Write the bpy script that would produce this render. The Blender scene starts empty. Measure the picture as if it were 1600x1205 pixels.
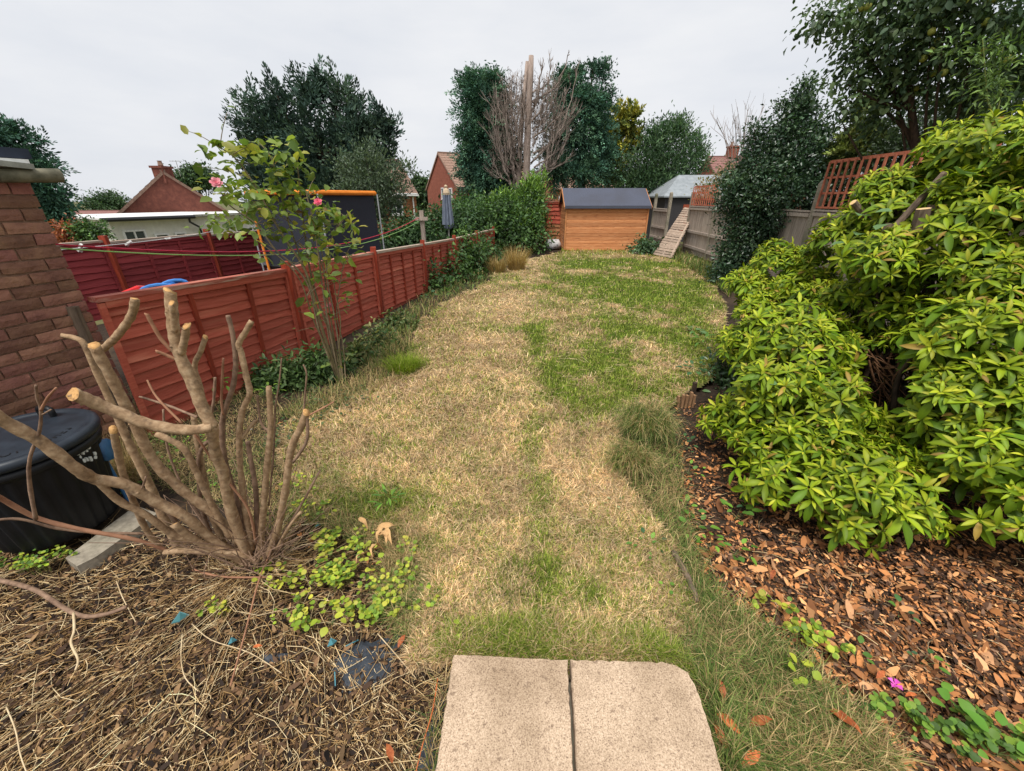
import bpy, math, random
import numpy as np
from mathutils import Vector, Matrix, noise as mnoise

SC = bpy.context.scene
COL = SC.collection
R = math.radians
random.seed(7)
rng = np.random.default_rng(11)

# ------------------------------------------------------------------ camera
CAM_H, TH, FPX, CX, CY = 1.75, R(25.4), 615.0, 800.0, 602.5
cam_data = bpy.data.cameras.new("camera")
cam_data.sensor_width = 36.0
cam_data.lens = FPX / 1600.0 * 36.0
cam_data.clip_start = 0.05
cam_data.clip_end = 2000.0
cam = bpy.data.objects.new("camera", cam_data)
COL.objects.link(cam)
cam.location = (0, 0, CAM_H)
cam.rotation_euler = (R(90) - TH, 0, 0)
SC.camera = cam

# ------------------------------------------------------------------ world, sun, exposure
SUN_EL, SUN_AZ = R(64), R(205)          # soft sun high behind the camera, to its left
world = bpy.data.worlds.new("World")
SC.world = world
world.use_nodes = True
nt = world.node_tree
nt.nodes.clear()
w_out = nt.nodes.new("ShaderNodeOutputWorld")
w_bg = nt.nodes.new("ShaderNodeBackground")
w_bg.inputs["Strength"].default_value = 0.1
sky = nt.nodes.new("ShaderNodeTexSky")
sky.sky_type = 'NISHITA'
sky.sun_disc = False
sky.sun_elevation = SUN_EL
sky.sun_rotation = SUN_AZ
sky.air_density, sky.dust_density, sky.ozone_density = 1.0, 4.0, 1.0
w_hs = nt.nodes.new("ShaderNodeHueSaturation")
w_hs.inputs["Saturation"].default_value = 0.25
nt.links.new(sky.outputs[0], w_hs.inputs["Color"])
w_tc = nt.nodes.new("ShaderNodeTexCoord")
w_mp = nt.nodes.new("ShaderNodeMapping")
w_mp.inputs["Scale"].default_value = (1.0, 1.0, 3.5)
nt.links.new(w_tc.outputs["Generated"], w_mp.inputs["Vector"])
w_ns = nt.nodes.new("ShaderNodeTexNoise")
w_ns.inputs["Scale"].default_value = 2.2
w_ns.inputs["Detail"].default_value = 9.0
w_ns.inputs["Roughness"].default_value = 0.55
nt.links.new(w_mp.outputs[0], w_ns.inputs["Vector"])
w_rp = nt.nodes.new("ShaderNodeValToRGB")
w_rp.color_ramp.elements[0].position = 0.3
w_rp.color_ramp.elements[0].color = (0.765, 0.80, 0.865, 1)
w_rp.color_ramp.elements[1].position = 0.68
w_rp.color_ramp.elements[1].color = (0.925, 0.935, 0.96, 1)
nt.links.new(w_ns.outputs["Fac"], w_rp.inputs["Fac"])
w_vm = nt.nodes.new("ShaderNodeVectorMath")
w_vm.operation = 'SCALE'
w_vm.inputs["Scale"].default_value = 8.3
nt.links.new(w_rp.outputs["Color"], w_vm.inputs[0])
w_mx = nt.nodes.new("ShaderNodeMixRGB")          # cloud deck over the clear sky
w_mx.inputs["Fac"].default_value = 0.92
nt.links.new(w_hs.outputs["Color"], w_mx.inputs["Color1"])
nt.links.new(w_vm.outputs["Vector"], w_mx.inputs["Color2"])
nt.links.new(w_mx.outputs["Color"], w_bg.inputs["Color"])
nt.links.new(w_bg.outputs[0], w_out.inputs["Surface"])

sun_d = bpy.data.lights.new("sun", 'SUN')
sun_d.energy = 3.3
sun_d.angle = R(22)
sun_d.color = (1.0, 0.96, 0.90)
sun = bpy.data.objects.new("sun", sun_d)
COL.objects.link(sun)
_sd = Vector((math.sin(SUN_AZ) * math.cos(SUN_EL), math.cos(SUN_AZ) * math.cos(SUN_EL), math.sin(SUN_EL)))
sun.rotation_euler = (-_sd).to_track_quat('-Z', 'Y').to_euler()

SC.view_settings.view_transform = 'Standard'
SC.view_settings.look = 'None'
SC.view_settings.exposure = 0.27
SC.view_settings.gamma = 1.0
SC.view_settings.use_curve_mapping = False
SC.render.engine = 'CYCLES'
SC.cycles.max_bounces = 6
SC.cycles.transparent_max_bounces = 6

# ------------------------------------------------------------------ helpers
_c, _s = math.cos(TH), math.sin(TH)

def ray(x, y):
    a = (x - CX) / FPX
    b = (CY - y) / FPX
    return a, _c + b * _s, -_s + b * _c

def P(x, y, d):
    """the point at distance d ahead that the photograph shows at pixel x, y"""
    a, f, u = ray(x, y)
    t = d / f
    return Vector((a * t, d, CAM_H + u * t))

def G(x, y, z=0.0):
    """the point of height z that the photograph shows at pixel x, y"""
    a, f, u = ray(x, y)
    t = (z - CAM_H) / u
    return Vector((a * t, f * t, z))

def Gn(x, y, z=0.0):
    a = (x - CX) / FPX
    b = (CY - y) / FPX
    f = _c + b * _s
    u = -_s + b * _c
    t = (z - CAM_H) / u
    return np.stack([a * t, f * t, np.zeros_like(t) + z], 1), t

def proj(p):
    p = np.atleast_2d(np.asarray(p, float))
    h = p[:, 2] - CAM_H
    zc = np.maximum(p[:, 1] * _c - h * _s, 1e-3)
    yc = p[:, 1] * _s + h * _c
    return CX + FPX * p[:, 0] / zc, CY - FPX * yc / zc, zc

def lin(r, g, b, k=1.0):
    o = []
    for v in (r, g, b):
        v /= 255.0
        o.append((v / 12.92 if v <= 0.04045 else ((v + 0.055) / 1.055) ** 2.4) * k)
    return tuple(o)

def smooth(a, b, x):
    t = np.clip((x - a) / (b - a), 0, 1)
    return t * t * (3 - 2 * t)

def inside(px, py, poly):
    n = len(poly)
    r = np.zeros(px.shape, bool)
    j = n - 1
    for i in range(n):
        xi, yi = poly[i]
        xj, yj = poly[j]
        c = ((yi > py) != (yj > py)) & (px < (xj - xi) * (py - yi) / (yj - yi + 1e-12) + xi)
        r ^= c
        j = i
    return r

def vnoise(x, y, seed=0, octaves=4):
    """smooth value noise in 0..1"""
    out = np.zeros(np.shape(x))
    amp, tot, fr = 1.0, 0.0, 1.0
    for o in range(octaves):
        xi = np.floor(x * fr).astype(np.int64)
        yi = np.floor(y * fr).astype(np.int64)
        xf = x * fr - xi
        yf = y * fr - yi
        xf = xf * xf * (3 - 2 * xf)
        yf = yf * yf * (3 - 2 * yf)
        def h(a, b):
            v = (a * 374761393 + b * 668265263 + (seed + o) * 974634777) & 0x7fffffff
            v = ((v ^ (v >> 13)) * 1274126177) & 0x7fffffff
            return ((v ^ (v >> 16)) & 0xffff) / 65535.0
        v = (h(xi, yi) * (1 - xf) + h(xi + 1, yi) * xf) * (1 - yf) + (h(xi, yi + 1) * (1 - xf) + h(xi + 1, yi + 1) * xf) * yf
        out += v * amp
        tot += amp
        amp *= 0.5
        fr *= 2.03
    return out / tot

# ---- objects and their properties
def link(o, parent=None):
    COL.objects.link(o)
    if parent is not None:
        o.parent = parent
    return o

def tag(o, label=None, cat=None, group=None, kind=None):
    if label: o["label"] = label
    if cat: o["category"] = cat
    if group: o["group"] = group
    if kind: o["kind"] = kind
    return o

def empty(name, loc, label, cat, group=None, rz=0.0):
    o = bpy.data.objects.new(name, None)
    o.location = loc
    o.rotation_euler = (0, 0, rz)
    o.empty_display_size = 0.1
    link(o)
    return tag(o, label, cat, group)

def place(name, me, parent=None, loc=(0, 0, 0), rot=(0, 0, 0), scale=(1, 1, 1)):
    o = bpy.data.objects.new(name, me)
    o.location = loc
    o.rotation_euler = rot
    o.scale = scale
    return link(o, parent)

class MB:
    """collects simple solids and links them as one mesh object"""
    def __init__(self):
        self.v, self.f, self.m = [], [], []
    def add(self, vs, fs, mi=0):
        o = len(self.v)
        self.v.extend([tuple(p) for p in vs])
        self.f.extend([tuple(i + o for i in f) for f in fs])
        self.m.extend([mi] * len(fs))
        return self
    def box(self, c, size, mat=None, mi=0, jit=0.0):
        c = Vector(c)
        vs = []
        for z in (-.5, .5):
            for y in (-.5, .5):
                for x in (-.5, .5):
                    p = Vector((x * size[0], y * size[1], z * size[2]))
                    if jit:
                        p += Vector((random.uniform(-jit, jit), random.uniform(-jit, jit), random.uniform(-jit, jit)))
                    if mat is not None:
                        p = mat @ p
                    vs.append(c + p)
        return self.add(vs, [(0, 2, 3, 1), (4, 5, 7, 6), (0, 1, 5, 4), (2, 6, 7, 3), (0, 4, 6, 2), (1, 3, 7, 5)], mi)
    def bar(self, a, b, w, h, up=(0, 0, 1), mi=0):
        a, b = Vector(a), Vector(b)
        d = (b - a)
        L = d.length
        d.normalize()
        up = Vector(up)
        s = d.cross(up)
        if s.length < 1e-4:
            s = d.cross(Vector((1, 0, 0)))
        s.normalize()
        u = s.cross(d)
        vs = []
        for q in (a, b):
            for i, j in ((-.5, -.5), (.5, -.5), (.5, .5), (-.5, .5)):
                vs.append(q + s * (i * w) + u * (j * h))
        return self.add(vs, [(0, 1, 2, 3), (7, 6, 5, 4), (0, 4, 5, 1), (1, 5, 6, 2), (2, 6, 7, 3), (3, 7, 4, 0)], mi)
    def tube(self, pts, rad, n=7, mi=0, cap0=None, cap1=None, bump=0.0):
        pts = [Vector(p) for p in pts]
        k = len(pts)
        if not hasattr(rad, '__len__'):
            rad = [rad] * k
        ref = None
        o = len(self.v)
        for i in range(k):
            t = (pts[min(i + 1, k - 1)] - pts[max(i - 1, 0)]).normalized()
            if ref is None:
                ref = t.orthogonal().normalized()
            ref = (ref - t * ref.dot(t))
            if ref.length < 1e-5:
                ref = t.orthogonal()
            ref.normalize()
            bn = t.cross(ref)
            for j in range(n):
                an = 2 * math.pi * j / n
                r = rad[i] * (1 + (random.uniform(-bump, bump) if bump else 0))
                self.v.append(tuple(pts[i] + (ref * math.cos(an) + bn * math.sin(an)) * r))
        for i in range(k - 1):
            for j in range(n):
                j2 = (j + 1) % n
                self.f.append((o + i * n + j, o + i * n + j2, o + (i + 1) * n + j2, o + (i + 1) * n + j))
                self.m.append(mi)
        if cap0 is not None:
            self.f.append(tuple(o + j for j in reversed(range(n))))
            self.m.append(cap0)
        if cap1 is not None:
            self.f.append(tuple(o + (k - 1) * n + j for j in range(n)))
            self.m.append(cap1)
        return self
    def lathe(self, prof, n=32, mi=0, mod=None, cap=True):
        o = len(self.v)
        for i, (r, z) in enumerate(prof):
            for j in range(n):
                an = 2 * math.pi * j / n
                rr = r + (mod(i, an) if mod else 0)
                self.v.append((rr * math.cos(an), rr * math.sin(an), z))
        for i in range(len(prof) - 1):
            for j in range(n):
                j2 = (j + 1) % n
                self.f.append((o + i * n + j, o + i * n + j2, o + (i + 1) * n + j2, o + (i + 1) * n + j))
                self.m.append(mi)
        if cap:
            self.f.append(tuple(o + j for j in reversed(range(n))))
            self.f.append(tuple(o + (len(prof) - 1) * n + j for j in range(n)))
            self.m += [mi, mi]
        return self
    def mesh(self, name, mats, smooth_=False):
        me = bpy.data.meshes.new(name)
        me.from_pydata(self.v, [], self.f)
        if not isinstance(mats, (list, tuple)):
            mats = [mats]
        for m in mats:
            me.materials.append(m)
        if any(self.m):
            me.polygons.foreach_set("material_index", self.m)
        if smooth_:
            me.polygons.foreach_set("use_smooth", [True] * len(self.f))
        me.update()
        return me
    def build(self, name, mats, parent=None, smooth_=False, loc=(0, 0, 0), rot=(0, 0, 0)):
        return place(name, self.mesh(name, mats, smooth_), parent, loc, rot)

def np_mesh(name, V, Fc, mat, colr=None, smooth_=False):
    """mesh from arrays; Fc is (n, k) with one k"""
    me = bpy.data.meshes.new(name)
    V = np.ascontiguousarray(V, np.float32)
    Fc = np.ascontiguousarray(Fc, np.int32)
    n, k = Fc.shape
    me.vertices.add(len(V))
    me.vertices.foreach_set("co", V.ravel())
    me.loops.add(n * k)
    me.loops.foreach_set("vertex_index", Fc.ravel())
    me.polygons.add(n)
    me.polygons.foreach_set("loop_start", np.arange(0, n * k, k, dtype=np.int32))
    if smooth_:
        me.polygons.foreach_set("use_smooth", np.ones(n, bool))
    me.update(calc_edges=True)
    if colr is not None:
        at = me.attributes.new("Col", 'FLOAT_COLOR', 'POINT')
        c = np.ones((len(V), 4), np.float32)
        c[:, :3] = colr
        at.data.foreach_set("color", c.ravel())
    if mat is not None:
        me.materials.append(mat)
    return me

def unit(v):
    return v / np.maximum(np.linalg.norm(v, axis=-1, keepdims=True), 1e-9)

TEMPL = {
    # u along the leaf, v across, w up (in leaf lengths)
    'rhomb': ([(0, 0, 0), (.5, -.5, .10), (1, 0, -.08), (.5, .5, .10)], [(0, 1, 2), (0, 2, 3)]),
    'oval': ([(0, 0, 0), (.28, -.46, .08), (.28, .46, .08), (.68, -.42, .05), (.68, .42, .05), (1, 0, -.14), (.5, 0, 0)],
             [(0, 1, 6), (1, 3, 6), (3, 5, 6), (0, 6, 2), (2, 6, 4), (4, 6, 5)]),
    'big': ([(0, 0, 0), (.12, -.26, .03), (.12, .26, .03), (.34, -.5, .06), (.34, .5, .06), (.6, -.46, .03), (.6, .46, .03), (.84, -.27, -.04), (.84, .27, -.04), (1, 0, -.14), (.34, 0, -.01), (.62, 0, -.03)],
            [(0, 1, 10), (1, 3, 10), (3, 5, 11), (3, 11, 10), (5, 7, 11), (7, 9, 11), (0, 10, 2), (2, 10, 4), (4, 11, 6), (4, 10, 11), (6, 11, 8), (8, 11, 9)]),
    'disc': ([(0, 0, 0), (.15, -.42, .05), (.55, -.52, .08), (.95, -.3, .04), (1.0, .0, -.02), (.95, .3, .04), (.55, .52, .08), (.15, .42, .05)],
             [(0, 1, 2), (0, 2, 3), (0, 3, 4), (0, 4, 5), (0, 5, 6), (0, 6, 7)]),
    'chip': ([(0, -.3, 0), (0.05, .35, .05), (.5, -.5, .12), (.55, .5, .10), (1, -.15, .0), (.96, .2, .04)],
             [(0, 2, 1), (1, 2, 3), (2, 4, 3), (3, 4, 5)]),
    'needle': ([(0, -.25, 0), (.45, -.5, 0), (1, 0, -.1), (.45, .5, 0), (0, .25, 0)], [(0, 1, 4), (1, 3, 4), (1, 2, 3)]),
}

def leaf_arrays(pos, axis, nrm, L, W, colr, templ):
    tv, tf = TEMPL[templ]
    tv = np.array(tv)
    tf = np.array(tf)
    axis = unit(axis)
    side = unit(np.cross(nrm, axis))
    up = np.cross(axis, side)
    n = len(pos)
    V = (pos[:, None, :] + axis[:, None, :] * (tv[None, :, 0:1] * L[:, None, None])
         + side[:, None, :] * (tv[None, :, 1:2] * W[:, None, None]) + up[:, None, :] * (tv[None, :, 2:3] * L[:, None, None]))
    F_ = tf[None] + (np.arange(n) * len(tv))[:, None, None]
    C = np.repeat(colr[:, None, :], len(tv), 1)
    return V.reshape(-1, 3), F_.reshape(-1, tf.shape[1]), C.reshape(-1, 3)

def leaves(name, pos, axis, nrm, L, W, colr, templ, mat, parent=None, kind=None):
    V, F_, C = leaf_arrays(pos, axis, nrm, L, W, colr, templ)
    o = place(name, np_mesh(name, V, F_, mat, C), parent)
    if kind: o["kind"] = kind
    return o

def sph(n, r=rng):
    v = r.normal(size=(n, 3))
    return unit(v)

def palette(n, cols, jit=0.18, r=rng):
    """per-leaf colour: one of cols, its brightness jittered"""
    cols = np.array(cols)
    c = cols[r.integers(0, len(cols), n)]
    return np.clip(c * (1 + r.normal(size=(n, 1)) * jit), 0.002, 1)

def catmull(pts, per=5):
    pts = [Vector(p) for p in pts]
    if len(pts) < 3:
        return pts
    out = []
    for i in range(len(pts) - 1):
        p0 = pts[max(i - 1, 0)]; p1 = pts[i]; p2 = pts[i + 1]; p3 = pts[min(i + 2, len(pts) - 1)]
        for k in range(per):
            t = k / per
            out.append(0.5 * ((2 * p1) + (p2 - p0) * t + (2 * p0 - 5 * p1 + 4 * p2 - p3) * t * t + (3 * p1 - p0 - 3 * p2 + p3) * t ** 3))
    out.append(pts[-1])
    return out

# ------------------------------------------------------------------ materials
def new_mat(name):
    m = bpy.data.materials.new(name)
    m.use_nodes = True
    t = m.node_tree
    b = t.nodes["Principled BSDF"]
    return m, t, b

def ramp(t, stops):
    r = t.nodes.new("ShaderNodeValToRGB")
    e = r.color_ramp.elements
    while len(e) < len(stops):
        e.new(0.5)
    for i, (p, c) in enumerate(stops):
        e[i].position = p
        e[i].color = (*c, 1)
    return r

def noise_mat(name, stops, scale=8.0, detail=6.0, stretch=(1, 1, 1), rough=0.8, bump=0.3, bdist=0.01, rnd=0.0, big=None, spec=0.3, bscale=None, metallic=0.0, rndhue=0.0):
    m, t, b = new_mat(name)
    L = t.links.new
    tc = t.nodes.new("ShaderNodeTexCoord")
    mp = t.nodes.new("ShaderNodeMapping")
    mp.inputs["Scale"].default_value = stretch
    L(tc.outputs["Object"], mp.inputs["Vector"])
    oi = t.nodes.new("ShaderNodeObjectInfo")
    ml = t.nodes.new("ShaderNodeMath"); ml.operation = 'MULTIPLY'; ml.inputs[1].default_value = 37.0
    L(oi.outputs["Random"], ml.inputs[0])
    cb = t.nodes.new("ShaderNodeCombineXYZ")
    for i in range(3): L(ml.outputs[0], cb.inputs[i])
    L(cb.outputs[0], mp.inputs["Location"])
    n = t.nodes.new("ShaderNodeTexNoise")
    n.inputs["Scale"].default_value = scale
    n.inputs["Detail"].default_value = detail
    n.inputs["Roughness"].default_value = 0.62
    L(mp.outputs[0], n.inputs["Vector"])
    r = ramp(t, stops)
    L(n.outputs["Fac"], r.inputs["Fac"])
    col = r.outputs["Color"]
    if big:
        n2 = t.nodes.new("ShaderNodeTexNoise")
        n2.inputs["Scale"].default_value = big[0]
        n2.inputs["Detail"].default_value = 4.0
        L(mp.outputs[0], n2.inputs["Vector"])
        r2 = ramp(t, [(big[2], (0, 0, 0)), (big[3], (1, 1, 1))])
        L(n2.outputs["Fac"], r2.inputs["Fac"])
        mx = t.nodes.new("ShaderNodeMixRGB")
        L(r2.outputs["Color"], mx.inputs["Fac"])
        L(col, mx.inputs["Color1"])
        mx.inputs["Color2"].default_value = (*big[1], 1)
        col = mx.outputs["Color"]
    if rnd or rndhue:
        hs = t.nodes.new("ShaderNodeHueSaturation")
        mr = t.nodes.new("ShaderNodeMapRange")
        mr.inputs["To Min"].default_value = 1 - rnd
        mr.inputs["To Max"].default_value = 1 + rnd
        L(oi.outputs["Random"], mr.inputs["Value"])
        L(mr.outputs[0], hs.inputs["Value"])
        if rndhue:
            fr = t.nodes.new("ShaderNodeMath"); fr.operation = 'FRACT'
            L(ml.outputs[0], fr.inputs[0])
            mr2 = t.nodes.new("ShaderNodeMapRange")
            mr2.inputs["To Min"].default_value = .5 - rndhue
            mr2.inputs["To Max"].default_value = .5 + rndhue
            L(fr.outputs[0], mr2.inputs["Value"])
            L(mr2.outputs[0], hs.inputs["Hue"])
        L(col, hs.inputs["Color"])
        col = hs.outputs["Color"]
    L(col, b.inputs["Base Color"])
    b.inputs["Roughness"].default_value = rough
    b.inputs["Specular IOR Level"].default_value = spec
    b.inputs["Metallic"].default_value = metallic
    if bump:
        bp = t.nodes.new("ShaderNodeBump")
        bp.inputs["Strength"].default_value = bump
        bp.inputs["Distance"].default_value = bdist
        src = n
        if bscale:
            src = t.nodes.new("ShaderNodeTexNoise")
            src.inputs["Scale"].default_value = bscale
            src.inputs["Detail"].default_value = 5
            L(mp.outputs[0], src.inputs["Vector"])
        L(src.outputs["Fac"], bp.inputs["Height"])
        L(bp.outputs[0], b.inputs["Normal"])
    return m

def plain(name, c, rough=0.6, metallic=0.0, spec=0.4):
    """a near-even colour with a little mottling"""
    lo = tuple(v * 0.82 for v in c)
    hi = tuple(min(1, v * 1.12) for v in c)
    return noise_mat(name, [(0.3, lo), (0.7, hi)], scale=14, rough=rough, bump=0.05, metallic=metallic, spec=spec)

def attr_mat(name, rough=0.55, trans=0.3, spec=0.35, rnd=0.0, tint=(1.25, 1.3, 0.7), noise_amt=0.0):
    """colour from each leaf's own attribute, some light let through"""
    m, t, b = new_mat(name)
    L = t.links.new
    at = t.nodes.new("ShaderNodeAttribute")
    at.attribute_name = "Col"
    col = at.outputs["Color"]
    if noise_amt:
        tc = t.nodes.new("ShaderNodeTexCoord")
        n = t.nodes.new("ShaderNodeTexNoise")
        n.inputs["Scale"].default_value = 60
        n.inputs["Detail"].default_value = 4
        L(tc.outputs["Object"], n.inputs["Vector"])
        mr = t.nodes.new("ShaderNodeMapRange")
        mr.inputs["To Min"].default_value = 1 - noise_amt
        mr.inputs["To Max"].default_value = 1 + noise_amt
        L(n.outputs["Fac"], mr.inputs["Value"])
        h0 = t.nodes.new("ShaderNodeHueSaturation")
        L(mr.outputs[0], h0.inputs["Value"])
        L(col, h0.inputs["Color"])
        col = h0.outputs["Color"]
    if rnd:
        oi = t.nodes.new("ShaderNodeObjectInfo")
        hs = t.nodes.new("ShaderNodeHueSaturation")
        mr = t.nodes.new("ShaderNodeMapRange")
        mr.inputs["To Min"].default_value = 1 - rnd
        mr.inputs["To Max"].default_value = 1 + rnd
        L(oi.outputs["Random"], mr.inputs["Value"])
        L(mr.outputs[0], hs.inputs["Value"])
        L(col, hs.inputs["Color"])
        col = hs.outputs["Color"]
    L(col, b.inputs["Base Color"])
    b.inputs["Roughness"].default_value = rough
    b.inputs["Specular IOR Level"].default_value = spec
    if trans:
        tr = t.nodes.new("ShaderNodeBsdfTranslucent")
        mu = t.nodes.new("ShaderNodeMixRGB"); mu.blend_type = 'MULTIPLY'; mu.inputs["Fac"].default_value = 1
        L(col, mu.inputs["Color1"])
        mu.inputs["Color2"].default_value = (*tint, 1)
        L(mu.outputs[0], tr.inputs["Color"])
        ms = t.nodes.new("ShaderNodeMixShader")
        ms.inputs["Fac"].default_value = trans
        L(b.outputs[0], ms.inputs[1])
        L(tr.outputs[0], ms.inputs[2])
        L(ms.outputs[0], t.nodes["Material Output"].inputs["Surface"])
    return m

M_LEAF = attr_mat("leaf_matte", 0.55, 0.28)
M_GLOSS = attr_mat("leaf_glossy", 0.32, 0.22, 0.5)
M_CONIF = attr_mat("conifer_spray", 0.7, 0.12, 0.2)
M_GRASS = attr_mat("grass_blade", 0.7, 0.3, 0.2)
M_CHIP = attr_mat("bark_chip", 0.8, 0.0, 0.2, noise_amt=0.25)
M_STICK = attr_mat("dry_stem", 0.8, 0.0, 0.2, noise_amt=0.3)
M_BARK = noise_mat("bark", [(0.3, lin(70, 58, 48)), (0.7, lin(130, 112, 95))], scale=10, stretch=(3, 3, .5), rough=.9, bump=.6)
M_BARKDK = noise_mat("dark_bark", [(0.3, lin(38, 30, 24)), (0.7, lin(80, 64, 50))], scale=12, stretch=(3, 3, .6), rough=.9, bump=.6)
M_SOIL = noise_mat("soil", [(0.3, lin(28, 22, 17)), (0.7, lin(66, 52, 40))], scale=30, rough=.95, bump=.8, bdist=.02, big=(1.2, lin(80, 66, 48), .5, .75))
M_CONC = noise_mat("concrete", [(0.3, lin(120, 112, 98)), (0.7, lin(165, 155, 138))], scale=30, rough=.9, bump=.4, bdist=.004, big=(2.5, lin(98, 98, 78), .5, .75))
M_GREYWOOD = noise_mat("grey_timber", [(0.3, lin(126, 114, 104)), (0.7, lin(186, 172, 158))], scale=6, stretch=(9, 9, .8), rough=.9, bump=.4, rnd=.16)
M_DARK = plain("dark_void", (0.012, 0.012, 0.013), 0.9)
M_WHITE = plain("white_paint", (0.78, 0.78, 0.76), 0.5)
M_GLASS = plain("window_glass", (0.06, 0.075, 0.08), 0.08, spec=0.6)

# ================================================================== THE SETTING
def hz(x, y):
    dx = np.maximum(np.maximum(-7.5 - x, x - 8.0), 0)
    dy = np.maximum(y - 19.5, 0)
    d = np.hypot(dx, dy)
    return -0.16 - 2.4 * smooth(1.5, 14, d) - 1.9 * smooth(14, 34, d)

def hzf(x, y):
    return float(hz(np.array([float(x)]), np.array([float(y)]))[0])

def grid_mesh(name, xs, ys, zf, mat, mask=None, colf=None, kind="structure"):
    X, Y = np.meshgrid(xs, ys)
    Z = zf(X, Y)
    V = np.stack([X.ravel(), Y.ravel(), Z.ravel()], 1)
    nx, ny = len(xs), len(ys)
    i, j = np.meshgrid(np.arange(nx - 1), np.arange(ny - 1))
    a = (j * nx + i).ravel()
    F_ = np.stack([a, a + 1, a + nx + 1, a + nx], 1)
    if mask is not None:
        cx = V[F_].mean(1)
        F_ = F_[mask(cx[:, 0], cx[:, 1])]
    o = place(name, np_mesh(name, V, F_, mat, colf(V[:, 0], V[:, 1]) if colf else None, True))
    o["kind"] = kind
    return o

# far ground: finer near the garden, out to the horizon
def spread(lo, hi, step, far):
    inner = np.arange(lo, hi + 1e-6, step)
    out = [inner[-1]]
    g = step
    while out[-1] < far:
        g *= 1.25
        out.append(out[-1] + g)
    neg = [inner[0]]
    g = step
    while neg[-1] > -far:
        g *= 1.25
        neg.append(neg[-1] - g)
    return np.concatenate([np.array(neg[:0:-1]), inner, np.array(out[1:])])

M_FAR = noise_mat("rough_ground", [(0.3, lin(58, 66, 36)), (0.7, lin(112, 106, 66))], scale=1.5, rough=.95, bump=.3, bdist=.05)
grid_mesh("ground", spread(-40, 40, 1.0, 900), spread(-10, 60, 1.0, 900), hz, M_FAR)

def soil_z(x, y):
    return -0.075 + 0.05 * (vnoise(x * 3, y * 3, 3) - .5) + 0.02 * (vnoise(x * 14, y * 14, 9) - .5)

grid_mesh("garden_soil", np.arange(-6.6, 7.6, .06), np.arange(-.6, 19.0, .06), soil_z, M_SOIL)

LAWN_PX = [(640, 1040), (655, 985), (672, 900), (640, 852), (585, 815), (505, 790), (452, 742), (430, 690), (455, 655), (530, 640), (585, 600), (640, 575),
           (640, 535), (660, 500), (690, 475), (740, 452), (775, 428), (800, 412), (850, 400), (880, 391), (1015, 391), (1045, 402), (1080, 418),
           (1115, 440), (1135, 480), (1130, 540), (1115, 590), (1060, 622), (1040, 640), (985, 650), (958, 700), (980, 760), (1030, 820),
           (1058, 880), (1085, 945), (1075, 990), (1062, 1030), (1040, 1045), (870, 1050), (708, 1035)]

BLOBS = [(962, 460, 75, 24, .9), (994, 530, 70, 20, .95), (994, 564, 90, 16, .8), (838, 526, 22, 28, .9), (868, 499, 30, 8, .6), (1056, 460, 50, 22, .8),
         (868, 592, 26, 24, .7), (925, 510, 30, 12, .5), (1080, 505, 45, 26, .75), (838, 690, 22, 60, .55), (842, 800, 20, 60, .55), (856, 895, 26, 40, .45),
         (960, 412, 110, 10, .75), (1040, 425, 60, 14, .6), (640, 560, 26, 20, .7), (665, 488, 26, 10, .7), (860, 1012, 150, 22, .8), (590, 800, 80, 36, .65),
         (1015, 610, 70, 22, .6), (930, 640, 40, 26, .5), (905, 930, 40, 26, .3), (800, 440, 60, 10, .35), (780, 610, 26, 12, .35), (700, 560, 50, 8, .25),
         (760, 515, 50, 8, .3), (880, 440, 60, 10, .6), (670, 900, 26, 60, .35), (610, 700, 40, 8, .35), (900, 570, 40, 14, .45), (1000, 480, 60, 24, .6)]

def green_amount(x, y):
    px, py, _z = proj(np.stack([x, y, np.zeros_like(x)], 1))
    n1 = vnoise(x * 1.7, y * 1.4, 21, 4)
    n2 = vnoise(x * 7, y * 7, 5, 3)
    g = .12 + .27 * smooth(810, 960, px) * smooth(680, 600, py)
    for bx, by, sx, sy, am in BLOBS:
        g = g + am * np.exp(-(((px - bx) / sx) ** 2 + ((py - by) / sy) ** 2))
    g = g * (.25 + 1.15 * smooth(.25, .75, n1)) + 1.2 * (n2 - .5) * (.22 + g)
    return np.clip(g, 0, 1)

STRAW = np.array([lin(210, 182, 138), lin(224, 200, 160), lin(186, 153, 112), lin(202, 171, 138)])
GREEN = np.array([lin(116, 136, 46), lin(142, 156, 62), lin(94, 116, 40), lin(164, 168, 84)])

def lawn_colour(x, y):
    g = green_amount(x, y)[:, None]
    k = vnoise(x * 2.3, y * 2.3, 77, 4)[:, None]
    k2 = vnoise(x * 16, y * 16, 31, 3)[:, None]
    st = STRAW[2] * (1 - smooth(.3, .62, k)) + STRAW[0] * smooth(.3, .62, k)
    st = st * (.30 + .55 * k2)
    gr = GREEN[2] * (.4 + .6 * k2)
    return st * (1 - g) + gr * g

def lawn_z(x, y):
    return 0.0 + 0.035 * (vnoise(x * 1.3, y * 1.3, 41, 3) - .5) + 0.016 * (vnoise(x * 9, y * 9, 43, 2) - .5)

def in_lawn(x, y):
    px, py, _z = proj(np.stack([x, y, np.zeros_like(x)], 1))
    wob = 16 * (vnoise(x * 4, y * 4, 61, 3) - .5)
    return inside(px + wob, py + wob * .5, LAWN_PX)

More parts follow.
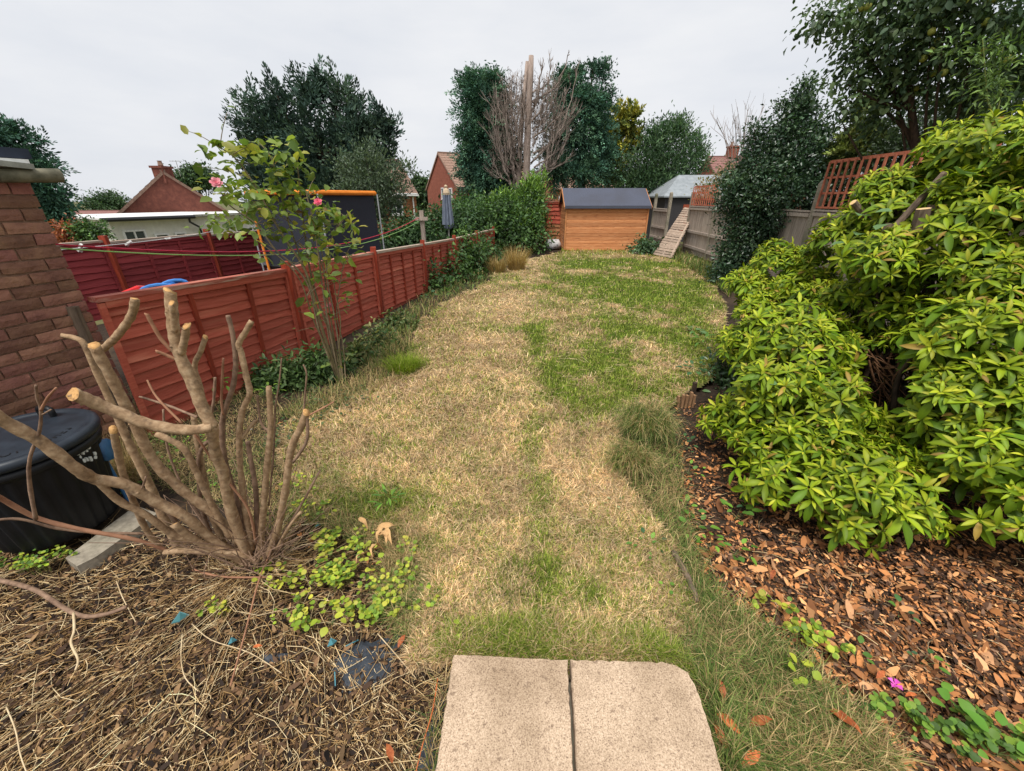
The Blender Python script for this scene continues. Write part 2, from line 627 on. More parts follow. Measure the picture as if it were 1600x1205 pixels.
m, t, b = new_mat("lawn_turf")
at = t.nodes.new("ShaderNodeAttribute"); at.attribute_name = "Col"
tc = t.nodes.new("ShaderNodeTexCoord")
nn = t.nodes.new("ShaderNodeTexNoise"); nn.inputs["Scale"].default_value = 70; nn.inputs["Detail"].default_value = 6
t.links.new(tc.outputs["Object"], nn.inputs["Vector"])
mr = t.nodes.new("ShaderNodeMapRange"); mr.inputs["To Min"].default_value = .35; mr.inputs["To Max"].default_value = 1.35
t.links.new(nn.outputs["Fac"], mr.inputs["Value"])
hs = t.nodes.new("ShaderNodeHueSaturation")
t.links.new(at.outputs["Color"], hs.inputs["Color"])
t.links.new(mr.outputs[0], hs.inputs["Value"])
t.links.new(hs.outputs[0], b.inputs["Base Color"])
b.inputs["Roughness"].default_value = .95
b.inputs["Specular IOR Level"].default_value = .1
bp = t.nodes.new("ShaderNodeBump"); bp.inputs["Strength"].default_value = .7; bp.inputs["Distance"].default_value = .02
t.links.new(nn.outputs["Fac"], bp.inputs["Height"]); t.links.new(bp.outputs[0], b.inputs["Normal"])
M_TURF = m
grid_mesh("lawn", np.arange(-3.2, 6.3, .04), np.arange(.85, 15.9, .04), lawn_z, M_TURF, in_lawn, lawn_colour)

# ------------------------------------------------------------------ blades of grass
def blade_arrays(pos, az, pitch, L, W, bend, colr):
    h = np.stack([np.cos(az), np.sin(az), np.zeros_like(az)], 1)
    z = np.array([0, 0, 1.0])[None]
    s = np.stack([-np.sin(az), np.cos(az), np.zeros_like(az)], 1) * (W / 2)[:, None]
    mid = pos + (h * np.cos(pitch)[:, None] + z * np.sin(pitch)[:, None]) * (L * .55)[:, None]
    p2 = pitch - bend
    tip = mid + (h * np.cos(p2)[:, None] + z * np.sin(p2)[:, None]) * (L * .45)[:, None]
    tip[:, 2] = np.maximum(tip[:, 2], pos[:, 2] + .004)
    n = len(pos)
    V = np.stack([pos - s, pos + s, mid - s * .8, mid + s * .8, tip], 1).reshape(-1, 3)
    tf = np.array([(0, 1, 3), (0, 3, 2), (2, 3, 4)])
    F_ = (tf[None] + (np.arange(n) * 5)[:, None, None]).reshape(-1, 3)
    C = np.repeat(colr[:, None, :], 5, 1)
    C[:, :2] *= .75
    return V, F_, C.reshape(-1, 3)

def blades(name, *a, parent=None, mat=None):
    V, F_, C = blade_arrays(*a)
    o = place(name, np_mesh(name, V, F_, mat or M_GRASS, C), parent)
    o["kind"] = "stuff"
    return o

def scatter_px(n, poly, z=0.0, r=rng):
    """n points on the ground, even over the picture area inside poly (so denser near the viewer)"""
    xs = [p[0] for p in poly]
    ys = [p[1] for p in poly]
    px = r.uniform(min(xs), max(xs), n)
    py = r.uniform(min(ys), max(ys), n)
    k = inside(px, py, poly)
    pos, t = Gn(px[k], py[k], z)
    return pos, t

pos, tt = scatter_px(400000, LAWN_PX)
keep = in_lawn(pos[:, 0], pos[:, 1])
pos, tt = pos[keep], tt[keep]
n = len(pos)
g = green_amount(pos[:, 0], pos[:, 1])
isg = rng.random(n) < np.clip(g * 1.15 + .05, 0, .95)
pos[:, 2] = lawn_z(pos[:, 0], pos[:, 1]) - .002
az = rng.uniform(0, 2 * np.pi, n)
az = np.where(isg, az, az + .0)
pitch = np.where(isg, rng.uniform(.5, 1.4, n), np.abs(rng.normal(.18, .3, n)))
L = np.where(isg, rng.uniform(.025, .055, n), rng.uniform(.03, .085, n)) * np.clip(.85 + .07 * tt, .85, 1.8)
W = np.maximum(np.where(isg, .0034, .0030), .0013 * tt)
kk = vnoise(pos[:, 0] * 2.3, pos[:, 1] * 2.3, 77, 4)
cs = STRAW[rng.integers(0, 4, n)] * (.8 + .35 * smooth(.25, .7, kk))[:, None]
cg = GREEN[rng.integers(0, 4, n)]
cl_ = vnoise(pos[:, 0] * 11, pos[:, 1] * 11, 97, 2)
L = L * (.85 + .3 * cl_)
colr = np.where(isg[:, None], cg, cs) * (.84 + .3 * smooth(.25, .75, cl_))[:, None] * np.clip(1 + rng.normal(0, .42, (n, 1)), .2, 1.8)
o = blades("lawn_grass", pos, az, pitch, L, W, np.where(isg, .5, .25) * rng.random(n), colr)

# longer, untidy grass: region, count, length range, share of green, pitch range
def rough_grass(name, poly, n, l0, l1, green, p0, p1, z=-.02, wmul=1.0, gcol=None, scol=None, az0=None, azs=1.0):
    pos, tt = scatter_px(n, poly, z)
    n = len(pos)
    pos[:, 2] = z
    isg = rng.random(n) < np.clip(green + .9 * (vnoise(pos[:, 0] * 3, pos[:, 1] * 3, 13, 3) - .5), 0.02, .98)
    az = rng.uniform(0, 2 * np.pi, n) if az0 is None else rng.normal(az0, azs, n)
    gc = GREEN if gcol is None else np.array(gcol)
    sc_ = STRAW if scol is None else np.array(scol)
    cc = np.where(isg[:, None], gc[rng.integers(0, len(gc), n)], sc_[rng.integers(0, len(sc_), n)]) * np.clip(1 + rng.normal(0, .25, (n, 1)), .35, 1.6)
    return blades(name, pos, az, rng.uniform(p0, p1, n), rng.uniform(l0, l1, n), np.maximum(.0026, .0009 * tt) * wmul, rng.uniform(.2, 1.3, n), cc)

DKG = [lin(92, 116, 56), lin(118, 136, 66), lin(76, 98, 48), lin(138, 146, 84)]
DRY = [lin(178, 154, 108), lin(204, 180, 132), lin(150, 124, 88)]
VERGE = [(985, 650), (1045, 632), (1062, 720), (1068, 790), (1085, 870), (1110, 930), (1190, 985), (1280, 1075), (1370, 1160), (1400, 1215), (1125, 1215),
         (1092, 1075), (1060, 1035), (1075, 985), (1080, 940), (1052, 880), (1020, 820), (975, 760), (955, 705)]
rough_grass("verge_grass", VERGE, 62000, .05, .19, .55, .15, 1.25, -.03, 1.0, DKG, DRY)
rough_grass("slab_edge_grass", [(690, 1030), (700, 985), (860, 975), (1030, 1005), (1070, 1040), (1100, 1085), (1060, 1040), (860, 1032)], 26000, .05, .13, .75, .5, 1.45, -.01, 1.0)
rough_grass("weedy_edge_grass", [(440, 790), (500, 735), (560, 750), (640, 790), (690, 850), (690, 960), (640, 1010), (590, 940), (600, 860), (520, 830)], 26000, .04, .13, .5, .2, 1.2, -.02, 1.0, DKG, DRY)
rough_grass("dry_border_grass", [(430, 650), (480, 625), (540, 600), (590, 560), (640, 530), (645, 580), (590, 615), (540, 645), (470, 665)], 10000, .05, .22, .42, .4, 1.4, -.03, 1.0, DKG, DRY)
rough_grass("fence_foot_grass", [(560, 560), (600, 510), (640, 480), (665, 462), (720, 440), (770, 415), (800, 405), (790, 425), (740, 455), (690, 478), (655, 505), (640, 545), (600, 580)], 15000, .06, .22, .7, .5, 1.45, -.03, 1.0, DKG, DRY)
rough_grass("right_border_grass", [(1035, 398), (1060, 388), (1110, 398), (1140, 430), (1140, 465), (1110, 440), (1070, 420)], 9000, .12, .34, .85, .6, 1.45, -.03, 1.2, DKG, DRY)
rough_grass("shed_foot_grass", [(875, 396), (880, 388), (1020, 388), (1030, 396), (960, 400)], 3500, .06, .2, .8, .6, 1.45, -.02, 1.2)
rough_grass("slab_side_grass", [(1088, 1062), (1112, 1066), (1160, 1215), (1131, 1215)], 1600, .08, .2, .6, .5, 1.4, .0, 1.0, DKG, DRY)
rough_grass("slab_side_grass", [(706, 1022), (700, 1022), (676, 1130), (662, 1215), (682, 1205)], 500, .06, .18, .3, .3, 1.2, .0, 1.0, DKG, DRY)
rough_grass("bed_weeds", [(200, 640), (300, 600), (420, 600), (440, 660), (445, 740), (490, 790), (440, 850), (380, 800), (250, 760)], 20000, .02, .09, .35, .1, 1.1, -.05, 1.0, DKG, DRY)
rough_grass("straw_heap_grass", [(160, 640), (190, 620), (215, 660), (215, 760), (170, 770)], 6000, .10, .35, .12, .3, 1.4, -.05, 1.0, DKG, DRY)

# a drooping tussock and small tufts, each a plant of its own
def tuft(name, c, n, rad, l0, l1, cols, label, cat="grass tussock", group=None, p0=.5, p1=1.5, bend=1.6, az0=None, azs=3.14, w=.003):
    c = np.array(c)
    ang = rng.uniform(0, 2 * np.pi, n)
    rr = rad * np.sqrt(rng.random(n))
    pos = np.stack([c[0] + rr * np.cos(ang), c[1] + rr * np.sin(ang), np.full(n, c[2])], 1)
    az = ang + rng.normal(0, .6, n) if az0 is None else rng.normal(az0, azs, n)
    dist = math.hypot(c[0], c[1])
    V, F_, C = blade_arrays(pos, az, rng.uniform(p0, p1, n), rng.uniform(l0, l1, n), np.full(n, max(w, .0009 * dist)), rng.uniform(.3, 1, n) * bend, palette(n, cols, .25))
    o = place(name, np_mesh(name, V - c, F_, M_GRASS, C), None, tuple(c))
    return tag(o, label, cat, group)

tuft("grass_tussock", G(1008, 668, .05), 2400, .17, .14, .36, DKG + DRY[:2] + [lin(84, 108, 60)], "shaggy dark green grass tussock hanging over the lawn edge", az0=-2.0, azs=1.2, bend=2.0)
tuft("grass_tussock", G(985, 725, .02), 1500, .12, .12, .30, DKG + DRY, "paler grass tussock just in front of the shaggy dark one", az0=-2.0, azs=1.2, bend=2.0)
tuft("grass_tussock", G(806, 421, .0), 500, .22, .3, .75, [lin(196, 172, 120, .85), lin(180, 150, 96, .85)], "tall straw coloured dead grass clump before the bramble hedge", p0=1.0, bend=.5)
tuft("grass_tussock", G(776, 425, .0), 360, .2, .25, .55, [lin(196, 172, 120, .85), lin(160, 134, 86, .85)], "shorter dead grass clump left of the tall straw one", p0=.9, bend=.7)
tuft("grass_tussock", G(632, 578, .0), 900, .17, .1, .24, [lin(122, 148, 40, .9), lin(150, 166, 62, .9)], "bright green grass clump on the border by the rose", p0=.8, bend=1.0)

# ------------------------------------------------------------------ paving slabs and step
m, t, b = new_mat("riven_slab")
tc = t.nodes.new("ShaderNodeTexCoord")
v1 = t.nodes.new("ShaderNodeTexNoise"); v1.inputs["Scale"].default_value = 230; v1.inputs["Detail"].default_value = 3; v1.inputs["Roughness"].default_value = .7
t.links.new(tc.outputs["Object"], v1.inputs["Vector"])
r1 = ramp(t, [(.34, lin(124, 100, 82)), (.42, lin(186, 160, 132)), (.56, lin(218, 190, 160)), (.70, lin(238, 214, 186))])
t.links.new(v1.outputs["Fac"], r1.inputs["Fac"])
v2 = t.nodes.new("ShaderNodeTexNoise"); v2.inputs["Scale"].default_value = 5; v2.inputs["Detail"].default_value = 7
t.links.new(tc.outputs["Object"], v2.inputs["Vector"])
r2 = ramp(t, [(.40, (1, 1, 1)), (.68, (.58, .55, .50))])
t.links.new(v2.outputs["Fac"], r2.inputs["Fac"])
mu = t.nodes.new("ShaderNodeMixRGB"); mu.blend_type = 'MULTIPLY'; mu.inputs["Fac"].default_value = .8
t.links.new(r1.outputs[0], mu.inputs["Color1"]); t.links.new(r2.outputs[0], mu.inputs["Color2"])
v3 = t.nodes.new("ShaderNodeTexNoise"); v3.inputs["Scale"].default_value = 34; v3.inputs["Detail"].default_value = 2
t.links.new(tc.outputs["Object"], v3.inputs["Vector"])
r3 = ramp(t, [(.64, (1, 1, 1)), (.72, (.5, .46, .44))])
t.links.new(v3.outputs["Fac"], r3.inputs["Fac"])
mu2 = t.nodes.new("ShaderNodeMixRGB"); mu2.blend_type = 'MULTIPLY'; mu2.inputs["Fac"].default_value = .7
t.links.new(mu.outputs[0], mu2.inputs["Color1"]); t.links.new(r3.outputs[0], mu2.inputs["Color2"])
hs = t.nodes.new("ShaderNodeHueSaturation"); hs.inputs["Value"].default_value = .80; hs.inputs["Saturation"].default_value = .98
t.links.new(mu2.outputs[0], hs.inputs["Color"]); t.links.new(hs.outputs[0], b.inputs["Base Color"])
b.inputs["Roughness"].default_value = .9
bp = t.nodes.new("ShaderNodeBump"); bp.inputs["Strength"].default_value = .55; bp.inputs["Distance"].default_value = .004
t.links.new(v1.outputs["Fac"], bp.inputs["Height"]); t.links.new(bp.outputs[0], b.inputs["Normal"])
M_SLAB = m

def slab(outline, z0, z1, label):
    """outline of corner points, its edges finely split and slightly chipped"""
    pts = []
    for i in range(len(outline)):
        a = np.array(outline[i]); c = np.array(outline[(i + 1) % len(outline)])
        k = max(2, int(np.linalg.norm(c - a) / .02))
        for q in range(k):
            p = a + (c - a) * q / k
            pts.append(p + rng.normal(0, .0016, 2) + (np.mean(outline, 0) - p) * (.012 if rng.random() < .07 else 0))
    cen = np.mean(outline, 0)
    mb = MB()
    n = len(pts)
    rings = [(1.0, z0), (1.0, z1 - .006), (.988, z1)]
    for s, z in rings:
        for p in pts:
            q = cen + (p - cen) * s
            mb.v.append((q[0] - cen[0], q[1] - cen[1], z + random.uniform(-.0008, .0008)))
    for r in range(2):
        for i in range(n):
            j = (i + 1) % n
            mb.f.append((r * n + i, r * n + j, (r + 1) * n + j, (r + 1) * n + i)); mb.m.append(0)
    mb.f.append(tuple(2 * n + i for i in range(n))); mb.m.append(0)
    o = mb.build("paving_slab", M_SLAB, None, False, (cen[0], cen[1], 0))
    return tag(o, label, "paving slab", "paving slabs of the step")

def S(x, y):
    g_ = G(x, y, .15)
    return (g_.x, g_.y)
gl0, gl1 = S(887, 1030), S(896, 1205)
gr0, gr1 = S(891, 1030), S(902, 1205)
lf, rb = S(708, 1021), S(1034, 1034)
slab([(-.242, .2), (gl1[0], .2), gl1, gl0, lf, S(680, 1205)], .09, .15, "left speckled buff paving slab of the step, square cornered")
slab([(gr1[0], .2), (.655, .2), S(1128, 1205), S(1095, 1092), S(1086, 1068), S(1074, 1050), S(1058, 1039), rb, gr0, gr1], .09, .15, "right speckled buff paving slab of the step, with a cut corner")
mb = MB()
mb.box((.21, .52, -.01), (.80, .70, .19))
st = mb.build("step_base", M_CONC)
st["kind"] = "structure"

# ================================================================== FENCES, WALLS, SHED
M_REDWOOD = noise_mat("red_stained_timber", [(0.2, lin(150, 68, 52)), (0.5, lin(168, 82, 64)), (0.8, lin(188, 104, 84))], scale=5, detail=8, stretch=(1.4, 9, 9), rough=.8, bump=.35,
                      rnd=.20, big=(1.8, lin(198, 128, 102), .56, .9))
M_REDPOST = noise_mat("orange_red_post", [(0.3, lin(116, 44, 30)), (0.7, lin(160, 66, 42))], scale=6, stretch=(6, 6, .8), rough=.75, bump=.3, rnd=.15)
M_REDCAP = noise_mat("worn_red_cap", [(0.3, lin(140, 62, 50)), (0.7, lin(184, 112, 94))], scale=6, stretch=(.8, 8, 8), rough=.85, bump=.3, rnd=.1, big=(3, lin(178, 160, 142), .5, .72))
M_GREYCAP = noise_mat("grey_worn_cap", [(0.3, lin(146, 128, 112)), (0.7, lin(190, 176, 160))], scale=6, stretch=(.8, 8, 8), rough=.85, bump=.3, big=(3, lin(160, 92, 76), .55, .75))
M_MAROON = noise_mat("maroon_stained_timber", [(0.25, lin(116, 40, 46)), (0.75, lin(160, 66, 66))], scale=5, stretch=(.8, 8, 8), rough=.8, bump=.35, rnd=.2)
M_BARE = noise_mat("bare_larch", [(0.3, lin(150, 96, 62)), (0.7, lin(190, 138, 98))], scale=5, stretch=(.8, 8, 8), rough=.85, bump=.3, rnd=.15)
M_TRELLIS = noise_mat("trellis_stain", [(0.3, lin(156, 84, 62)), (0.7, lin(198, 124, 96))], scale=9, rough=.8, bump=.2, rnd=.15)

def waney_slat(name, mat, wavy=.012, h=.125, tilt=.034):
    """1 m long overlapping larch board with an uneven lower edge"""
    n = 9
    vs = []
    low = [random.uniform(-wavy, wavy) for _ in range(n)]
    for i in range(n):
        x = i / (n - 1)
        y = -tilt
        vs += [(x, y - .006, low[i]), (x, -.005, h), (x, .004, h), (x, y + .004, low[i])]
    fs = []
    for i in range(n - 1):
        a, b_ = i * 4, i * 4 + 4
        fs += [(a, b_, b_ + 1, a + 1), (a + 1, b_ + 1, b_ + 2, a + 2), (a + 2, b_ + 2, b_ + 3, a + 3), (a + 3, b_ + 3, b_, a)]
    fs += [(0, 1, 2, 3), tuple(reversed([(n - 1) * 4 + k for k in range(4)]))]
    mb = MB(); mb.add(vs, fs)
    return mb.mesh(name, mat)

def lap_fence(fence, p0, p1, zb, zt, slats, nsl, capmat, framemat, battens, gravel=None, side=-1, slat_name="slat"):
    """one lap panel between two points on the ground: frame part with slats and battens"""
    p0 = Vector((p0[0], p0[1], 0)); p1 = Vector((p1[0], p1[1], 0))
    d = p1 - p0
    Lp = d.length
    rz = math.atan2(d.y, d.x)
    f = MB()
    f.box((Lp / 2, side * .022, zt - .018), (Lp, .095, .036))                     # capping rail
    f.box((Lp / 2, side * .050, zt - .062), (Lp - .09, .022, .05), mi=1)
    f.box((.022, side * .050, (zb + zt) / 2 - .02), (.04, .024, zt - zb - .05), mi=1); f.box((Lp - .022, side * .050, (zb + zt) / 2 - .02), (.04, .024, zt - zb - .05), mi=1)
    if gravel:
        f.box((Lp / 2, 0, (zb + gravel) / 2), (Lp - .05, .03, zb - gravel), mi=1)
    o = f.build("fence_panel", [capmat, framemat], fence, loc=p0 - fence.location, rot=(0, 0, rz))
    h = (zt - zb - .04) / nsl
    for k in range(nsl):
        s = place(slat_name, random.choice(slats), o, (.025, side * .002 if k % 1 == 0 else 0, zb + k * h - .008), (random.gauss(0, .008), random.gauss(0, .006), 0), (Lp - .05, -side * 1.0, (h + .028) / .125))
    for q in battens:
        bm = MB()
        bm.box((0, 0, 0), (.042, .022, zt - zb - .05), jit=.002)
        bm.build("batten", M_REDPOST if framemat is M_REDWOOD else framemat, o, loc=(q * Lp, side * .044, (zb + zt) / 2 - .02), rot=(0, random.gauss(0, .008), 0))
    return o

# ---- near red fence on the left boundary
FP = [(-3.03, 2.87), (-2.63, 4.65), (-2.26, 6.60), (-1.86, 8.45), (-1.46, 10.23), (-1.06, 12.0), (-.66, 13.8)]
FZT = [1.115, 1.035, .985, .925, .875, .86, .86]
fence = empty("red_fence", (-3.03, 2.87, 0), "low red lap panel fence along the left of the lawn", "fence")
slv = [waney_slat("slat", M_REDWOOD) for _ in range(6)]
for i in range(len(FP) - 1):
    top = (FZT[i] + FZT[i + 1]) / 2
    a, c = Vector((*FP[i], 0)), Vector((*FP[i + 1], 0))
    dd = (c - a).normalized()
    near = i < 4
    grey = i >= 2
    pn = lap_fence(fence, (a + dd * (.05 if i else -.09))[:2], (c - dd * .05)[:2], .0, top, slv, 11, M_GREYCAP if grey else M_REDCAP, M_REDWOOD,
                   (.37, .70) if i < 2 else (.25, .5, .75), gravel=-.10, side=-1)
    pn.rotation_euler.y = -math.atan2(FZT[i + 1] - FZT[i], (c - a).length)
    pn.location.z += (FZT[i] - top) * .9
for i, (x, y) in enumerate(FP):
    if i == 0:
        continue
    b_ = MB()
    b_.box((0, 0, .5 * (FZT[i] + .07) - .06), (.085, .085, FZT[i] + .19), jit=.003)
    o = b_.build("fence_post", M_REDPOST, fence, loc=Vector((x, y, 0)) - fence.location + Vector((.022, -.012, 0)), rot=(R(random.uniform(-1, 1)), R(1.5), R(13)))
b_ = MB(); b_.box((0, 0, .5), (.07, .05, 1.14), jit=.004)
o = b_.build("fence_post", M_BARK, fence, loc=Vector((-.075, -.17, 0)), rot=(0, R(2), R(13)))
o["label"] = "weathered grey end post beside the brick wall"

# ---- maroon fence on the far side of the neighbouring garden
fence2 = empty("maroon_fence", (-7.53, 3.2, 0), "dark maroon lap panel fence across the neighbouring garden", "fence")
slv2 = [waney_slat("slat", M_MAROON) for _ in range(5)]
d2 = Vector((.219, .976, 0))
s0 = -3.2
for i in range(6):
    a = Vector((-6.83, 6.36, 0)) + d2 * (s0 + i * 1.86)
    c = a + d2 * 1.80
    zt = 1.17 - .03 * i
    lap_fence(fence2, a[:2], c[:2], -.05, zt, slv2, 11, M_GREYCAP, M_MAROON, (.33, .66), side=-1)
    b_ = MB(); b_.box((0, 0, .52), (.09, .09, zt + .26), jit=.003)
    b_.build("fence_post", M_REDPOST if i != 4 else M_MAROON, fence2, loc=a - d2 * .03 - fence2.location + Vector((.05, 0, 0)), rot=(0, 0, R(13)))

# ---- faded red panel at the back, between hedge and shed
fence3 = empty("end_fence", P(850, 385, 17.0) * 1, "faded red fence panel between the hedge and the shed", "fence")
fence3.location.z = 0
x0 = P(846, 350, 17).x; x1 = P(884, 350, 17).x
slv3 = [waney_slat("slat", M_REDWOOD) for _ in range(3)] + [waney_slat("slat", M_BARE) for _ in range(3)]
pn = lap_fence(fence3, (x0, 17.0), (x1, 17.0), .12, 1.66, slv3[:3], 10, M_REDCAP, M_REDWOOD, (), gravel=-.1)
for k, ch in enumerate([c for c in pn.children if c.name.startswith("slat")]):
    if k < 5: ch.data = random.choice(slv3[3:])
b_ = MB(); b_.box((0, 0, .8), (.09, .09, 1.86), jit=.003)
b_.build("fence_post", M_GREYWOOD, fence3, loc=Vector((x1 + .02 - fence3.location.x, -.08, 0)))

# ---- right boundary: concrete posts, close boarded panels, red trellis above
RP = [(6.15, 18.6), (6.12, 16.8), (6.10, 14.7), (5.97, 12.6), (5.80, 10.6), (5.64, 8.0), (5.50, 6.1), (5.36, 4.2), (5.22, 2.3), (5.08, .4)]
RZ = [1.92, 1.95, 1.93, 1.93, 1.98, 2.02, 2.02, 2.02, 2.02, 2.02]
rf = empty("boarded_fence", (6.10, 14.7, 0), "weathered grey vertical board fence with concrete posts on the right", "fence")
for i, (x, y) in enumerate(RP):
    b_ = MB()
    h = RZ[i]
    b_.box((0, 0, h / 2 - .1), (.10, .115, h + .16), jit=.002)
    b_.add([(-.05, -.057, h - .02), (.05, -.057, h - .02), (.05, .057, h - .02), (-.05, .057, h - .02), (-.03, -.03, h + .03), (.03, -.03, h + .03), (.03, .03, h + .03), (-.03, .03, h + .03)],
           [(0, 1, 5, 4), (1, 2, 6, 5), (2, 3, 7, 6), (3, 0, 4, 7), (4, 5, 6, 7)])
    b_.build("concrete_post", M_CONC, rf, loc=Vector((x, y, 0)) - rf.location)
def feather(h):
    b_ = MB()
    b_.add([(0, 0, 0), (.115, 0, 0), (.115, -.02, 0), (0, -.006, 0), (0, 0, h), (.115, 0, h), (.115, -.02, h), (0, -.006, h)],
           [(0, 1, 2, 3), (7, 6, 5, 4), (0, 4, 5, 1), (1, 5, 6, 2), (2, 6, 7, 3), (3, 7, 4, 0)])
    return b_
fb = feather(1.0).mesh("board", M_GREYWOOD)
def boarded(i, zt, trellis_top=None):
    a, c = Vector((*RP[i], 0)), Vector((*RP[i + 1], 0))
    a, c = (c, a)                       # run away from the viewer
    d = c - a
    Lp = d.length
    rz = math.atan2(d.y, d.x)
    f = MB()
    for z in (zt - .05, zt * .5, .28):
        f.box((Lp / 2, .05, z), (Lp - .12, .05, .075 if z < zt - .1 else .06), jit=.003)
    f.box((Lp / 2, .03, zt + .016), (Lp - .11, .09, .028), jit=.002)
    o = f.build("fence_panel", M_GREYWOOD, rf, loc=a - rf.location, rot=(0, 0, rz))
    n = int((Lp - .12) / .1)
    for k in range(n):
        place("board", fb, o, (.06 + k * (Lp - .12) / n, .022 + .002 * (k % 2), .06 + random.uniform(-.01, .01)), (0, random.gauss(0, .004), 0), ((Lp - .12) / n / .108, 1, zt - .06))
    if trellis_top:
        z0, z1 = zt + .05, trellis_top
        tr = MB()
        tr.box((Lp / 2, .03, z0 + .015), (Lp - .11, .03, .03)); 
        o2 = tr.build("trellis", M_TRELLIS, rf, loc=a - rf.location, rot=(0, 0, rz))
        nz = 3
        for k in range(1, nz + 1):
            z = z0 + (z1 - z0) * k / nz
            q = MB(); q.box((0, 0, 0), (Lp - .10, .024, .034 if k < nz else .045), jit=.002)
            q.build("lath", M_TRELLIS, o2, loc=(Lp / 2, .018, z))
        nx = int(Lp / .17)
        for k in range(nx + 1):
            q = MB(); q.box((0, 0, 0), (.032, .022, z1 - z0), jit=.002)
            q.build("lath", M_TRELLIS, o2, loc=(.07 + (Lp - .14) * k / nx, .042, (z0 + z1) / 2), rot=(0, random.gauss(0, .008), 0))
boarded(0, 1.36)
boarded(2, 1.50, 2.10)
boarded(3, 1.50)
boarded(4, 1.52)
boarded(5, 1.54, 2.33)
boarded(6, 1.56, 2.33)
boarded(7, 1.56, 2.33)
boarded(8, 1.56)

# ---- the brick outbuilding at the left edge
M_MORTAR = noise_mat("mortar", [(0.3, lin(122, 94, 76)), (0.7, lin(158, 126, 104))], scale=40, rough=.95, bump=.6, bdist=.006)
M_BRICK = noise_mat("old_brick", [(0.22, lin(96, 64, 58)), (0.42, lin(132, 90, 78)), (0.6, lin(146, 104, 86)), (0.8, lin(170, 128, 106))], scale=6, detail=9, rough=.95, bump=.9, bdist=.012, rnd=.30, rndhue=.016, bscale=38)
bw = empty("brick_outbuilding", (-3.05, 2.80, 0), "corner of a weathered brick outbuilding at the left edge, gutter along its top", "building")
wdir = Vector((-.27, -.963, 0))
rzw = math.atan2(-wdir.y, -wdir.x)          # wall's x axis runs away from the viewer, ends at the corner
WL, WT = 1.75, 1.86
core = MB()
core.box((-WL / 2, 1.0, WT / 2 - .06), (WL - .022, 1.976, WT + .1))
o = core.build("wall", M_MORTAR, bw, rot=(0, 0, rzw))
def brick_mesh(L, mat):
    mb = MB()
    nx, nz = 5, 2
    D, H = .10, .064
    # front face gridded so the arris can be worn
    vs, fs = [], []
    for k in range(nz + 1):
        for i in range(nx + 1):
            x = i / nx * L; z = k / nz * H
            e = (i in (0, nx)) or (k in (0, nz))
            vs.append((x + random.gauss(0, .0016), random.gauss(0, .0012) + (.004 if e else 0) + (.004 if (i in (0, nx) and k in (0, nz)) else 0), z + random.gauss(0, .0014)))
    for k in range(nz):
        for i in range(nx):
            a = k * (nx + 1) + i
            fs.append((a, a + 1, a + nx + 2, a + nx + 1))
    o0 = len(vs)
    vs += [(0, D, 0), (L, D, 0), (L, D, H), (0, D, H)]
    bl, br, tr_, tl = 0, nx, (nz + 1) * (nx + 1) - 1, nz * (nx + 1)
    fs += [tuple([o0 + 1, o0]) + tuple(range(0, nx + 1)), tuple([o0 + 3, o0 + 2]) + tuple(range(tr_, tl - 1, -1)),
           tuple([o0, o0 + 3]) + tuple(tl - k * (nx + 1) for k in range(nz + 1)), tuple([o0 + 2, o0 + 1]) + tuple(br + k * (nx + 1) for k in range(nz + 1))]
    mb.add(vs, fs)
    return mb.mesh("brick", mat)
full = [brick_mesh(.214, M_BRICK) for _ in range(5)]
half = [brick_mesh(.102, M_BRICK) for _ in range(3)]
course = .075
for r in range(26):
    z = -.10 + r * course
    if z + .064 > WT: break
    x = 0.0
    first = True
    while x > -WL + .1:
        hb = first and r % 2
        me = random.choice(half if hb else full)
        Lb = .102 if hb else .214
        x -= Lb
        yo = random.gauss(0, .0015) - .002
        place("brick", me, bw, (Matrix.Rotation(rzw, 3, 'Z') @ Vector((x, yo - .004, z + random.gauss(0, .0012)))), (0, random.gauss(0, .006), rzw))
        x -= .0115
        first = False
# eaves: boards, flashing, clay gutter end
mt = Matrix.Rotation(rzw, 4, 'Z')
M_NAVY = plain("dark_felt", lin(38, 46, 62), .7)
M_LEAD = noise_mat("grey_lead", [(0.3, lin(120, 120, 112)), (0.7, lin(168, 168, 158))], scale=12, rough=.7, bump=.2)
M_PIPE = noise_mat("mossy_pipe", [(0.3, lin(86, 84, 68)), (0.7, lin(138, 132, 112))], scale=14, rough=.85, bump=.3)
q = MB(); q.box((-WL / 2 + .05, .95, 2.0), (WL - .02, 2.0, .055)); q.build("roof", M_NAVY, bw, rot=(0, 0, rzw))
q = MB(); q.box((-WL / 2 + .03, -.07, 1.952), (WL - .06, .03, .03)); q.build("white_trim", M_WHITE, bw, rot=(0, 0, rzw))
q = MB(); q.box((-.13, -.03, 1.935), (.24, .20, .03), Matrix.Rotation(R(4), 3, 'Y')); q.build("lead_flashing", M_LEAD, bw, rot=(0, 0, rzw))
q = MB(); q.tube([(-.16, -.06, 1.875), (-.02, -.075, 1.88), (.12, -.09, 1.885)], [.038, .04, .041], 14, cap0=0, cap1=0, bump=.02); q.build("gutter_pipe", M_PIPE, bw, True, rot=(0, 0, rzw))
q = MB(); q.bar((-.20, -.05, 1.93), (-.14, -.07, 1.86), .02, .012); q.build("bracket", M_WHITE, bw, rot=(0, 0, rzw))

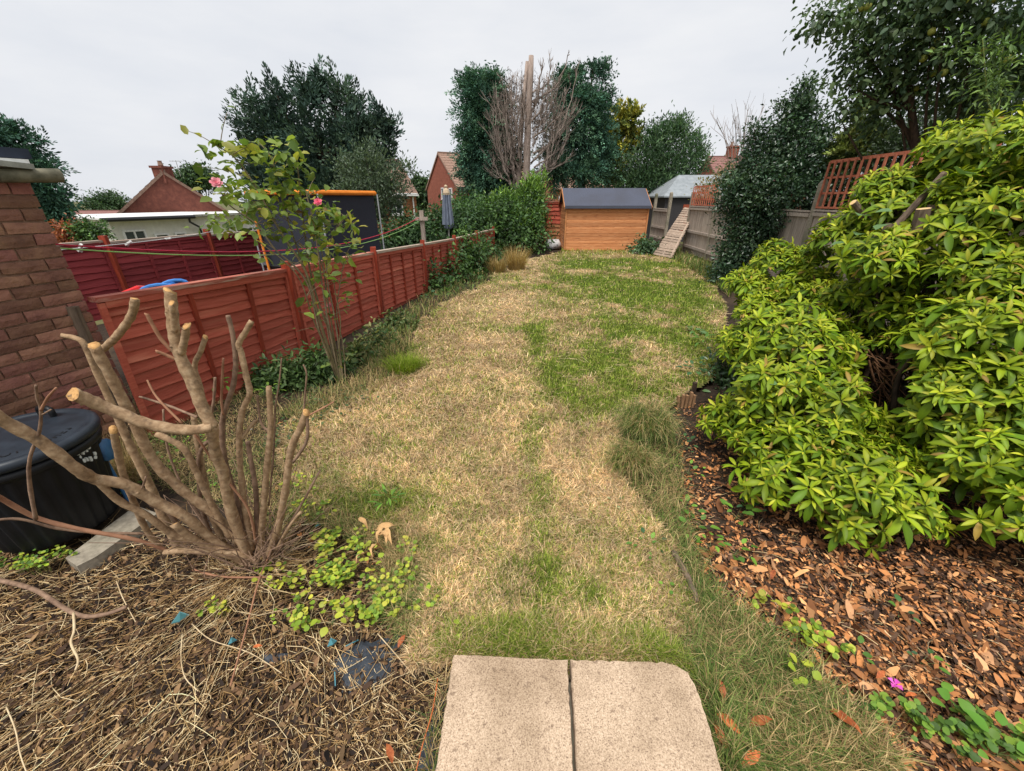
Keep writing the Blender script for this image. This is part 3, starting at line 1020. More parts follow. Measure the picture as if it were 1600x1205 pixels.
# ---- garden shed
M_SHEDW = noise_mat("honey_shiplap", [(0.25, lin(176, 112, 70)), (0.5, lin(196, 132, 86)), (0.75, lin(216, 158, 112))], scale=4, stretch=(.7, 8, 8), rough=.7, bump=.3, rnd=.2, big=(7, lin(128, 70, 40), .62, .70))
M_FELT = noise_mat("roof_felt", [(0.3, lin(62, 66, 78)), (0.7, lin(88, 92, 106))], scale=60, rough=.9, bump=.4, bdist=.003, big=(1.5, lin(72, 74, 84), .4, .7))
M_TRIM = noise_mat("shed_trim", [(0.3, lin(176, 112, 66)), (0.7, lin(206, 146, 98))], scale=5, stretch=(4, 4, .7), rough=.75, bump=.2)
SX0, SX1, SY, SD = 1.93, 4.86, 15.3, 1.75
EZ, RZ_ = 1.55, 2.07
shed = empty("garden_shed", (SX0, SY, 0), "honey brown wooden shed with grey felt roof at the end of the lawn", "shed", rz=R(.8))
SW = SX1 - SX0
body = MB()
body.box((SW / 2, SD / 2, EZ / 2 + .0), (SW - .06, SD - .06, EZ - .04))
body.add([(.04, .03, EZ - .02), (.04, SD / 2, RZ_ - .06), (.04, SD - .03, EZ - .02), (SW - .04, .03, EZ - .02), (SW - .04, SD / 2, RZ_ - .06), (SW - .04, SD - .03, EZ - .02)],
         [(0, 1, 2), (5, 4, 3), (0, 3, 4, 1), (1, 4, 5, 2)])
body.build("shed_carcass", M_SHEDW, shed)
def shiplap(L, h):
    n = 6
    mb = MB()
    vs = []
    for x in np.linspace(0, L, n):
        w = random.gauss(0, .0015)
        vs += [(x, -.018 + w, 0), (x, -.018 + w, h - .022), (x, -.002, h - .006), (x, 0, h), (x, 0, 0)]
    fs = []
    for i in range(n - 1):
        a, c = i * 5, i * 5 + 5
        for k in range(5):
            k2 = (k + 1) % 5
            fs.append((a + k, c + k, c + k2, a + k2))
    fs += [tuple(reversed(range(5))), tuple((n - 1) * 5 + k for k in range(5))]
    mb.add(vs, fs)
    return mb.mesh("board", M_SHEDW)
NB = 13
hb = (EZ - .02) / NB
sl = [shiplap(SW - .05, hb) for _ in range(3)]
sl2 = [shiplap(SD - .05, hb) for _ in range(2)]
for k in range(NB):
    place("board", random.choice(sl), shed, (.025, .028, .02 + k * hb), (random.gauss(0, .003), 0, 0))
    place("board", random.choice(sl2), shed, (.028, SD - .025, .02 + k * hb), (0, 0, R(-90)))
    place("board", random.choice(sl2), shed, (SW - .028, .025, .02 + k * hb), (0, 0, R(90)))
for x in (.0, SW):
    q = MB(); q.box((x, -.002, EZ / 2 + .0), (.045, .05, EZ - .04)); q.build("corner_trim", M_TRIM, shed)
slope = math.atan2(RZ_ - EZ, SD / 2)
q = MB()
for sg in (1, -1):
    y0, y1 = (-.09, SD / 2) if sg == 1 else (SD + .09, SD / 2)
    zl = EZ - .09 * math.tan(slope)
    n = 8
    for i in range(n):
        xa, xb = -.07 + (SW + .14) * i / n, -.07 + (SW + .14) * (i + 1) / n
        j0 = .0
        q.add([(xa, y0, zl), (xb, y0, zl), (xb, y1, RZ_), (xa, y1, RZ_), (xa, y0, zl + .03), (xb, y0, zl + .03), (xb, y1, RZ_ + .03), (xa, y1, RZ_ + .03)],
              [(0, 1, 2, 3), (7, 6, 5, 4), (0, 4, 5, 1), (3, 2, 6, 7)] + ([(0, 3, 7, 4)] if i == 0 else []) + ([(1, 5, 6, 2)] if i == n - 1 else []))
q.build("roof", M_FELT, shed)
q = MB(); q.box((SW / 2, -.098, EZ - .075), (SW + .14, .018, .085)); q.build("felt_drip_edge", M_FELT, shed)
for x in (-.082, SW + .082):
    q = MB()
    q.bar((x, -.11, EZ - .105), (x, SD / 2, RZ_ - .02), .018, .09, up=(0, 0, 1)); q.bar((x, SD + .11, EZ - .105), (x, SD / 2 + .001, RZ_ - .021), .018, .09, up=(0, 0, 1))
    q.build("bargeboard", M_TRIM, shed)
q = MB(); q.box((SW + .03, SD * .5, .85), (.02, SD - .2, 1.3))

# ---- neighbour's shed behind the right corner
M_ROOFGREY = noise_mat("grey_sheet_roof", [(0.3, lin(120, 126, 130)), (0.7, lin(150, 156, 160))], scale=4, rough=.7, bump=.1)
ns = empty("neighbour_shed", (7.2, 20.4, -.2), "dark boarded outbuilding with pale grey pitched roof past the right fence", "outbuilding")
q = MB(); q.box((1.6, 1.5, 1.0), (3.2, 3.0, 2.0)); q.build("wall", plain("dark_boarding", lin(54, 52, 54), .8), ns)
q = MB()
q.add([(-.15, -.15, 2.0), (3.4, -.15, 2.0), (3.4, 1.5, 2.95), (1.0, 1.5, 2.95), (-.15, 3.15, 2.0), (3.4, 3.15, 2.0), (-.15, -.15, 2.06), (3.4, -.15, 2.06), (3.4, 1.5, 3.0), (1.0, 1.5, 3.0), (-.15, 3.15, 2.06), (3.4, 3.15, 2.06)],
      [(6, 7, 8, 9), (9, 8, 11, 10), (6, 9, 10), (0, 6, 10, 4), (0, 1, 7, 6), (4, 10, 11, 5), (0, 4, 5, 1)])
q.build("roof", M_ROOFGREY, ns)
q = MB(); q.box((1.15, -.02, 1.05), (.55, .04, 1.3)); q.build("panel", plain("rust_panel", lin(150, 72, 48), .8), ns)

# ---- slatted pallet leaning on the fence
M_PALLET = noise_mat("bleached_pallet", [(0.3, lin(132, 112, 96)), (0.7, lin(184, 164, 146))], scale=7, stretch=(6, .8, 6), rough=.9, bump=.4, rnd=.16)
A0, A1 = G(1022, 399, 0), G(1047, 404, 0)
B0, B1 = P(1071, 325, 16.0), P(1086, 327, 15.2)
pal = empty("leaning_pallet", A0, "bleached slatted timber section leaning against the right fence posts", "pallet")
ax = [(A0, B0), ((A0 + A1) / 2, (B0 + B1) / 2), (A1, B1)]
for a, c in ax:
    q = MB(); q.bar(a - A0, c - A0, .05, .04); q.build("bearer", M_PALLET, pal)
for k in range(21):
    f = (k + .4) / 21
    a = A0.lerp(B0, f); c = A1.lerp(B1, f)
    q = MB(); q.bar(a - A0 + Vector((-.05, -.03, .03)), c - A0 + Vector((.05, -.03, .03 + random.uniform(-.02, .02))), .08 + random.uniform(-.015, .02), .016, up=(-.3, -.8, .5)); q.build("slat", M_PALLET, pal)

# ================================================================== HOUSES
M_HBRICK = noise_mat("far_brick", [(0.3, lin(118, 66, 52)), (0.55, lin(144, 84, 66)), (0.75, lin(164, 104, 84))], scale=6, detail=9, rough=.9, bump=.2, big=(12, lin(106, 60, 50), .58, .7))
M_HBRICK2 = noise_mat("tan_brick", [(0.3, lin(132, 84, 58)), (0.7, lin(172, 120, 84))], scale=6, detail=9, rough=.9, bump=.2)
M_BRICKDK = noise_mat("brown_brick", [(0.3, lin(92, 54, 46)), (0.55, lin(112, 66, 55)), (0.75, lin(130, 82, 68))], scale=5, detail=9, rough=.9, bump=.2)
M_TILE = noise_mat("clay_tile", [(0.3, lin(120, 92, 80)), (0.55, lin(150, 122, 106)), (0.75, lin(172, 146, 130))], scale=9, detail=6, rough=.85, bump=.2, big=(26, lin(96, 76, 66), .55, .7))
M_TILEBR = noise_mat("brown_tile", [(0.3, lin(104, 82, 70)), (0.7, lin(138, 112, 98))], scale=9, rough=.85, bump=.2)
M_TILERD = noise_mat("dull_red_tile", [(0.3, lin(118, 84, 80)), (0.7, lin(146, 108, 100))], scale=9, rough=.85, bump=.2)
M_RENDER = noise_mat("cream_render", [(0.3, lin(206, 204, 194)), (0.7, lin(226, 224, 214))], scale=5, rough=.9, bump=.1)
M_BLACKPL = plain("black_plastic", (.02, .021, .024), .45)
M_TAN = plain("tan_canvas", lin(190, 168, 140), .8)

def tiled_slope(a, b_, c, d, rows, cols, th=.05):
    """a-b along the eave, d-c along the ridge: overlapping tile courses with stepped, scalloped edges"""
    a, b_, c, d = map(Vector, (a, b_, c, d))
    nrm = (b_ - a).cross(d - a).normalized()
    mb = MB()
    for r in range(rows):
        f0, f1 = r / rows, (r + 1.12) / rows
        f1 = min(f1, 1)
        vs, fs = [], []
        for k in range(cols * 2 + 1):
            g_ = k / (cols * 2)
            lo = a.lerp(d, f0).lerp(b_.lerp(c, f0), g_)
            hi = a.lerp(d, f1).lerp(b_.lerp(c, f1), g_)
            w = .6 if k % 2 else 1.0
            vs += [lo - nrm * .01, lo + nrm * th * w, hi + nrm * th * .35 * w]
        for k in range(cols * 2):
            p = k * 3
            fs += [(p, p + 3, p + 4, p + 1), (p + 1, p + 4, p + 5, p + 2)]
        mb.add(vs, fs)
    return mb

def window(parent, c, ux, w, h, n, mull=2):
    """frame with panes; ux along the wall, n outward"""
    c, ux, n = Vector(c), Vector(ux), Vector(n)
    fm = MB()
    t_ = .07
    up = Vector((0, 0, 1))
    for sgn in (-1, 1):
        fm.bar(c + ux * (sgn * w / 2) - up * h / 2 + n * .04, c + ux * (sgn * w / 2) + up * h / 2 + n * .04, t_, .08, up=n)
        fm.bar(c - ux * (w / 2 - t_ / 2) + up * (sgn * (h / 2 - t_ / 2)) + n * .042, c + ux * (w / 2 - t_ / 2) + up * (sgn * (h / 2 - t_ / 2)) + n * .042, .08, t_, up=up)
    fm.bar(c - ux * (w / 2 + .06) - up * (h / 2 + .05) + n * .07, c + ux * (w / 2 + .06) - up * (h / 2 + .05) + n * .07, .12, .05, up=up)
    for k in range(1, mull):
        x = -w / 2 + w * k / mull
        fm.bar(c + ux * x - up * h / 2 + n * .038, c + ux * x + up * h / 2 + n * .038, .06, .07, up=n)
    f = fm.build("window", M_WHITE, parent)
    for k in range(mull):
        x = -w / 2 + w * (k + .5) / mull
        pm = MB()
        pm.bar(c + ux * x - up * (h / 2 - .03) + n * .012, c + ux * x + up * (h / 2 - .03) + n * .012, w / mull - .05, .012, up=n)
        pm.build("pane", M_GLASS, f)
    return f

def gabled(name, label, org, ux, Lx, Ly, zg, ze, zr, brick, tile, rows=12, cols=22, over=.25, cat="house"):
    """org = near corner; ux along the ridge, uy across; gables at both ends"""
    ux = Vector((*ux, 0)).normalized()
    uy = Vector((-ux.y, ux.x, 0))
    e = empty(name, (org[0], org[1], zg), label, cat)
    def W(x, y, z): return ux * x + uy * y + Vector((0, 0, z - zg))
    mb = MB()
    vs = [W(0, 0, zg), W(Lx, 0, zg), W(Lx, Ly, zg), W(0, Ly, zg), W(0, 0, ze), W(Lx, 0, ze), W(Lx, Ly, ze), W(0, Ly, ze), W(0, Ly / 2, zr), W(Lx, Ly / 2, zr)]
    mb.add(vs, [(0, 1, 5, 4), (2, 3, 7, 6), (3, 0, 4, 8, 7), (1, 2, 6, 9, 5)])
    mb.build("wall", brick, e)
    s_ = 1 if Lx > 0 else -1
    xo0, xo1 = -.06 * s_, Lx + .06 * s_
    dz = over * (zr - ze) / (Ly / 2)
    mb = tiled_slope(W(xo0, -over, ze - dz + .04), W(xo1, -over, ze - dz + .04), W(xo1, Ly / 2, zr + .04), W(xo0, Ly / 2, zr + .04), rows, cols) if s_ > 0 else \
        tiled_slope(W(xo1, -over, ze - dz + .04), W(xo0, -over, ze - dz + .04), W(xo0, Ly / 2, zr + .04), W(xo1, Ly / 2, zr + .04), rows, cols)
    m2 = tiled_slope(W(xo1, Ly + over, ze - dz + .04), W(xo0, Ly + over, ze - dz + .04), W(xo0, Ly / 2, zr + .04), W(xo1, Ly / 2, zr + .04), rows, cols)
    if s_ < 0:
        m2 = tiled_slope(W(xo0, Ly + over, ze - dz + .04), W(xo1, Ly + over, ze - dz + .04), W(xo1, Ly / 2, zr + .04), W(xo0, Ly / 2, zr + .04), rows, cols)
    mb.add(m2.v, m2.f)
    mb.bar(W(xo0, Ly / 2, zr + .07), W(xo1, Ly / 2, zr + .07), .22, .10)
    for x in (xo0, xo1):
        for y0 in (-over, Ly + over):
            mb.bar(W(x, y0, ze - dz), W(x, Ly / 2, zr), .05, .13)
    mb.build("roof", tile, e)
    return e, W, ux, uy

# the brick house seen between the tree and the leylandii
e, W, ux, uy = gabled("brick_house", "red brick gable house with pale pantiled roof left of the dead tree", (-4.24, 34.0), (.876, .482), 7.5, 7.4, -3.0, 2.62, 5.10, M_HBRICK, M_TILE, 13, 24)
gx = -ux
window(e, W(0, 1.35, 2.05), uy, .55, .95, gx, 1)
window(e, W(0, 3.2, 2.15), uy, .5, .85, gx, 1)
window(e, W(3.3, 0, 1.95), ux, 1.5, .95, -uy, 2)
q = MB(); q.bar(W(-.05, -.31, 2.44), W(7.6, -.31, 2.44), .11, .09); q.bar(W(-.03, -.2, 2.55), W(7.55, -.2, 2.55), .2, .04); q.build("gutter", M_BLACKPL, e)
q = MB(); q.tube([W(.42, -.30, 2.42), W(.42, -.10, 2.2), W(.42, -.10, -3)], .045, 6); q.build("downpipe", plain("buff_pipe", lin(190, 170, 158), .6), e)

# the house half hidden behind the grey green shrub
e, W, ux, uy = gabled("tan_brick_house", "tan brick house with brown roof and white downpipe behind the grey green shrub", (-6.6, 30.0), (.876, .482), -8.5, 7.4, -3.0, 2.15, 4.25, M_HBRICK2, M_TILEBR, 11, 26)
window(e, W(-1.45, 0, 1.25), ux, .85, .95, -uy, 2)
window(e, W(-4.0, 0, 1.25), ux, 1.3, .95, -uy, 2)
q = MB(); q.bar(W(-8.6, -.31, 1.96), W(.1, -.31, 1.96), .12, .10); q.bar(W(-8.5, -.18, 2.06), W(.05, -.18, 2.06), .22, .05); q.build("gutter", M_WHITE, e)
q = MB(); q.tube([W(-.25, -.30, 1.95), W(-.25, -.10, 1.75), W(-.25, -.10, -3)], .05, 6); q.build("downpipe", M_WHITE, e)

# dark gable with white extension in front (left)
gd = Vector((.356, .934, 0)).normalized()
L0, R0 = Vector((-20.2, 22.07, 0)), Vector((-16.5, 24.93, 0))
e, W, ux, uy = gabled("dark_gable_house", "brown brick gable with a stub chimney behind the white extension", (L0.x, L0.y), (.61, -.79), -7.0, (R0 - L0).length, -2.6, 1.06, 3.0, M_BRICKDK, M_TILEBR, 8, 14, over=.1)
# uy of this frame must run along the gable
q = MB(); cx_ = W(-.35, (R0 - L0).length * .5, 2.85); q.box(cx_, (.55, .7, .75)); q.box(cx_ + Vector((0, 0, .40)), (.66, .82, .10)); q.build("chimney", M_BRICKDK, e)
q = MB(); q.lathe([(.10, 0), (.12, .04), (.09, .22), (.11, .25)], 10); q.build("chimney_pot", M_TILE, e, loc=cx_ + Vector((0, 0, .45)))
q = MB()
am = cx_ + Vector((.5, .5, .0)); q.tube([am, am + Vector((0, 0, .75))], .015, 5)
for k in range(4): q.tube([am + Vector((-.25 + .15 * k, -.12, .72)), am + Vector((-.25 + .15 * k, .12, .72))], .01, 4)
q.tube([am + Vector((-.35, 0, .72)), am + Vector((.35, 0, .72))], .01, 4)
q.build("aerial", M_LEAD, e)

ext = empty("white_extension", (-16.5, 19.9, -2.6), "low cream rendered extension with black gutter behind the maroon fence", "extension")
nE = Vector((.934, -.356, 0))
def E(s_, n_, z): return gd * s_ + nE * n_ + Vector((0, 0, z + 2.6))
q = MB()
q.add([E(-1.9, 0, -2.6), E(5.3, 0, -2.6), E(5.3, -2.9, -2.6), E(-1.9, -2.9, -2.6), E(-1.9, 0, .92), E(5.3, 0, .92), E(5.3, -2.9, .92), E(-1.9, -2.9, .92)], [(0, 1, 5, 4), (1, 2, 6, 5), (2, 3, 7, 6), (3, 0, 4, 7), (4, 5, 6, 7)])
q.build("wall", M_RENDER, ext)
q = MB()
q.add([E(-2.3, .35, .95), E(5.6, .35, .95), E(5.6, -2.9, 1.02), E(-2.3, -2.9, 1.02), E(-2.3, .35, 1.02), E(5.6, .35, 1.02), E(5.6, -2.9, 1.10), E(-2.3, -2.9, 1.10)], [(3, 2, 1, 0), (0, 1, 5, 4), (1, 2, 6, 5), (2, 3, 7, 6), (3, 0, 4, 7), (4, 5, 6, 7)])
q.build("roof", M_WHITE, ext)
q = MB(); q.tube([E(-2.35, .45, .95), E(1.37, .45, .95)], .085, 8, cap0=0, cap1=0); q.build("gutter", M_BLACKPL, ext)
q = MB(); q.tube([E(1.37, .42, 1.02), E(5.6, .42, 1.05)], .03, 6); q.build("conduit", M_LEAD, ext)
q = MB(); q.tube([E(1.1, .45, .93), E(1.12, .38, .72), E(1.65, .15, .45), E(1.72, .08, -.2), E(1.72, .08, -2)], .05, 7); q.build("downpipe", M_BLACKPL, ext)
window(ext, E(-1.15, 0, .18), gd, .8, .62, nE, 2)
window(ext, E(-.1, 0, .02), gd, .55, .5, nE, 1)
window(ext, E(.72, 0, .02), gd, .45, .5, nE, 1)
window(ext, E(4.2, 0, -.1), gd, 1.2, .8, nE, 2)

# far terrace at the left
fx0, fx1 = P(108, 345, 46).x, P(190, 345, 46).x
e, W, ux, uy = gabled("far_terrace", "distant house with dull red roof beyond the conifer at the left", (fx0 - 4, 46.0), (1, .03), (fx1 - fx0) + 9, 8, -4.8, -1.3, .42, M_BRICKDK, M_TILERD, 8, 26)
window(e, W(6.7 + 4, 0, -1.9), ux, 1.2, .9, -uy, 2)
window(e, W(8.6 + 4, 0, -1.7), ux, .9, .7, -uy, 1)

# roof with chimney seen past the right fence
hx = P(1100, 262, 42).x
e, W, ux, uy = gabled("roofed_house", "brown tiled roof with a brick chimney between the laurel and the holly", (hx, 38.0), (1, -.05), 7.5, 8, -3.0, 2.75, 5.2, M_HBRICK, M_TILERD, 12, 22)
cc = W(2.1, 4.0, 5.55); q = MB(); q.box(cc, (.8, .8, .95)); q.box(cc + Vector((0, 0, .48)), (.92, .92, .12)); q.build("chimney", M_HBRICK, e)
q = MB(); q.lathe([(.13, 0), (.15, .05), (.11, .3), (.13, .34)], 10); q.build("chimney_pot", M_TILE, e, loc=cc + Vector((-.18, 0, .53)))
# pale roof glimpsed behind the shed's left end
gxx = P(868, 300, 40).x
e, W, ux, uy = gabled("pale_roofed_house", "pale tiled roof glimpsed through the trees above the shed's left end", (gxx, 40.0), (1, .1), 6.0, 8, -3.0, 2.6, 4.9, M_HBRICK2, M_TILE, 12, 20)
window(e, W(.9, 0, 1.6), ux, 1.1, .9, -uy, 2)

# ================================================================== GARDEN THINGS BEYOND THE FENCE
# trampoline
M_NET = noise_mat("trampoline_net", [(0.3, lin(38, 40, 48)), (0.7, lin(56, 58, 68))], scale=90, rough=.85, bump=.2)
M_FOAM = noise_mat("orange_foam", [(0.3, lin(206, 112, 30)), (0.7, lin(228, 138, 50))], scale=10, rough=.8, bump=.1)
M_STEEL = noise_mat("galvanised", [(0.3, lin(150, 154, 158)), (0.7, lin(196, 200, 204))], scale=20, rough=.45, bump=.1, metallic=.4)
tc_ = Vector((-4.15, 9.1, 0))
tramp = empty("trampoline", tc_, "black netted trampoline with an orange foam top rail in the neighbouring garden", "trampoline")
NT = 6
rad = 1.28
an0 = R(-60 - 2)
cs_ = [Vector((rad * math.cos(an0 + 2 * math.pi * k / NT), rad * math.sin(an0 + 2 * math.pi * k / NT), 0)) for k in range(NT)]
zlo, zhi = .55, 1.83
nm = MB()
for k in range(NT):
    a, c = cs_[k], cs_[(k + 1) % NT]
    m_ = 8
    for i in range(m_):
        p, p2 = a.lerp(c, i / m_), a.lerp(c, (i + 1) / m_)
        s0_, s1_ = 1 - .03 * math.sin(math.pi * i / m_), 1 - .03 * math.sin(math.pi * (i + 1) / m_)
        vs = []
        for th in (0, -.01):
            vs += [p * (s0_ + th) + Vector((0, 0, zlo)), p2 * (s1_ + th) + Vector((0, 0, zlo)), p2 * (s1_ + th) + Vector((0, 0, zhi)), p * (s0_ + th) + Vector((0, 0, zhi))]
        nm.add(vs, [(0, 1, 2, 3), (7, 6, 5, 4)])
nm.build("net", M_NET, tramp)
for k in range(NT):
    a, c = cs_[k], cs_[(k + 1) % NT]
    q = MB(); q.tube([a * 1.02 + Vector((0, 0, zhi + .02)), c * 1.02 + Vector((0, 0, zhi + .02))], .044, 9, cap0=0, cap1=0); q.build("foam_rail", M_FOAM, tramp)
    q = MB(); q.tube([a * 1.06 + Vector((0, 0, -.1)), a * 1.06 + Vector((0, 0, zhi))], .015, 7, cap0=0, cap1=0); q.build("pole", M_STEEL, tramp)
q = MB(); q.tube([P(398, 340, 8.0) - tc_, P(426, 440, 7.9) - tc_], .022, 7, cap0=0, cap1=0); q.build("leaning_pole", M_FOAM, tramp)
q = MB(); q.lathe([(1.25, .5), (1.28, .56), (1.2, .58), (.3, .55), (.01, .545)], 36); q.build("mat", M_BLACKPL, tramp)

# parasol, closed
M_GREYCLOTH = noise_mat("grey_canvas", [(0.3, lin(84, 92, 108)), (0.7, lin(126, 134, 150))], scale=8, stretch=(4, 4, .7), rough=.85, bump=.2)
pp = P(699, 330, 12.0)
par = empty("closed_parasol", (pp.x, 12.0, -.15), "closed grey parasol standing beyond the red fence", "parasol")
mod = lambda i, an: (.028 * math.cos(9 * an) if 1 < i < 6 else 0)
q = MB(); q.lathe([(.02, 2.09), (.05, 2.06), (.075, 1.98), (.10, 1.75), (.125, 1.45), (.14, 1.24), (.10, 1.14), (.03, 1.16)], 54, mod=mod); q.build("canopy", M_GREYCLOTH, par)
q = MB(); q.lathe([(.02, 0), (.085, .0), (.095, .05), (.07, .13), (.035, .17), (.05, .21), (.02, .25)], 16); q.build("cap", M_TAN, par, loc=(0, 0, 1.99))
q = MB(); q.tube([(0, 0, 0), (0, 0, 2.05)], .024, 8); q.build("pole", M_LEAD, par)

# washing line post and lines
wp = P(664, 390, 9.6); wt = P(659, 338, 9.6)
post = empty("washing_line_post", (wp.x, 9.6, -.15), "grey timber washing line post beyond the red fence", "post")
q = MB(); q.bar((0, 0, 0), (wt.x - wp.x, 0, wt.z + .15 + .12), .085, .085); q.build("upright", M_GREYWOOD, post)
q = MB(); q.bar((wt.x - wp.x - .13, -.06, wt.z + .10), (wt.x - wp.x + .14, -.06, wt.z + .10), .05, .07); q.build("crosspiece", M_GREYWOOD, post)
def line_(name, label, a, c, sag, rad, mat, n=24):
    pts = [a.lerp(c, i / n) - Vector((0, 0, sag * 4 * (i / n) * (1 - i / n))) for i in range(n + 1)]
    q = MB(); q.tube([p - a for p in pts], rad, 5)
    o = q.build(name, mat, None, loc=a)
    return tag(o, label, "washing line"), pts
gE = Vector((-3.18, 2.86, P(104, 387, 2.86).z))
M_GREENL = plain("green_cord", lin(140, 186, 104), .5); M_REDL = plain("red_cord", lin(190, 36, 66), .5); M_WHL = plain("white_cord", (.7, .7, .68), .6)
line_("washing_line", "green washing line running from the brick wall to the post", gE, P(656, 345, 9.55), .30, .0055, M_GREENL)
gE2 = Vector((-3.25, 2.86, P(104, 380, 2.86).z))
_o, pts_ = line_("washing_line", "red washing line above the green one", gE2, P(655, 340, 9.55), .30, .0065, M_REDL)
_o, wpts = line_("washing_line", "thin white line with pegs rising across the maroon fence", Vector((-3.6, 3.2, P(140, 390, 3.3).z)), P(350, 358, 8.2), .03, .004, M_WHL)
for k, i in enumerate((2, 6, 11)):
    p = wpts[i]
    q = MB(); q.box((0, .006, 0), (.018, .012, .075), Matrix.Rotation(.5 + k * .4, 3, 'Y')); q.box((0, -.006, .002), (.018, .012, .075), Matrix.Rotation(.7 + k * .4, 3, 'Y'))
    tag(q.build("clothes_peg", M_WHITE, None, loc=p), ["white clothes peg nearest the brick wall", "middle white clothes peg on the line", "white clothes peg furthest along the line"][k], "clothes peg", "pegs on the white line")

# toy
M_TOYR = plain("toy_red", lin(214, 38, 40), .4); M_TOYB = plain("toy_blue", lin(60, 126, 200), .4)
tp = P(228, 447, 4.3)
toy = empty("toy_ride", (tp.x, 4.3, -.15), "red and blue plastic toy peeping over the near red fence panel", "toy")
q = MB(); zt = tp.z + .09
q.box((-.07, 0, zt * .5 + .0), (.18, .36, zt), jit=.01); q.tube([(-.14, .16, zt), (-.10, 0, zt + .035), (-.14, -.16, zt)], .03, 8); q.build("body", M_TOYR, toy)
q = MB(); q.tube(catmull([(.02, -.12, zt - .3), (.02, -.12, zt + .02), (.22, .05, zt + .05), (.26, .06, zt - .2)]), .022, 8); q.tube(catmull([(.02, .16, zt - .3), (.02, .16, zt + .02), (.2, .30, zt + .05), (.24, .3, zt - .2)]), .022, 8)
q.tube([(.12, .01, zt + .04), (.12, .27, zt + .04)], .018, 7); q.build("handle", M_TOYB, toy)

# white rubble bag
q = MB(); q.lathe([(.05, 0), (.28, .01), (.32, .12), (.29, .26), (.20, .33), (.05, .30)], 18, mod=lambda i, an: .04 * math.sin(3 * an + i * 1.7) + .02 * math.sin(7 * an + i))
tag(q.build("rubble_bag", plain("white_sack", (.66, .66, .66), .6), None, True, loc=P(864, 386, 16.3) * 1), "slumped white sack against the faded red panel", "sack")
bpy.data.objects["rubble_bag"].location.z = -.02

# ================================================================== TREES AND SHRUBS
def blob(px, py, rx, ry, d, rd=None):
    c = P(px, py, d)
    t_ = d / ray(px, py)[1]
    k = t_ / FPX
    return np.array(c), np.array([rx * k, (rd if rd is not None else (rx + ry) * .5 * k), ry * k])

def clumps(blobs, n, shell=.45, r=rng):
    """n clump centres shared among the blobs, most of them towards the outside"""
    w = np.array([b[1][0] * b[1][2] for b in blobs]) ** .9
    w = w / w.sum()
    C, O = [], []
    for (c, rr), q in zip(blobs, w):
        k = max(3, int(round(n * q)))
        u = sph(k, r)
        f = r.uniform(shell, 1.0, (k, 1)) ** .7
        C.append(c + u * rr * f)
        O.append(u)
    return np.concatenate(C), np.concatenate(O)

def leaf_crown(name, blobs, n, per, cr, L, Wr, cols, templ, mat, parent, shell=.35, droop=.25, jit=.2, flat=.8, upn=.7, Lj=.3):
    C, O = clumps(blobs, n, shell)
    k = len(C)
    tint = np.clip(1 + rng.normal(0, .22, (k, 1)), .5, 1.7)
    base = palette(k, cols, .06) * tint
    m_ = k * per
    idx = np.repeat(np.arange(k), per)
    off = rng.normal(size=(m_, 3)) * cr * np.array([1, 1, flat]) * rng.uniform(.6, 1.25, (k, 1))[idx]
    pos = C[idx] + off
    out = unit(off + .6 * cr * O[idx])
    ax = unit(out * .7 + rng.normal(size=(m_, 3)) * .6 + np.array([0, 0, -droop]))
    nr = unit(out * .5 + np.array([0, 0, upn]) + rng.normal(size=(m_, 3)) * .5)
    Ls = L * (1 + rng.normal(0, Lj, m_)).clip(.45, 1.7)
    col = np.clip(base[idx] * (1 + rng.normal(0, jit, (m_, 1))), .003, 1)
    return leaves(name, pos, ax, nr, Ls, Ls * Wr, col, templ, mat, parent, "stuff")

def spray_crown(name, blobs, n, per, Ls, leafL, leafW, cols, mat, parent, shell=.3, up=.5, out_=1.0, jit=.2, droop_tip=.3, spread_=.9, wid=.07):
    C, O = clumps(blobs, n, shell)
    k = len(C)
    ax = unit(O * out_ + np.array([0, 0, up]) + rng.normal(size=(k, 3)) * .35)
    tint = np.clip(1 + rng.normal(0, .25, (k, 1)), .45, 1.7)
    base = palette(k, cols, .05) * tint
    m_ = k * per
    idx = np.repeat(np.arange(k), per)
    s = rng.random(m_)
    Lk = (Ls * rng.uniform(.6, 1.4, k))[idx]
    A = ax[idx]
    side = unit(np.cross(A, rng.normal(size=(m_, 3))))
    pos = C[idx] + A * ((s - .55) * Lk)[:, None] + np.array([0, 0, -1.0]) * (s ** 2 * Lk * droop_tip)[:, None] + side * (wid * rng.random(m_) * (1.15 - s) * Lk)[:, None]
    la = unit(A * .8 + side * spread_ * (1.1 - s)[:, None] + np.array([0, 0, -droop_tip * .5]))
    nr = unit(np.cross(la, side) + rng.normal(size=(m_, 3)) * .4)
    LL = leafL * (1.15 - .5 * s) * rng.uniform(.6, 1.3, m_)
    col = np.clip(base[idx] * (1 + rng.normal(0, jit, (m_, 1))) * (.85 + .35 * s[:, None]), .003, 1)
    return leaves(name, pos, la, nr, LL, LL * leafW, col, 'needle', mat, parent, "stuff")

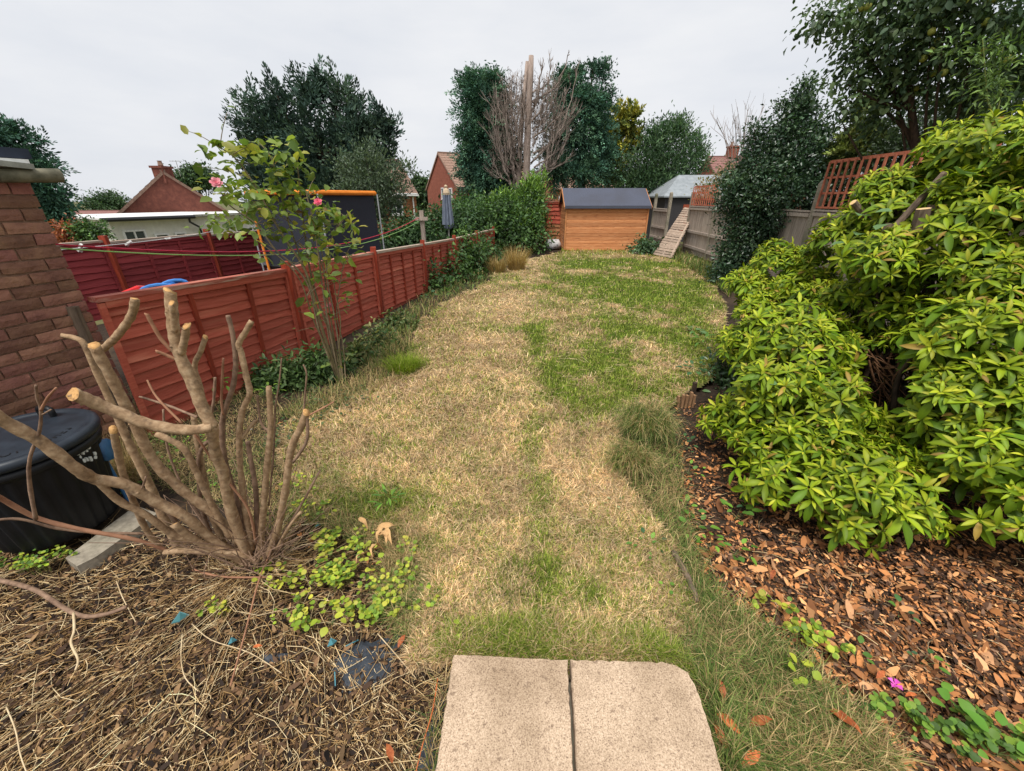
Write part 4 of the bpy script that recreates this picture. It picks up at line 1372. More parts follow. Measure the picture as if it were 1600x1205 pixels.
def trunk_limbs(parent, base, blobs, r0, mat, n=7, lean=.0, top=None):
    """tapered trunk with limbs reaching into the crown, as one part each"""
    base = Vector(base)
    cen = Vector(np.mean([b[0] for b in blobs], 0)) if top is None else Vector(top)
    mid = base.lerp(cen, .5) + Vector((random.uniform(-.1, .1), random.uniform(-.1, .1), 0))
    q = MB(); q.tube(catmull([base, mid, cen], 6), np.linspace(r0, r0 * .35, 13), 8, bump=.06)
    q.build("trunk", mat, parent, True, loc=-parent.location)
    ch = [b for b in blobs]
    random.shuffle(ch)
    q = MB()
    for b in ch[:n]:
        a = base.lerp(cen, random.uniform(.25, .85))
        e_ = Vector(b[0]) + Vector(random.choice([-1, 1]) * b[1] * .2)
        m_ = a.lerp(e_, .5) + Vector((0, 0, -.06 * (e_ - a).length))
        q.tube(catmull([a, m_, e_], 4), np.linspace(r0 * .38, r0 * .08, 9), 6, bump=.05)
    q.build("limb", mat, parent, True, loc=-parent.location)

def tree(name, label, cat, foot, group=None):
    z = min(0.0, hzf(foot[0], foot[1]))
    return empty(name, (foot[0], foot[1], z), label, cat, group)

def adj(o, parent):
    """crown meshes are laid out in world space; keep them there under their parent"""
    o.location = -parent.location
    return o

YEW = [(.044, .082, .062), (.058, .102, .074), (.032, .060, .048), (.076, .122, .080)]
LEY = [(.055, .130, .088), (.075, .160, .100), (.042, .098, .068), (.098, .190, .108)]
GOLD = [(.34, .32, .05), (.22, .24, .05), (.12, .16, .045), (.42, .38, .06)]
LAUR = [(.06, .125, .055), (.09, .165, .075), (.05, .10, .05), (.12, .20, .09)]
HOLLY = [(.032, .070, .034), (.046, .092, .044), (.024, .052, .028), (.07, .12, .056)]
APPLE = [(.065, .115, .050), (.090, .150, .062), (.046, .084, .042), (.13, .19, .08)]
GREYG = [(.10, .145, .085), (.075, .115, .068), (.13, .175, .11)]
BRAM = [(.05, .11, .03), (.075, .15, .04), (.04, .085, .028), (.11, .20, .055)]
SHOOT = [(.18, .31, .055), (.24, .38, .07), (.13, .24, .05)]

# the big yew-like conifer
D = 17.0
bl = [blob(*b, D, rd) for b, rd in [((500, 205, 80, 72), 1.6), ((432, 190, 46, 40), 1.0), ((455, 250, 60, 50), 1.2), ((560, 215, 50, 50), 1.2), ((400, 158, 20, 20), .5), ((392, 205, 18, 34), .5), ((440, 145, 26, 24), .6),
      ((486, 138, 22, 28), .6), ((500, 122, 10, 14), .3), ((534, 140, 14, 22), .4), ((550, 165, 22, 26), .6), ((596, 182, 16, 22), .4), ((606, 220, 16, 26), .4), ((585, 250, 26, 34), .8), ((500, 290, 90, 50), 1.4), ((395, 245, 22, 30), .6), ((570, 195, 20, 26), .5), ((465, 132, 8, 14), .3), ((500, 335, 100, 40), 1.4), ((430, 300, 50, 60), 1.2), ((560, 290, 50, 60), 1.2), ((512, 128, 8, 16), .25), ((420, 165, 10, 20), .3), ((475, 128, 7, 18), .25), ((526, 130, 8, 18), .25), ((602, 175, 8, 14), .25), ((386, 180, 9, 16), .25)]]
ft = P(500, 300, D)
e = tree("yew_tree", "big ragged dark conifer standing behind the trampoline", "tree", (ft.x, D))
trunk_limbs(e, (ft.x, D, e.location.z), bl, .30, M_BARKDK, 12)
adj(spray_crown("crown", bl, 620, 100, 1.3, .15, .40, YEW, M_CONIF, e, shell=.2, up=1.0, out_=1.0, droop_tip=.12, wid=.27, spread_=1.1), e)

# leylandii left and right of the dead tree
D = 21.0
bl = [blob(*b, D, rd) for b, rd in [((752, 125, 32, 22), .9), ((738, 165, 26, 36), .8), ((748, 160, 32, 50), 1.0), ((740, 215, 28, 40), .9), ((760, 230, 34, 60), 1.0), ((752, 280, 36, 40), 1.0), ((724, 122, 12, 12), .4), ((770, 118, 14, 14), .4), ((780, 170, 22, 50), .9), ((790, 250, 30, 50), .9), ((765, 310, 50, 30), 1.0), ((728, 250, 14, 24), .5)]]
ft = P(765, 320, D)
e = tree("leylandii", "dark green leylandii column left of the dead tree", "tree", (ft.x, D))
trunk_limbs(e, (ft.x, D, e.location.z), bl, .22, M_BARKDK, 6)
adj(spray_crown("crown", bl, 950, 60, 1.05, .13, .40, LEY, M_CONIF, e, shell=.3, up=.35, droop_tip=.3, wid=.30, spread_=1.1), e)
D = 22.0
bl = [blob(*b, D, rd) for b, rd in [((915, 150, 34, 30), 1.0), ((930, 104, 20, 10), .5), ((946, 110, 8, 16), .3), ((905, 112, 14, 12), .4), ((898, 200, 40, 50), 1.1), ((935, 195, 24, 46), .8), ((880, 150, 24, 40), .9), ((870, 250, 34, 50), 1.0), ((910, 262, 40, 30), 1.0), ((948, 150, 10, 16), .4), ((945, 240, 24, 30), .8), ((885, 120, 18, 16), .5)]]
ft = P(905, 320, D)
e = tree("leylandii", "dark green leylandii with a gappy crown right of the dead tree", "tree", (ft.x, D))
trunk_limbs(e, (ft.x, D, e.location.z), bl, .25, M_BARKDK, 9)
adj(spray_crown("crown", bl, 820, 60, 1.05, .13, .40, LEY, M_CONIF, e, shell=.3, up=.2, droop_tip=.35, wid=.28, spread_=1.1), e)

# the dead, topped tree in front of them
D = 20.0
M_DEAD = noise_mat("dead_grey_wood", [(0.3, lin(124, 108, 99)), (0.7, lin(178, 160, 148))], scale=7, stretch=(4, 4, .6), rough=.9, bump=.5)
M_DEADTW = noise_mat("dead_twigs", [(0.3, lin(112, 98, 90)), (0.7, lin(158, 144, 134))], scale=7, rough=.9, bump=.0)
ft = P(818, 310, D)
e = tree("dead_tree", "tall dead topped tree with bare grey branches behind the bramble hedge", "tree", (ft.x, D))
def PX(pl, d, dz=0):
    return [P(x, y, d + (q[0] if (q := rest) else 0)) for (x, y, *rest) in pl]
q = MB()
q.tube([P(822, 320, D), P(823, 250, D), P(826, 170, D), P(829, 120, D), P(830, 87, D)], [.17, .155, .135, .115, .10], 10, cap1=0, bump=.05); q.build("trunk", M_DEAD, e, True, loc=-e.location)
q = MB()
q.tube([P(808, 320, D + .3), P(812, 230, D + .3), P(818, 160, D + .2), P(824, 96, D + .1)], [.13, .115, .09, .075], 9, cap1=0, bump=.05); q.build("trunk", M_DEAD, e, True, loc=-e.location)
tw = MB()
rr = random.Random(4)
def limb(x0, y0, x1, y1, r0, d0, dd, nt=9):
    p0 = P(x0, y0, d0); p1 = P(x1, y1, d0 + dd)
    m_ = P(x0 + (x1 - x0) * .62, y0 + (y1 - y0) * .34, d0 + dd * .5)
    pts = catmull([p0, m_, p1], 7)
    for i in range(1, len(pts) - 1):
        pts[i] += Vector((rr.uniform(-.05, .05), rr.uniform(-.05, .05), rr.uniform(-.04, .04)))
    tw.tube(pts, np.linspace(r0, r0 * .22, len(pts)), 5)
    for k in range(nt):
        i = rr.randint(2, len(pts) - 2)
        a = pts[i]
        dr = (pts[i + 1] - pts[i - 1]).normalized()
        v = (dr + Vector((rr.uniform(-1, 1), rr.uniform(-1, 1), rr.uniform(-.2, .8)))).normalized()
        Lt = rr.uniform(.35, 1.1) * (.35 if pts[i].z > 5.2 else .8)
        b1 = a + v * Lt * .5 + Vector((0, 0, .03)); b2 = a + v * Lt + Vector((0, 0, .10 * Lt))
        tw.tube([a, b1, b2], [r0 * .34, r0 * .22, r0 * .08], 4)
        for _ in range(3):
            v2 = (v + Vector((rr.uniform(-1, 1), rr.uniform(-1, 1), rr.uniform(-.1, 1.1)))).normalized()
            tw.tube([b1, b1 + v2 * Lt * .3, b1 + v2 * Lt * .55 + Vector((0, 0, .06))], [r0 * .2, r0 * .13, r0 * .06], 3)
for a_ in [(800, 292, 770, 135, .055), (796, 288, 782, 120, .05), (803, 290, 800, 118, .06), (806, 280, 790, 140, .05), (796, 270, 768, 170, .045), (800, 262, 775, 200, .04), (806, 240, 785, 118, .045), (812, 230, 806, 112, .045),
           (812, 290, 796, 200, .06), (795, 285, 772, 250, .035), (790, 280, 766, 270, .025), (832, 190, 862, 92, .05), (832, 175, 848, 90, .06), (833, 215, 892, 130, .055), (833, 240, 900, 160, .05), (834, 262, 880, 200, .04), (832, 160, 890, 85, .06),
           (833, 205, 872, 120, .045), (834, 270, 895, 240, .035), (834, 282, 870, 250, .04), (832, 145, 868, 105, .04), (833, 228, 850, 130, .045), (834, 250, 905, 98, .05), (806, 210, 776, 150, .04), (806, 200, 798, 125, .04), (836, 286, 858, 225, .035),
           (818, 190, 815, 110, .04), (810, 262, 790, 180, .045), (820, 200, 842, 118, .035), (805, 270, 764, 200, .035), (797, 240, 766, 118, .04), (803, 225, 774, 165, .035), (830, 255, 878, 150, .045), (832, 275, 890, 210, .03)]:
    limb(*a_, D + rr.uniform(-.3, .3), rr.uniform(-1.2, 1.0), 11)
for k in range(150):
    x0 = rr.uniform(770, 885); y0 = rr.uniform(130, 235)
    d0 = D + rr.uniform(-.9, .9)
    lean = (x0 - 822) * .22
    L_ = rr.uniform(25, 70)
    p0 = P(x0 - lean * .5, y0 + L_ * .5, d0); p1 = P(x0, y0, d0 + rr.uniform(-.1, .1)); p2 = P(x0 + lean * .4 + rr.uniform(-5, 5), max(y0 - L_ * .5, 108 + rr.uniform(0, 20)), d0 + rr.uniform(-.2, .2))
    tw.tube(catmull([p0, p1, p2], 3), [.014, .013, .012, .010, .008, .006, .004], 4)
    for _ in range(4):
        a = p0.lerp(p2, rr.uniform(.2, .85)); v = Vector((rr.uniform(-.3, .3), rr.uniform(-.3, .3), rr.uniform(.1, .4)))
        tw.tube([a, a + v], [.007, .003], 3)
bl = [blob(800, 200, 26, 66, D + .8, .5), blob(786, 175, 16, 46, D + .6, .4), blob(848, 190, 24, 56, D + .9, .5), blob(815, 150, 30, 30, D + .9, .5), blob(806, 265, 18, 30, D + .8, .4)]
adj(spray_crown("dead_foliage", bl, 210, 40, .7, .10, .25, [(.10, .075, .065), (.13, .095, .08), (.075, .06, .055)], M_CONIF, e, shell=.1, up=1.2, droop_tip=.0, wid=.2), e)
o = tw.build("bare_branches", M_DEADTW, e, loc=-e.location); o["kind"] = "stuff"

# golden conifer, laurel bush, far trees
D = 24.0
bl = [blob(*b, D, rd) for b, rd in [((968, 185, 24, 24), .8), ((985, 188, 17, 28), .6), ((948, 225, 20, 30), .6), ((960, 215, 22, 26), .8), ((990, 220, 16, 26), .6), ((950, 250, 30, 30), .9), ((980, 172, 6, 10), .3)]]
ft = P(970, 300, D)
e = tree("golden_conifer", "yellow green conifer between the right leylandii and the laurel", "tree", (ft.x, D))
trunk_limbs(e, (ft.x, D, e.location.z), bl, .15, M_BARKDK, 4)
adj(spray_crown("crown", bl, 420, 22, .5, .20, .45, GOLD, M_CONIF, e, shell=.3, up=.6), e)
D = 23.5
bl = [blob(*b, D, rd) for b, rd in [((1045, 235, 40, 40), 1.2), ((1020, 245, 30, 40), 1.0), ((1075, 245, 28, 34), 1.0), ((1050, 205, 20, 18), .6), ((1040, 275, 50, 26), 1.2), ((1000, 262, 30, 36), 1.0), ((1092, 252, 14, 22), .5), ((970, 268, 30, 30), .9), ((935, 275, 34, 24), .9), ((1040, 295, 60, 24), 1.2), ((985, 285, 50, 20), 1.0), ((1020, 215, 14, 20), .5), ((1060, 200, 12, 18), .4), ((1085, 225, 10, 18), .4), ((1035, 200, 8, 16), .3), ((1070, 195, 7, 12), .3)]]
ft = P(1040, 320, D)
e = tree("laurel_bush", "large mid green bush rising behind the shed's right half", "shrub", (ft.x, D))
trunk_limbs(e, (ft.x, D, e.location.z), bl, .14, M_BARKDK, 7)
adj(leaf_crown("crown", bl, 1400, 18, .22, .15, .34, LAUR, 'rhomb', M_LEAF, e, shell=.3, droop=-.9, upn=.2), e)
for (px, py, rx, ry, D, cols, lab) in [(165, 318, 34, 16, 70, BRAM, "round green tree far off above the dull red roof"), (306, 278, 30, 16, 60, BRAM, "green treetop showing behind the brown gable's right slope"),
                                 (655, 300, 14, 18, 45, BRAM, "small green tree between the two brick houses"), (220, 330, 16, 10, 72, BRAM, "low treetop beside the brown gable's left slope"), (1500, 290, 80, 30, 45, BRAM, "distant tree behind the right trellis")]:
    bl = [blob(px + dx * rx, py + dy * ry, rx * .6, ry * .7, D) for dx, dy in ((0, -.2), (-.45, .1), (.45, .15), (-.1, .4), (.25, -.3))]
    ft = P(px, py, D)
    e = tree("far_tree", lab, "tree", (ft.x, D), "trees between and beyond the houses")
    trunk_limbs(e, (ft.x, D, e.location.z), bl, .25, M_BARKDK, 4)
    adj(leaf_crown("crown", bl, 220, 26, .5, .32, .6, [(.05, .10, .04), (.075, .135, .05), (.04, .08, .035)], 'rhomb', M_LEAF, e), e)

# cypress at the left, behind the outbuilding
D = 13.0
bl = [blob(*b, D, rd) for b, rd in [((20, 225, 34, 32), .9), ((40, 262, 42, 30), .9), ((70, 300, 32, 26), .7), ((50, 330, 44, 26), .9), ((88, 328, 20, 22), .5), ((5, 200, 20, 20), .6), ((58, 270, 16, 14), .4), ((98, 348, 16, 12), .4), ((-30, 250, 40, 60), 1.1)]]
ft = P(0, 330, D)
e = tree("cypress", "dark feathery conifer behind the brick outbuilding", "tree", (ft.x, D))
trunk_limbs(e, (ft.x, D, e.location.z), bl, .2, M_BARKDK, 6)
adj(spray_crown("crown", bl, 620, 44, .6, .11, .38, LEY[:3], M_CONIF, e, shell=.3, up=.1, droop_tip=.2, wid=.3, spread_=1.1), e)
D = 10.5
for (px, py, rx, ry, cols, lab) in [(110, 364, 16, 14, [lin(190, 120, 84, .8), lin(160, 92, 62, .8)], "rusty orange shrub at the foot of the left conifer"), (138, 360, 18, 16, BRAM, "round green shrub next to the rusty orange one")]:
    bl = [blob(px + dx * rx, py + dy * ry, rx * .6, ry * .6, D) for dx, dy in ((0, -.2), (-.5, .2), (.5, .2), (0, .4))]
    ft = P(px, py, D)
    e = tree("far_shrub", lab, "shrub", (ft.x, D))
    q = MB(); q.tube([(0, 0, 0), (0, 0, ft.z - e.location.z)], [.05, .02], 6); q.build("stem", M_BARKDK, e)
    adj(leaf_crown("foliage", bl, 90, 22, .12, .08, .5, cols, 'rhomb', M_LEAF, e), e)

# grey green shrub tree (behind trampoline, right)
D = 12.0
bl = [blob(*b, D, rd) for b, rd in [((575, 290, 36, 34), .7), ((600, 305, 30, 30), .6), ((555, 265, 22, 22), .4), ((585, 258, 20, 20), .4), ((610, 285, 22, 24), .5), ((585, 330, 34, 22), .6), ((572, 235, 8, 16), .2), ((628, 270, 8, 16), .2), ((535, 255, 8, 14), .2), ((638, 268, 5, 12), .15), ((545, 290, 18, 20), .4)]]
ft = P(585, 400, D)
e = tree("grey_shrub", "grey green leafy tree at the trampoline's right end", "tree", (ft.x, D))
trunk_limbs(e, (ft.x, D, e.location.z), bl, .07, M_BARK, 9)
adj(leaf_crown("crown", bl, 480, 20, .15, .085, .36, GREYG, 'rhomb', M_LEAF, e, shell=.2, droop=-.5, upn=.3), e)

# bramble hedge at the back, laurel shoots above it
D = 15.6
bl = [blob(*b, d_, rd) for b, d_, rd in [((800, 345, 40, 28), 15.6, .9), ((822, 352, 22, 28), 15.8, .8), ((770, 345, 36, 32), 15.0, .9), ((740, 335, 34, 26), 14.6, .8), ((822, 318, 12, 12), 15.8, .3), ((790, 322, 10, 12), 15.4, .3), ((752, 332, 9, 10), 15.0, .3), ((735, 326, 8, 10), 14.8, .25), ((712, 332, 10, 8), 13.9, .25), ((834, 312, 8, 16), 16.2, .25), ((820, 372, 36, 24), 15.2, .8), ((785, 372, 34, 24), 14.8, .8), ((834, 338, 10, 30), 16.0, .4), ((715, 345, 30, 24), 13.8, .7), ((760, 338, 26, 12), 15.4, .5)]]
e = tree("bramble_hedge", "tangled green bramble hedge across the back left corner of the garden", "hedge", (0.0, 15.2))
q = MB()
for b in bl:
    q.tube(catmull([Vector((b[0][0], b[0][1], -.05)), Vector(b[0]) + Vector((.1, 0, -.2)), Vector(b[0]) + Vector((.2, -.2, .3))], 4), [.02] * 5 + [.014] * 4, 5)
q.build("stem", M_BARKDK, e, loc=-e.location)
adj(leaf_crown("foliage", bl, 800, 20, .24, .105, .6, BRAM, 'rhomb', M_LEAF, e, shell=.4, jit=.3), e)
bl = [blob(*b, d_, rd) for b, d_, rd in [((836, 300, 11, 22), 16.4, .35), ((832, 310, 12, 20), 16.2, .4), ((815, 312, 10, 18), 16.0, .3), ((800, 316, 10, 16), 16.0, .3), ((770, 322, 8, 12), 15.8, .3), ((836, 322, 10, 18), 16.4, .3), ((790, 314, 8, 14), 15.9, .3), ((838, 290, 8, 16), 16.3, .3), ((822, 298, 7, 16), 16.1, .25), ((830, 345, 12, 20), 15.8, .3), ((778, 336, 10, 10), 15.6, .3), ((815, 345, 16, 18), 15.4, .4)]]
e = tree("laurel_shoots", "fresh yellow green laurel shoots at the top of the bramble hedge", "shrub", (.55, 16.1))
q = MB()
for b in bl:
    q.tube(catmull([Vector((b[0][0] * .8 + .1, b[0][1], -.05)), Vector(b[0]) - Vector((0, 0, .3)), Vector(b[0]) + Vector((0, 0, .4))], 4), [.02] * 5 + [.01] * 4, 5)
q.build("stem", M_BARKDK, e, loc=-e.location)
adj(leaf_crown("foliage", bl, 340, 16, .14, .15, .3, SHOOT, 'rhomb', M_GLOSS, e, shell=.1, droop=-.9, upn=.2), e)
# neighbour's hedge behind the red fence
bl = [blob(*b, d_, rd) for b, d_, rd in [((632, 365, 26, 20), 11.5, .6), ((650, 355, 24, 22), 12, .6), ((685, 355, 26, 26), 12.6, .6), ((610, 372, 16, 18), 11.2, .5), ((715, 350, 22, 26), 12.8, .5), ((735, 345, 22, 26), 13.6, .5), ((668, 370, 22, 18), 11.5, .5)]]
e = tree("ivy_hedge", "dark leafy hedge behind the red fence and the washing line post", "hedge", (-2.4, 12.0))
q = MB()
for b in bl: q.tube([Vector((b[0][0], b[0][1], -.2)), Vector(b[0])], [.025, .012], 5)
q.build("stem", M_BARKDK, e, loc=-e.location)
adj(leaf_crown("foliage", bl, 520, 18, .16, .09, .65, [(.04, .085, .035), (.06, .12, .045), (.085, .16, .055)], 'rhomb', M_LEAF, e, shell=.35), e)
# low bramble clumps in front of the red fence
for px, py, d_, sc_, lab in [(672, 446, 8.7, 1.5, "low bramble clump at the fence foot, nearest the viewer"), (712, 428, 9.7, 1.75, "second bramble clump along the fence foot"), (740, 410, 11.0, 1.7, "tall bramble clump covering the fence end"),
                             (752, 388, 12.6, 1.5, "highest bramble clump, between the fence end and the hedge"), (722, 388, 10.9, 1.4, "bramble growing through the broken fence panel")]:
    bl = [blob(px + dx * 20 * sc_, py + dy * 16 * sc_, 13 * sc_, 12 * sc_, d_) for dx, dy in ((0, 0), (-.7, .3), (.7, .3), (.1, -.8), (-.3, .7), (.4, .8))]
    ft = P(px, py, d_)
    e = tree("bramble_clump", lab, "bramble", (ft.x, d_), "bramble clumps along the red fence")
    q = MB()
    for b in bl: q.tube(catmull([Vector((ft.x, d_, -.05)), Vector(b[0]), Vector(b[0]) + Vector((random.uniform(-.2, .2), random.uniform(-.2, 0), .12))], 4), [.01] * 9, 5)
    q.build("stem", M_BARKDK, e, loc=-e.location)
    adj(leaf_crown("foliage", bl, 90, 18, .12, .085, .62, BRAM, 'rhomb', M_LEAF, e, shell=.3), e)
# dock by the shed
for px, py, d_, lab in [(1003, 384, 14.9, "leafy weed clump at the shed's right foot"), (1012, 392, 14.4, "smaller leafy weed in front of the one at the shed's right foot")]:
    bl = [blob(px + dx * 12, py + dy * 7, 8, 7, d_) for dx, dy in ((0, 0), (-.8, .4), (.8, .4), (.3, -.6))]
    ft = P(px, py, d_)
    e = tree("weed_clump", lab, "weed", (ft.x, d_))
    q = MB(); q.tube([(0, 0, 0), (0, 0, .3)], .01, 5); q.build("stem", M_BARKDK, e)
    adj(leaf_crown("foliage", bl, 40, 14, .12, .12, .5, LAUR, 'rhomb', M_LEAF, e, shell=.2), e)

# bare shrub behind the right fence
D = 16.0
ft = P(1150, 290, D)
e = tree("bare_shrub", "leafless shrub with thin upright stems left of the holly", "shrub", (ft.x, D))
q = MB()
for k in range(34):
    x0 = 1150 + rr.uniform(-10, 16); x1 = 1160 + rr.gauss(0, 26); y1 = rr.uniform(160, 215)
    p0 = Vector((P(x0, 260, D).x, D, -.1)); pm = P(x0 + (x1 - x0) * .3, 250, D + rr.uniform(-.3, .3)); p1 = P(x1, y1, D + rr.uniform(-.5, .5))
    pts = catmull([p0, pm, p1], 5)
    q.tube(pts, np.linspace(.016, .004, len(pts)), 4)
    for _ in range(2):
        i = rr.randint(6, len(pts) - 2)
        q.tube([pts[i], pts[i] + Vector((rr.uniform(-.2, .2), rr.uniform(-.2, .2), rr.uniform(.2, .5)))], [.006, .003], 3)
q.build("bare_stems", M_DEADTW, e, loc=-e.location)["kind"] = "stuff"
bl = [blob(1110, 295, 14, 12, 15.5), blob(1128, 275, 14, 14, 15.8), blob(1095, 300, 10, 10, 15.2), blob(1138, 270, 10, 12, 15.8)]
ft = P(1110, 300, 15.5)
e = tree("berried_climber", "orange tinged climber spilling over the far trellis", "climber", (ft.x + .4, 15.6))
q = MB(); q.tube([(0, 0, 0), (0, 0, 2.0)], [.03, .012], 6); q.build("stem", M_BARK, e)
adj(leaf_crown("foliage", bl, 100, 14, .16, .085, .5, [(.20, .20, .08), (.30, .20, .10), (.12, .17, .07), (.34, .26, .14)], 'rhomb', M_LEAF, e, shell=.2), e)

# the holly
bl = [blob(*b, d_, rd) for b, d_, rd in [((1215, 290, 70, 60), 9.6, .9), ((1180, 320, 52, 56), 9.4, .8), ((1240, 250, 44, 50), 9.8, .7), ((1245, 190, 22, 34), 9.9, .35), ((1258, 150, 9, 22), 10.0, .18), ((1195, 225, 26, 28), 9.8, .45), ((1275, 260, 34, 60), 9.8, .6),
      ((1270, 195, 12, 18), 9.9, .2), ((1160, 385, 34, 44), 9.3, .55), ((1210, 370, 60, 44), 9.5, .8), ((1262, 360, 40, 60), 9.6, .7), ((1150, 300, 26, 40), 9.5, .5), ((1280, 210, 10, 14), 9.9, .2), ((1222, 170, 7, 10), 9.9, .15), ((1178, 205, 9, 10), 9.8, .2), ((1145, 415, 22, 24), 9.2, .4), ((1248, 165, 14, 26), 9.9, .25), ((1262, 135, 6, 14), 10.0, .12), ((1225, 215, 26, 26), 9.8, .4), ((1170, 265, 24, 24), 9.6, .4), ((1130, 430, 16, 22), 9.1, .3), ((1300, 300, 24, 50), 9.8, .5)]]
ft = P(1215, 430, 9.6)
e = tree("holly_tree", "dense dark holly growing at the right fence, pointed at the top", "tree", (ft.x, 9.7))
trunk_limbs(e, (ft.x, 9.7, -.05), bl, .10, M_BARKDK, 14)
adj(leaf_crown("crown", bl, 2400, 22, .11, .066, .55, HOLLY, 'rhomb', M_GLOSS, e, shell=.25, droop=.1, upn=.5), e)

# trees over the right fence: conifer, evergreen hedge, apple, sapling
D = 9.0
bl = [blob(*b, D, rd) for b, rd in [((1352, 180, 22, 30), .4), ((1345, 225, 34, 34), .6), ((1365, 235, 30, 30), .6), ((1320, 235, 26, 28), .5), ((1358, 155, 9, 14), .2)]]
ft = P(1350, 300, D)
e = tree("yellow_cypress", "yellow green conical conifer just above the red trellis", "tree", (ft.x, D))
trunk_limbs(e, (ft.x, D, -.1), bl, .09, M_BARKDK, 4)
adj(spray_crown("crown", bl, 420, 20, .22, .085, .5, [(.10, .14, .035), (.15, .19, .045), (.07, .10, .035), (.19, .21, .06)], M_CONIF, e, shell=.3, up=.5), e)
D = 8.2
bl = [blob(*b, d_, rd) for b, d_, rd in [((1440, 190, 44, 40), 8.2, .8), ((1500, 175, 50, 50), 7.8, .8), ((1570, 165, 50, 50), 7.4, .8), ((1420, 215, 40, 22), 8.2, .6), ((1640, 160, 60, 60), 7, .9), ((1490, 215, 60, 22), 7.4, .7), ((1340, 285, 50, 40), 8.8, .4), ((1420, 270, 56, 46), 8.2, .4), ((1500, 275, 60, 50), 7.6, .4), ((1385, 240, 40, 26), 8.4, .4)]]
e = tree("evergreen_hedge", "dark evergreen hedge on the far side of the red trellis", "hedge", (7.3, 8.2))
q = MB()
for b in bl: q.tube([Vector((b[0][0], b[0][1], -.2)), Vector(b[0])], [.05, .02], 6)
q.build("stem", M_BARKDK, e, loc=-e.location)
adj(leaf_crown("foliage", bl, 1050, 20, .12, .06, .42, [(.060, .105, .042), (.058, .095, .042), (.03, .052, .026)], 'rhomb', M_GLOSS, e, shell=.35, droop=-.2), e)
bl = [blob(*b, d_, rd) for b, d_, rd in [((1265, 42, 22, 8), 7.4, .2), ((1290, 22, 24, 12), 7.4, .3), ((1320, 20, 26, 16), 7.3, .3), ((1372, 25, 34, 26), 7.2, .5), ((1350, 70, 24, 26), 7.2, .4), ((1345, 115, 22, 22), 7.2, .35), ((1320, 128, 14, 8), 7.2, .2), ((1400, 60, 40, 40), 7.0, .6), ((1450, 30, 44, 40), 6.8, .8),
      ((1400, 125, 40, 26), 7.1, .5), ((1460, 95, 46, 40), 6.8, .8), ((1520, 40, 50, 50), 6.5, .9), ((1520, 120, 54, 44), 6.6, .8), ((1580, 60, 46, 60), 6.2, .9), ((1590, 130, 44, 50), 6.2, .8), ((1372, 160, 28, 18), 7.1, .35), ((1335, 160, 22, 10), 7.1, .25), ((1310, 182, 12, 8), 7.2, .2), ((1650, 60, 60, 90), 6.2, 1.0), ((1480, -30, 90, 40), 6.6, 1.0), ((1570, -40, 70, 40), 6.2, 1.0), ((1400, -15, 40, 20), 7.0, .5), ((1385, 185, 12, 26), 7.1, .2)]]
ft = P(1560, 300, 6.9)
e = tree("apple_tree", "apple tree with ripening fruit hanging over the right fence", "tree", (ft.x, 6.9))
trunk_limbs(e, (ft.x, 6.9, -.1), bl, .09, M_BARKDK, 11)
adj(leaf_crown("crown", bl, 860, 15, .13, .075, .56, APPLE, 'oval', M_LEAF, e, shell=.3, droop=.5, upn=.5), e)
M_APPLE = noise_mat("apple_skin", [(0.3, lin(132, 150, 62)), (0.6, lin(164, 166, 80)), (0.8, lin(170, 128, 72))], scale=9, rough=.4, bump=.0, rnd=.15)
q = MB(); q.lathe([(.004, .058), (.016, .066), (.030, .062), (.037, .042), (.034, .018), (.02, .002), (.004, .006)], 12); q.tube([(0, 0, .058), (.004, 0, .085)], .002, 4)
am_ = q.mesh("apple", M_APPLE, True)
for k in range(36):
    b = bl[rr.choice([7, 8, 9, 10, 11, 12, 13, 14, 14, 12, 10, 3])]
    u = sph(1)[0]
    u[1] = -abs(u[1])
    p = Vector(b[0] + u * b[1] * .95)
    place("apple", am_, e, p - e.location, (rr.uniform(-.5, .5), rr.uniform(-.5, .5), 0), (1.15,) * 3)
bl = [blob(*b, d_, rd) for b, d_, rd in [((1540, 75, 16, 14), 5.0, .15), ((1552, 105, 22, 20), 5.0, .2), ((1545, 140, 20, 18), 5.0, .2), ((1500, 70, 18, 8), 5.0, .12), ((1565, 75, 12, 14), 5.0, .12), ((1560, 160, 14, 10), 5.0, .15)]]
ft = P(1545, 330, 5.0)
e = tree("leggy_sapling", "thin light green sapling rising above the yellow green shrub", "sapling", (ft.x, 5.0))
q = MB()
q.tube(catmull([(ft.x, 5.0, -.1), P(1545, 240, 5), P(1542, 150, 5), P(1535, 60, 5)], 5), np.linspace(.012, .004, 16), 6); q.tube(catmull([(ft.x + .05, 5.0, -.1), P(1552, 200, 5), P(1560, 120, 5), P(1568, 70, 5)], 5), np.linspace(.01, .004, 16), 6)
q.build("stem", noise_mat("green_stem", [(0.3, lin(120, 132, 70)), (0.7, lin(150, 160, 92))], rough=.7), e, loc=-e.location)
adj(leaf_crown("foliage", bl, 70, 9, .06, .07, .26, [(.13, .22, .06), (.18, .28, .08), (.09, .16, .05)], 'rhomb', M_LEAF, e, shell=.0, droop=.1), e)

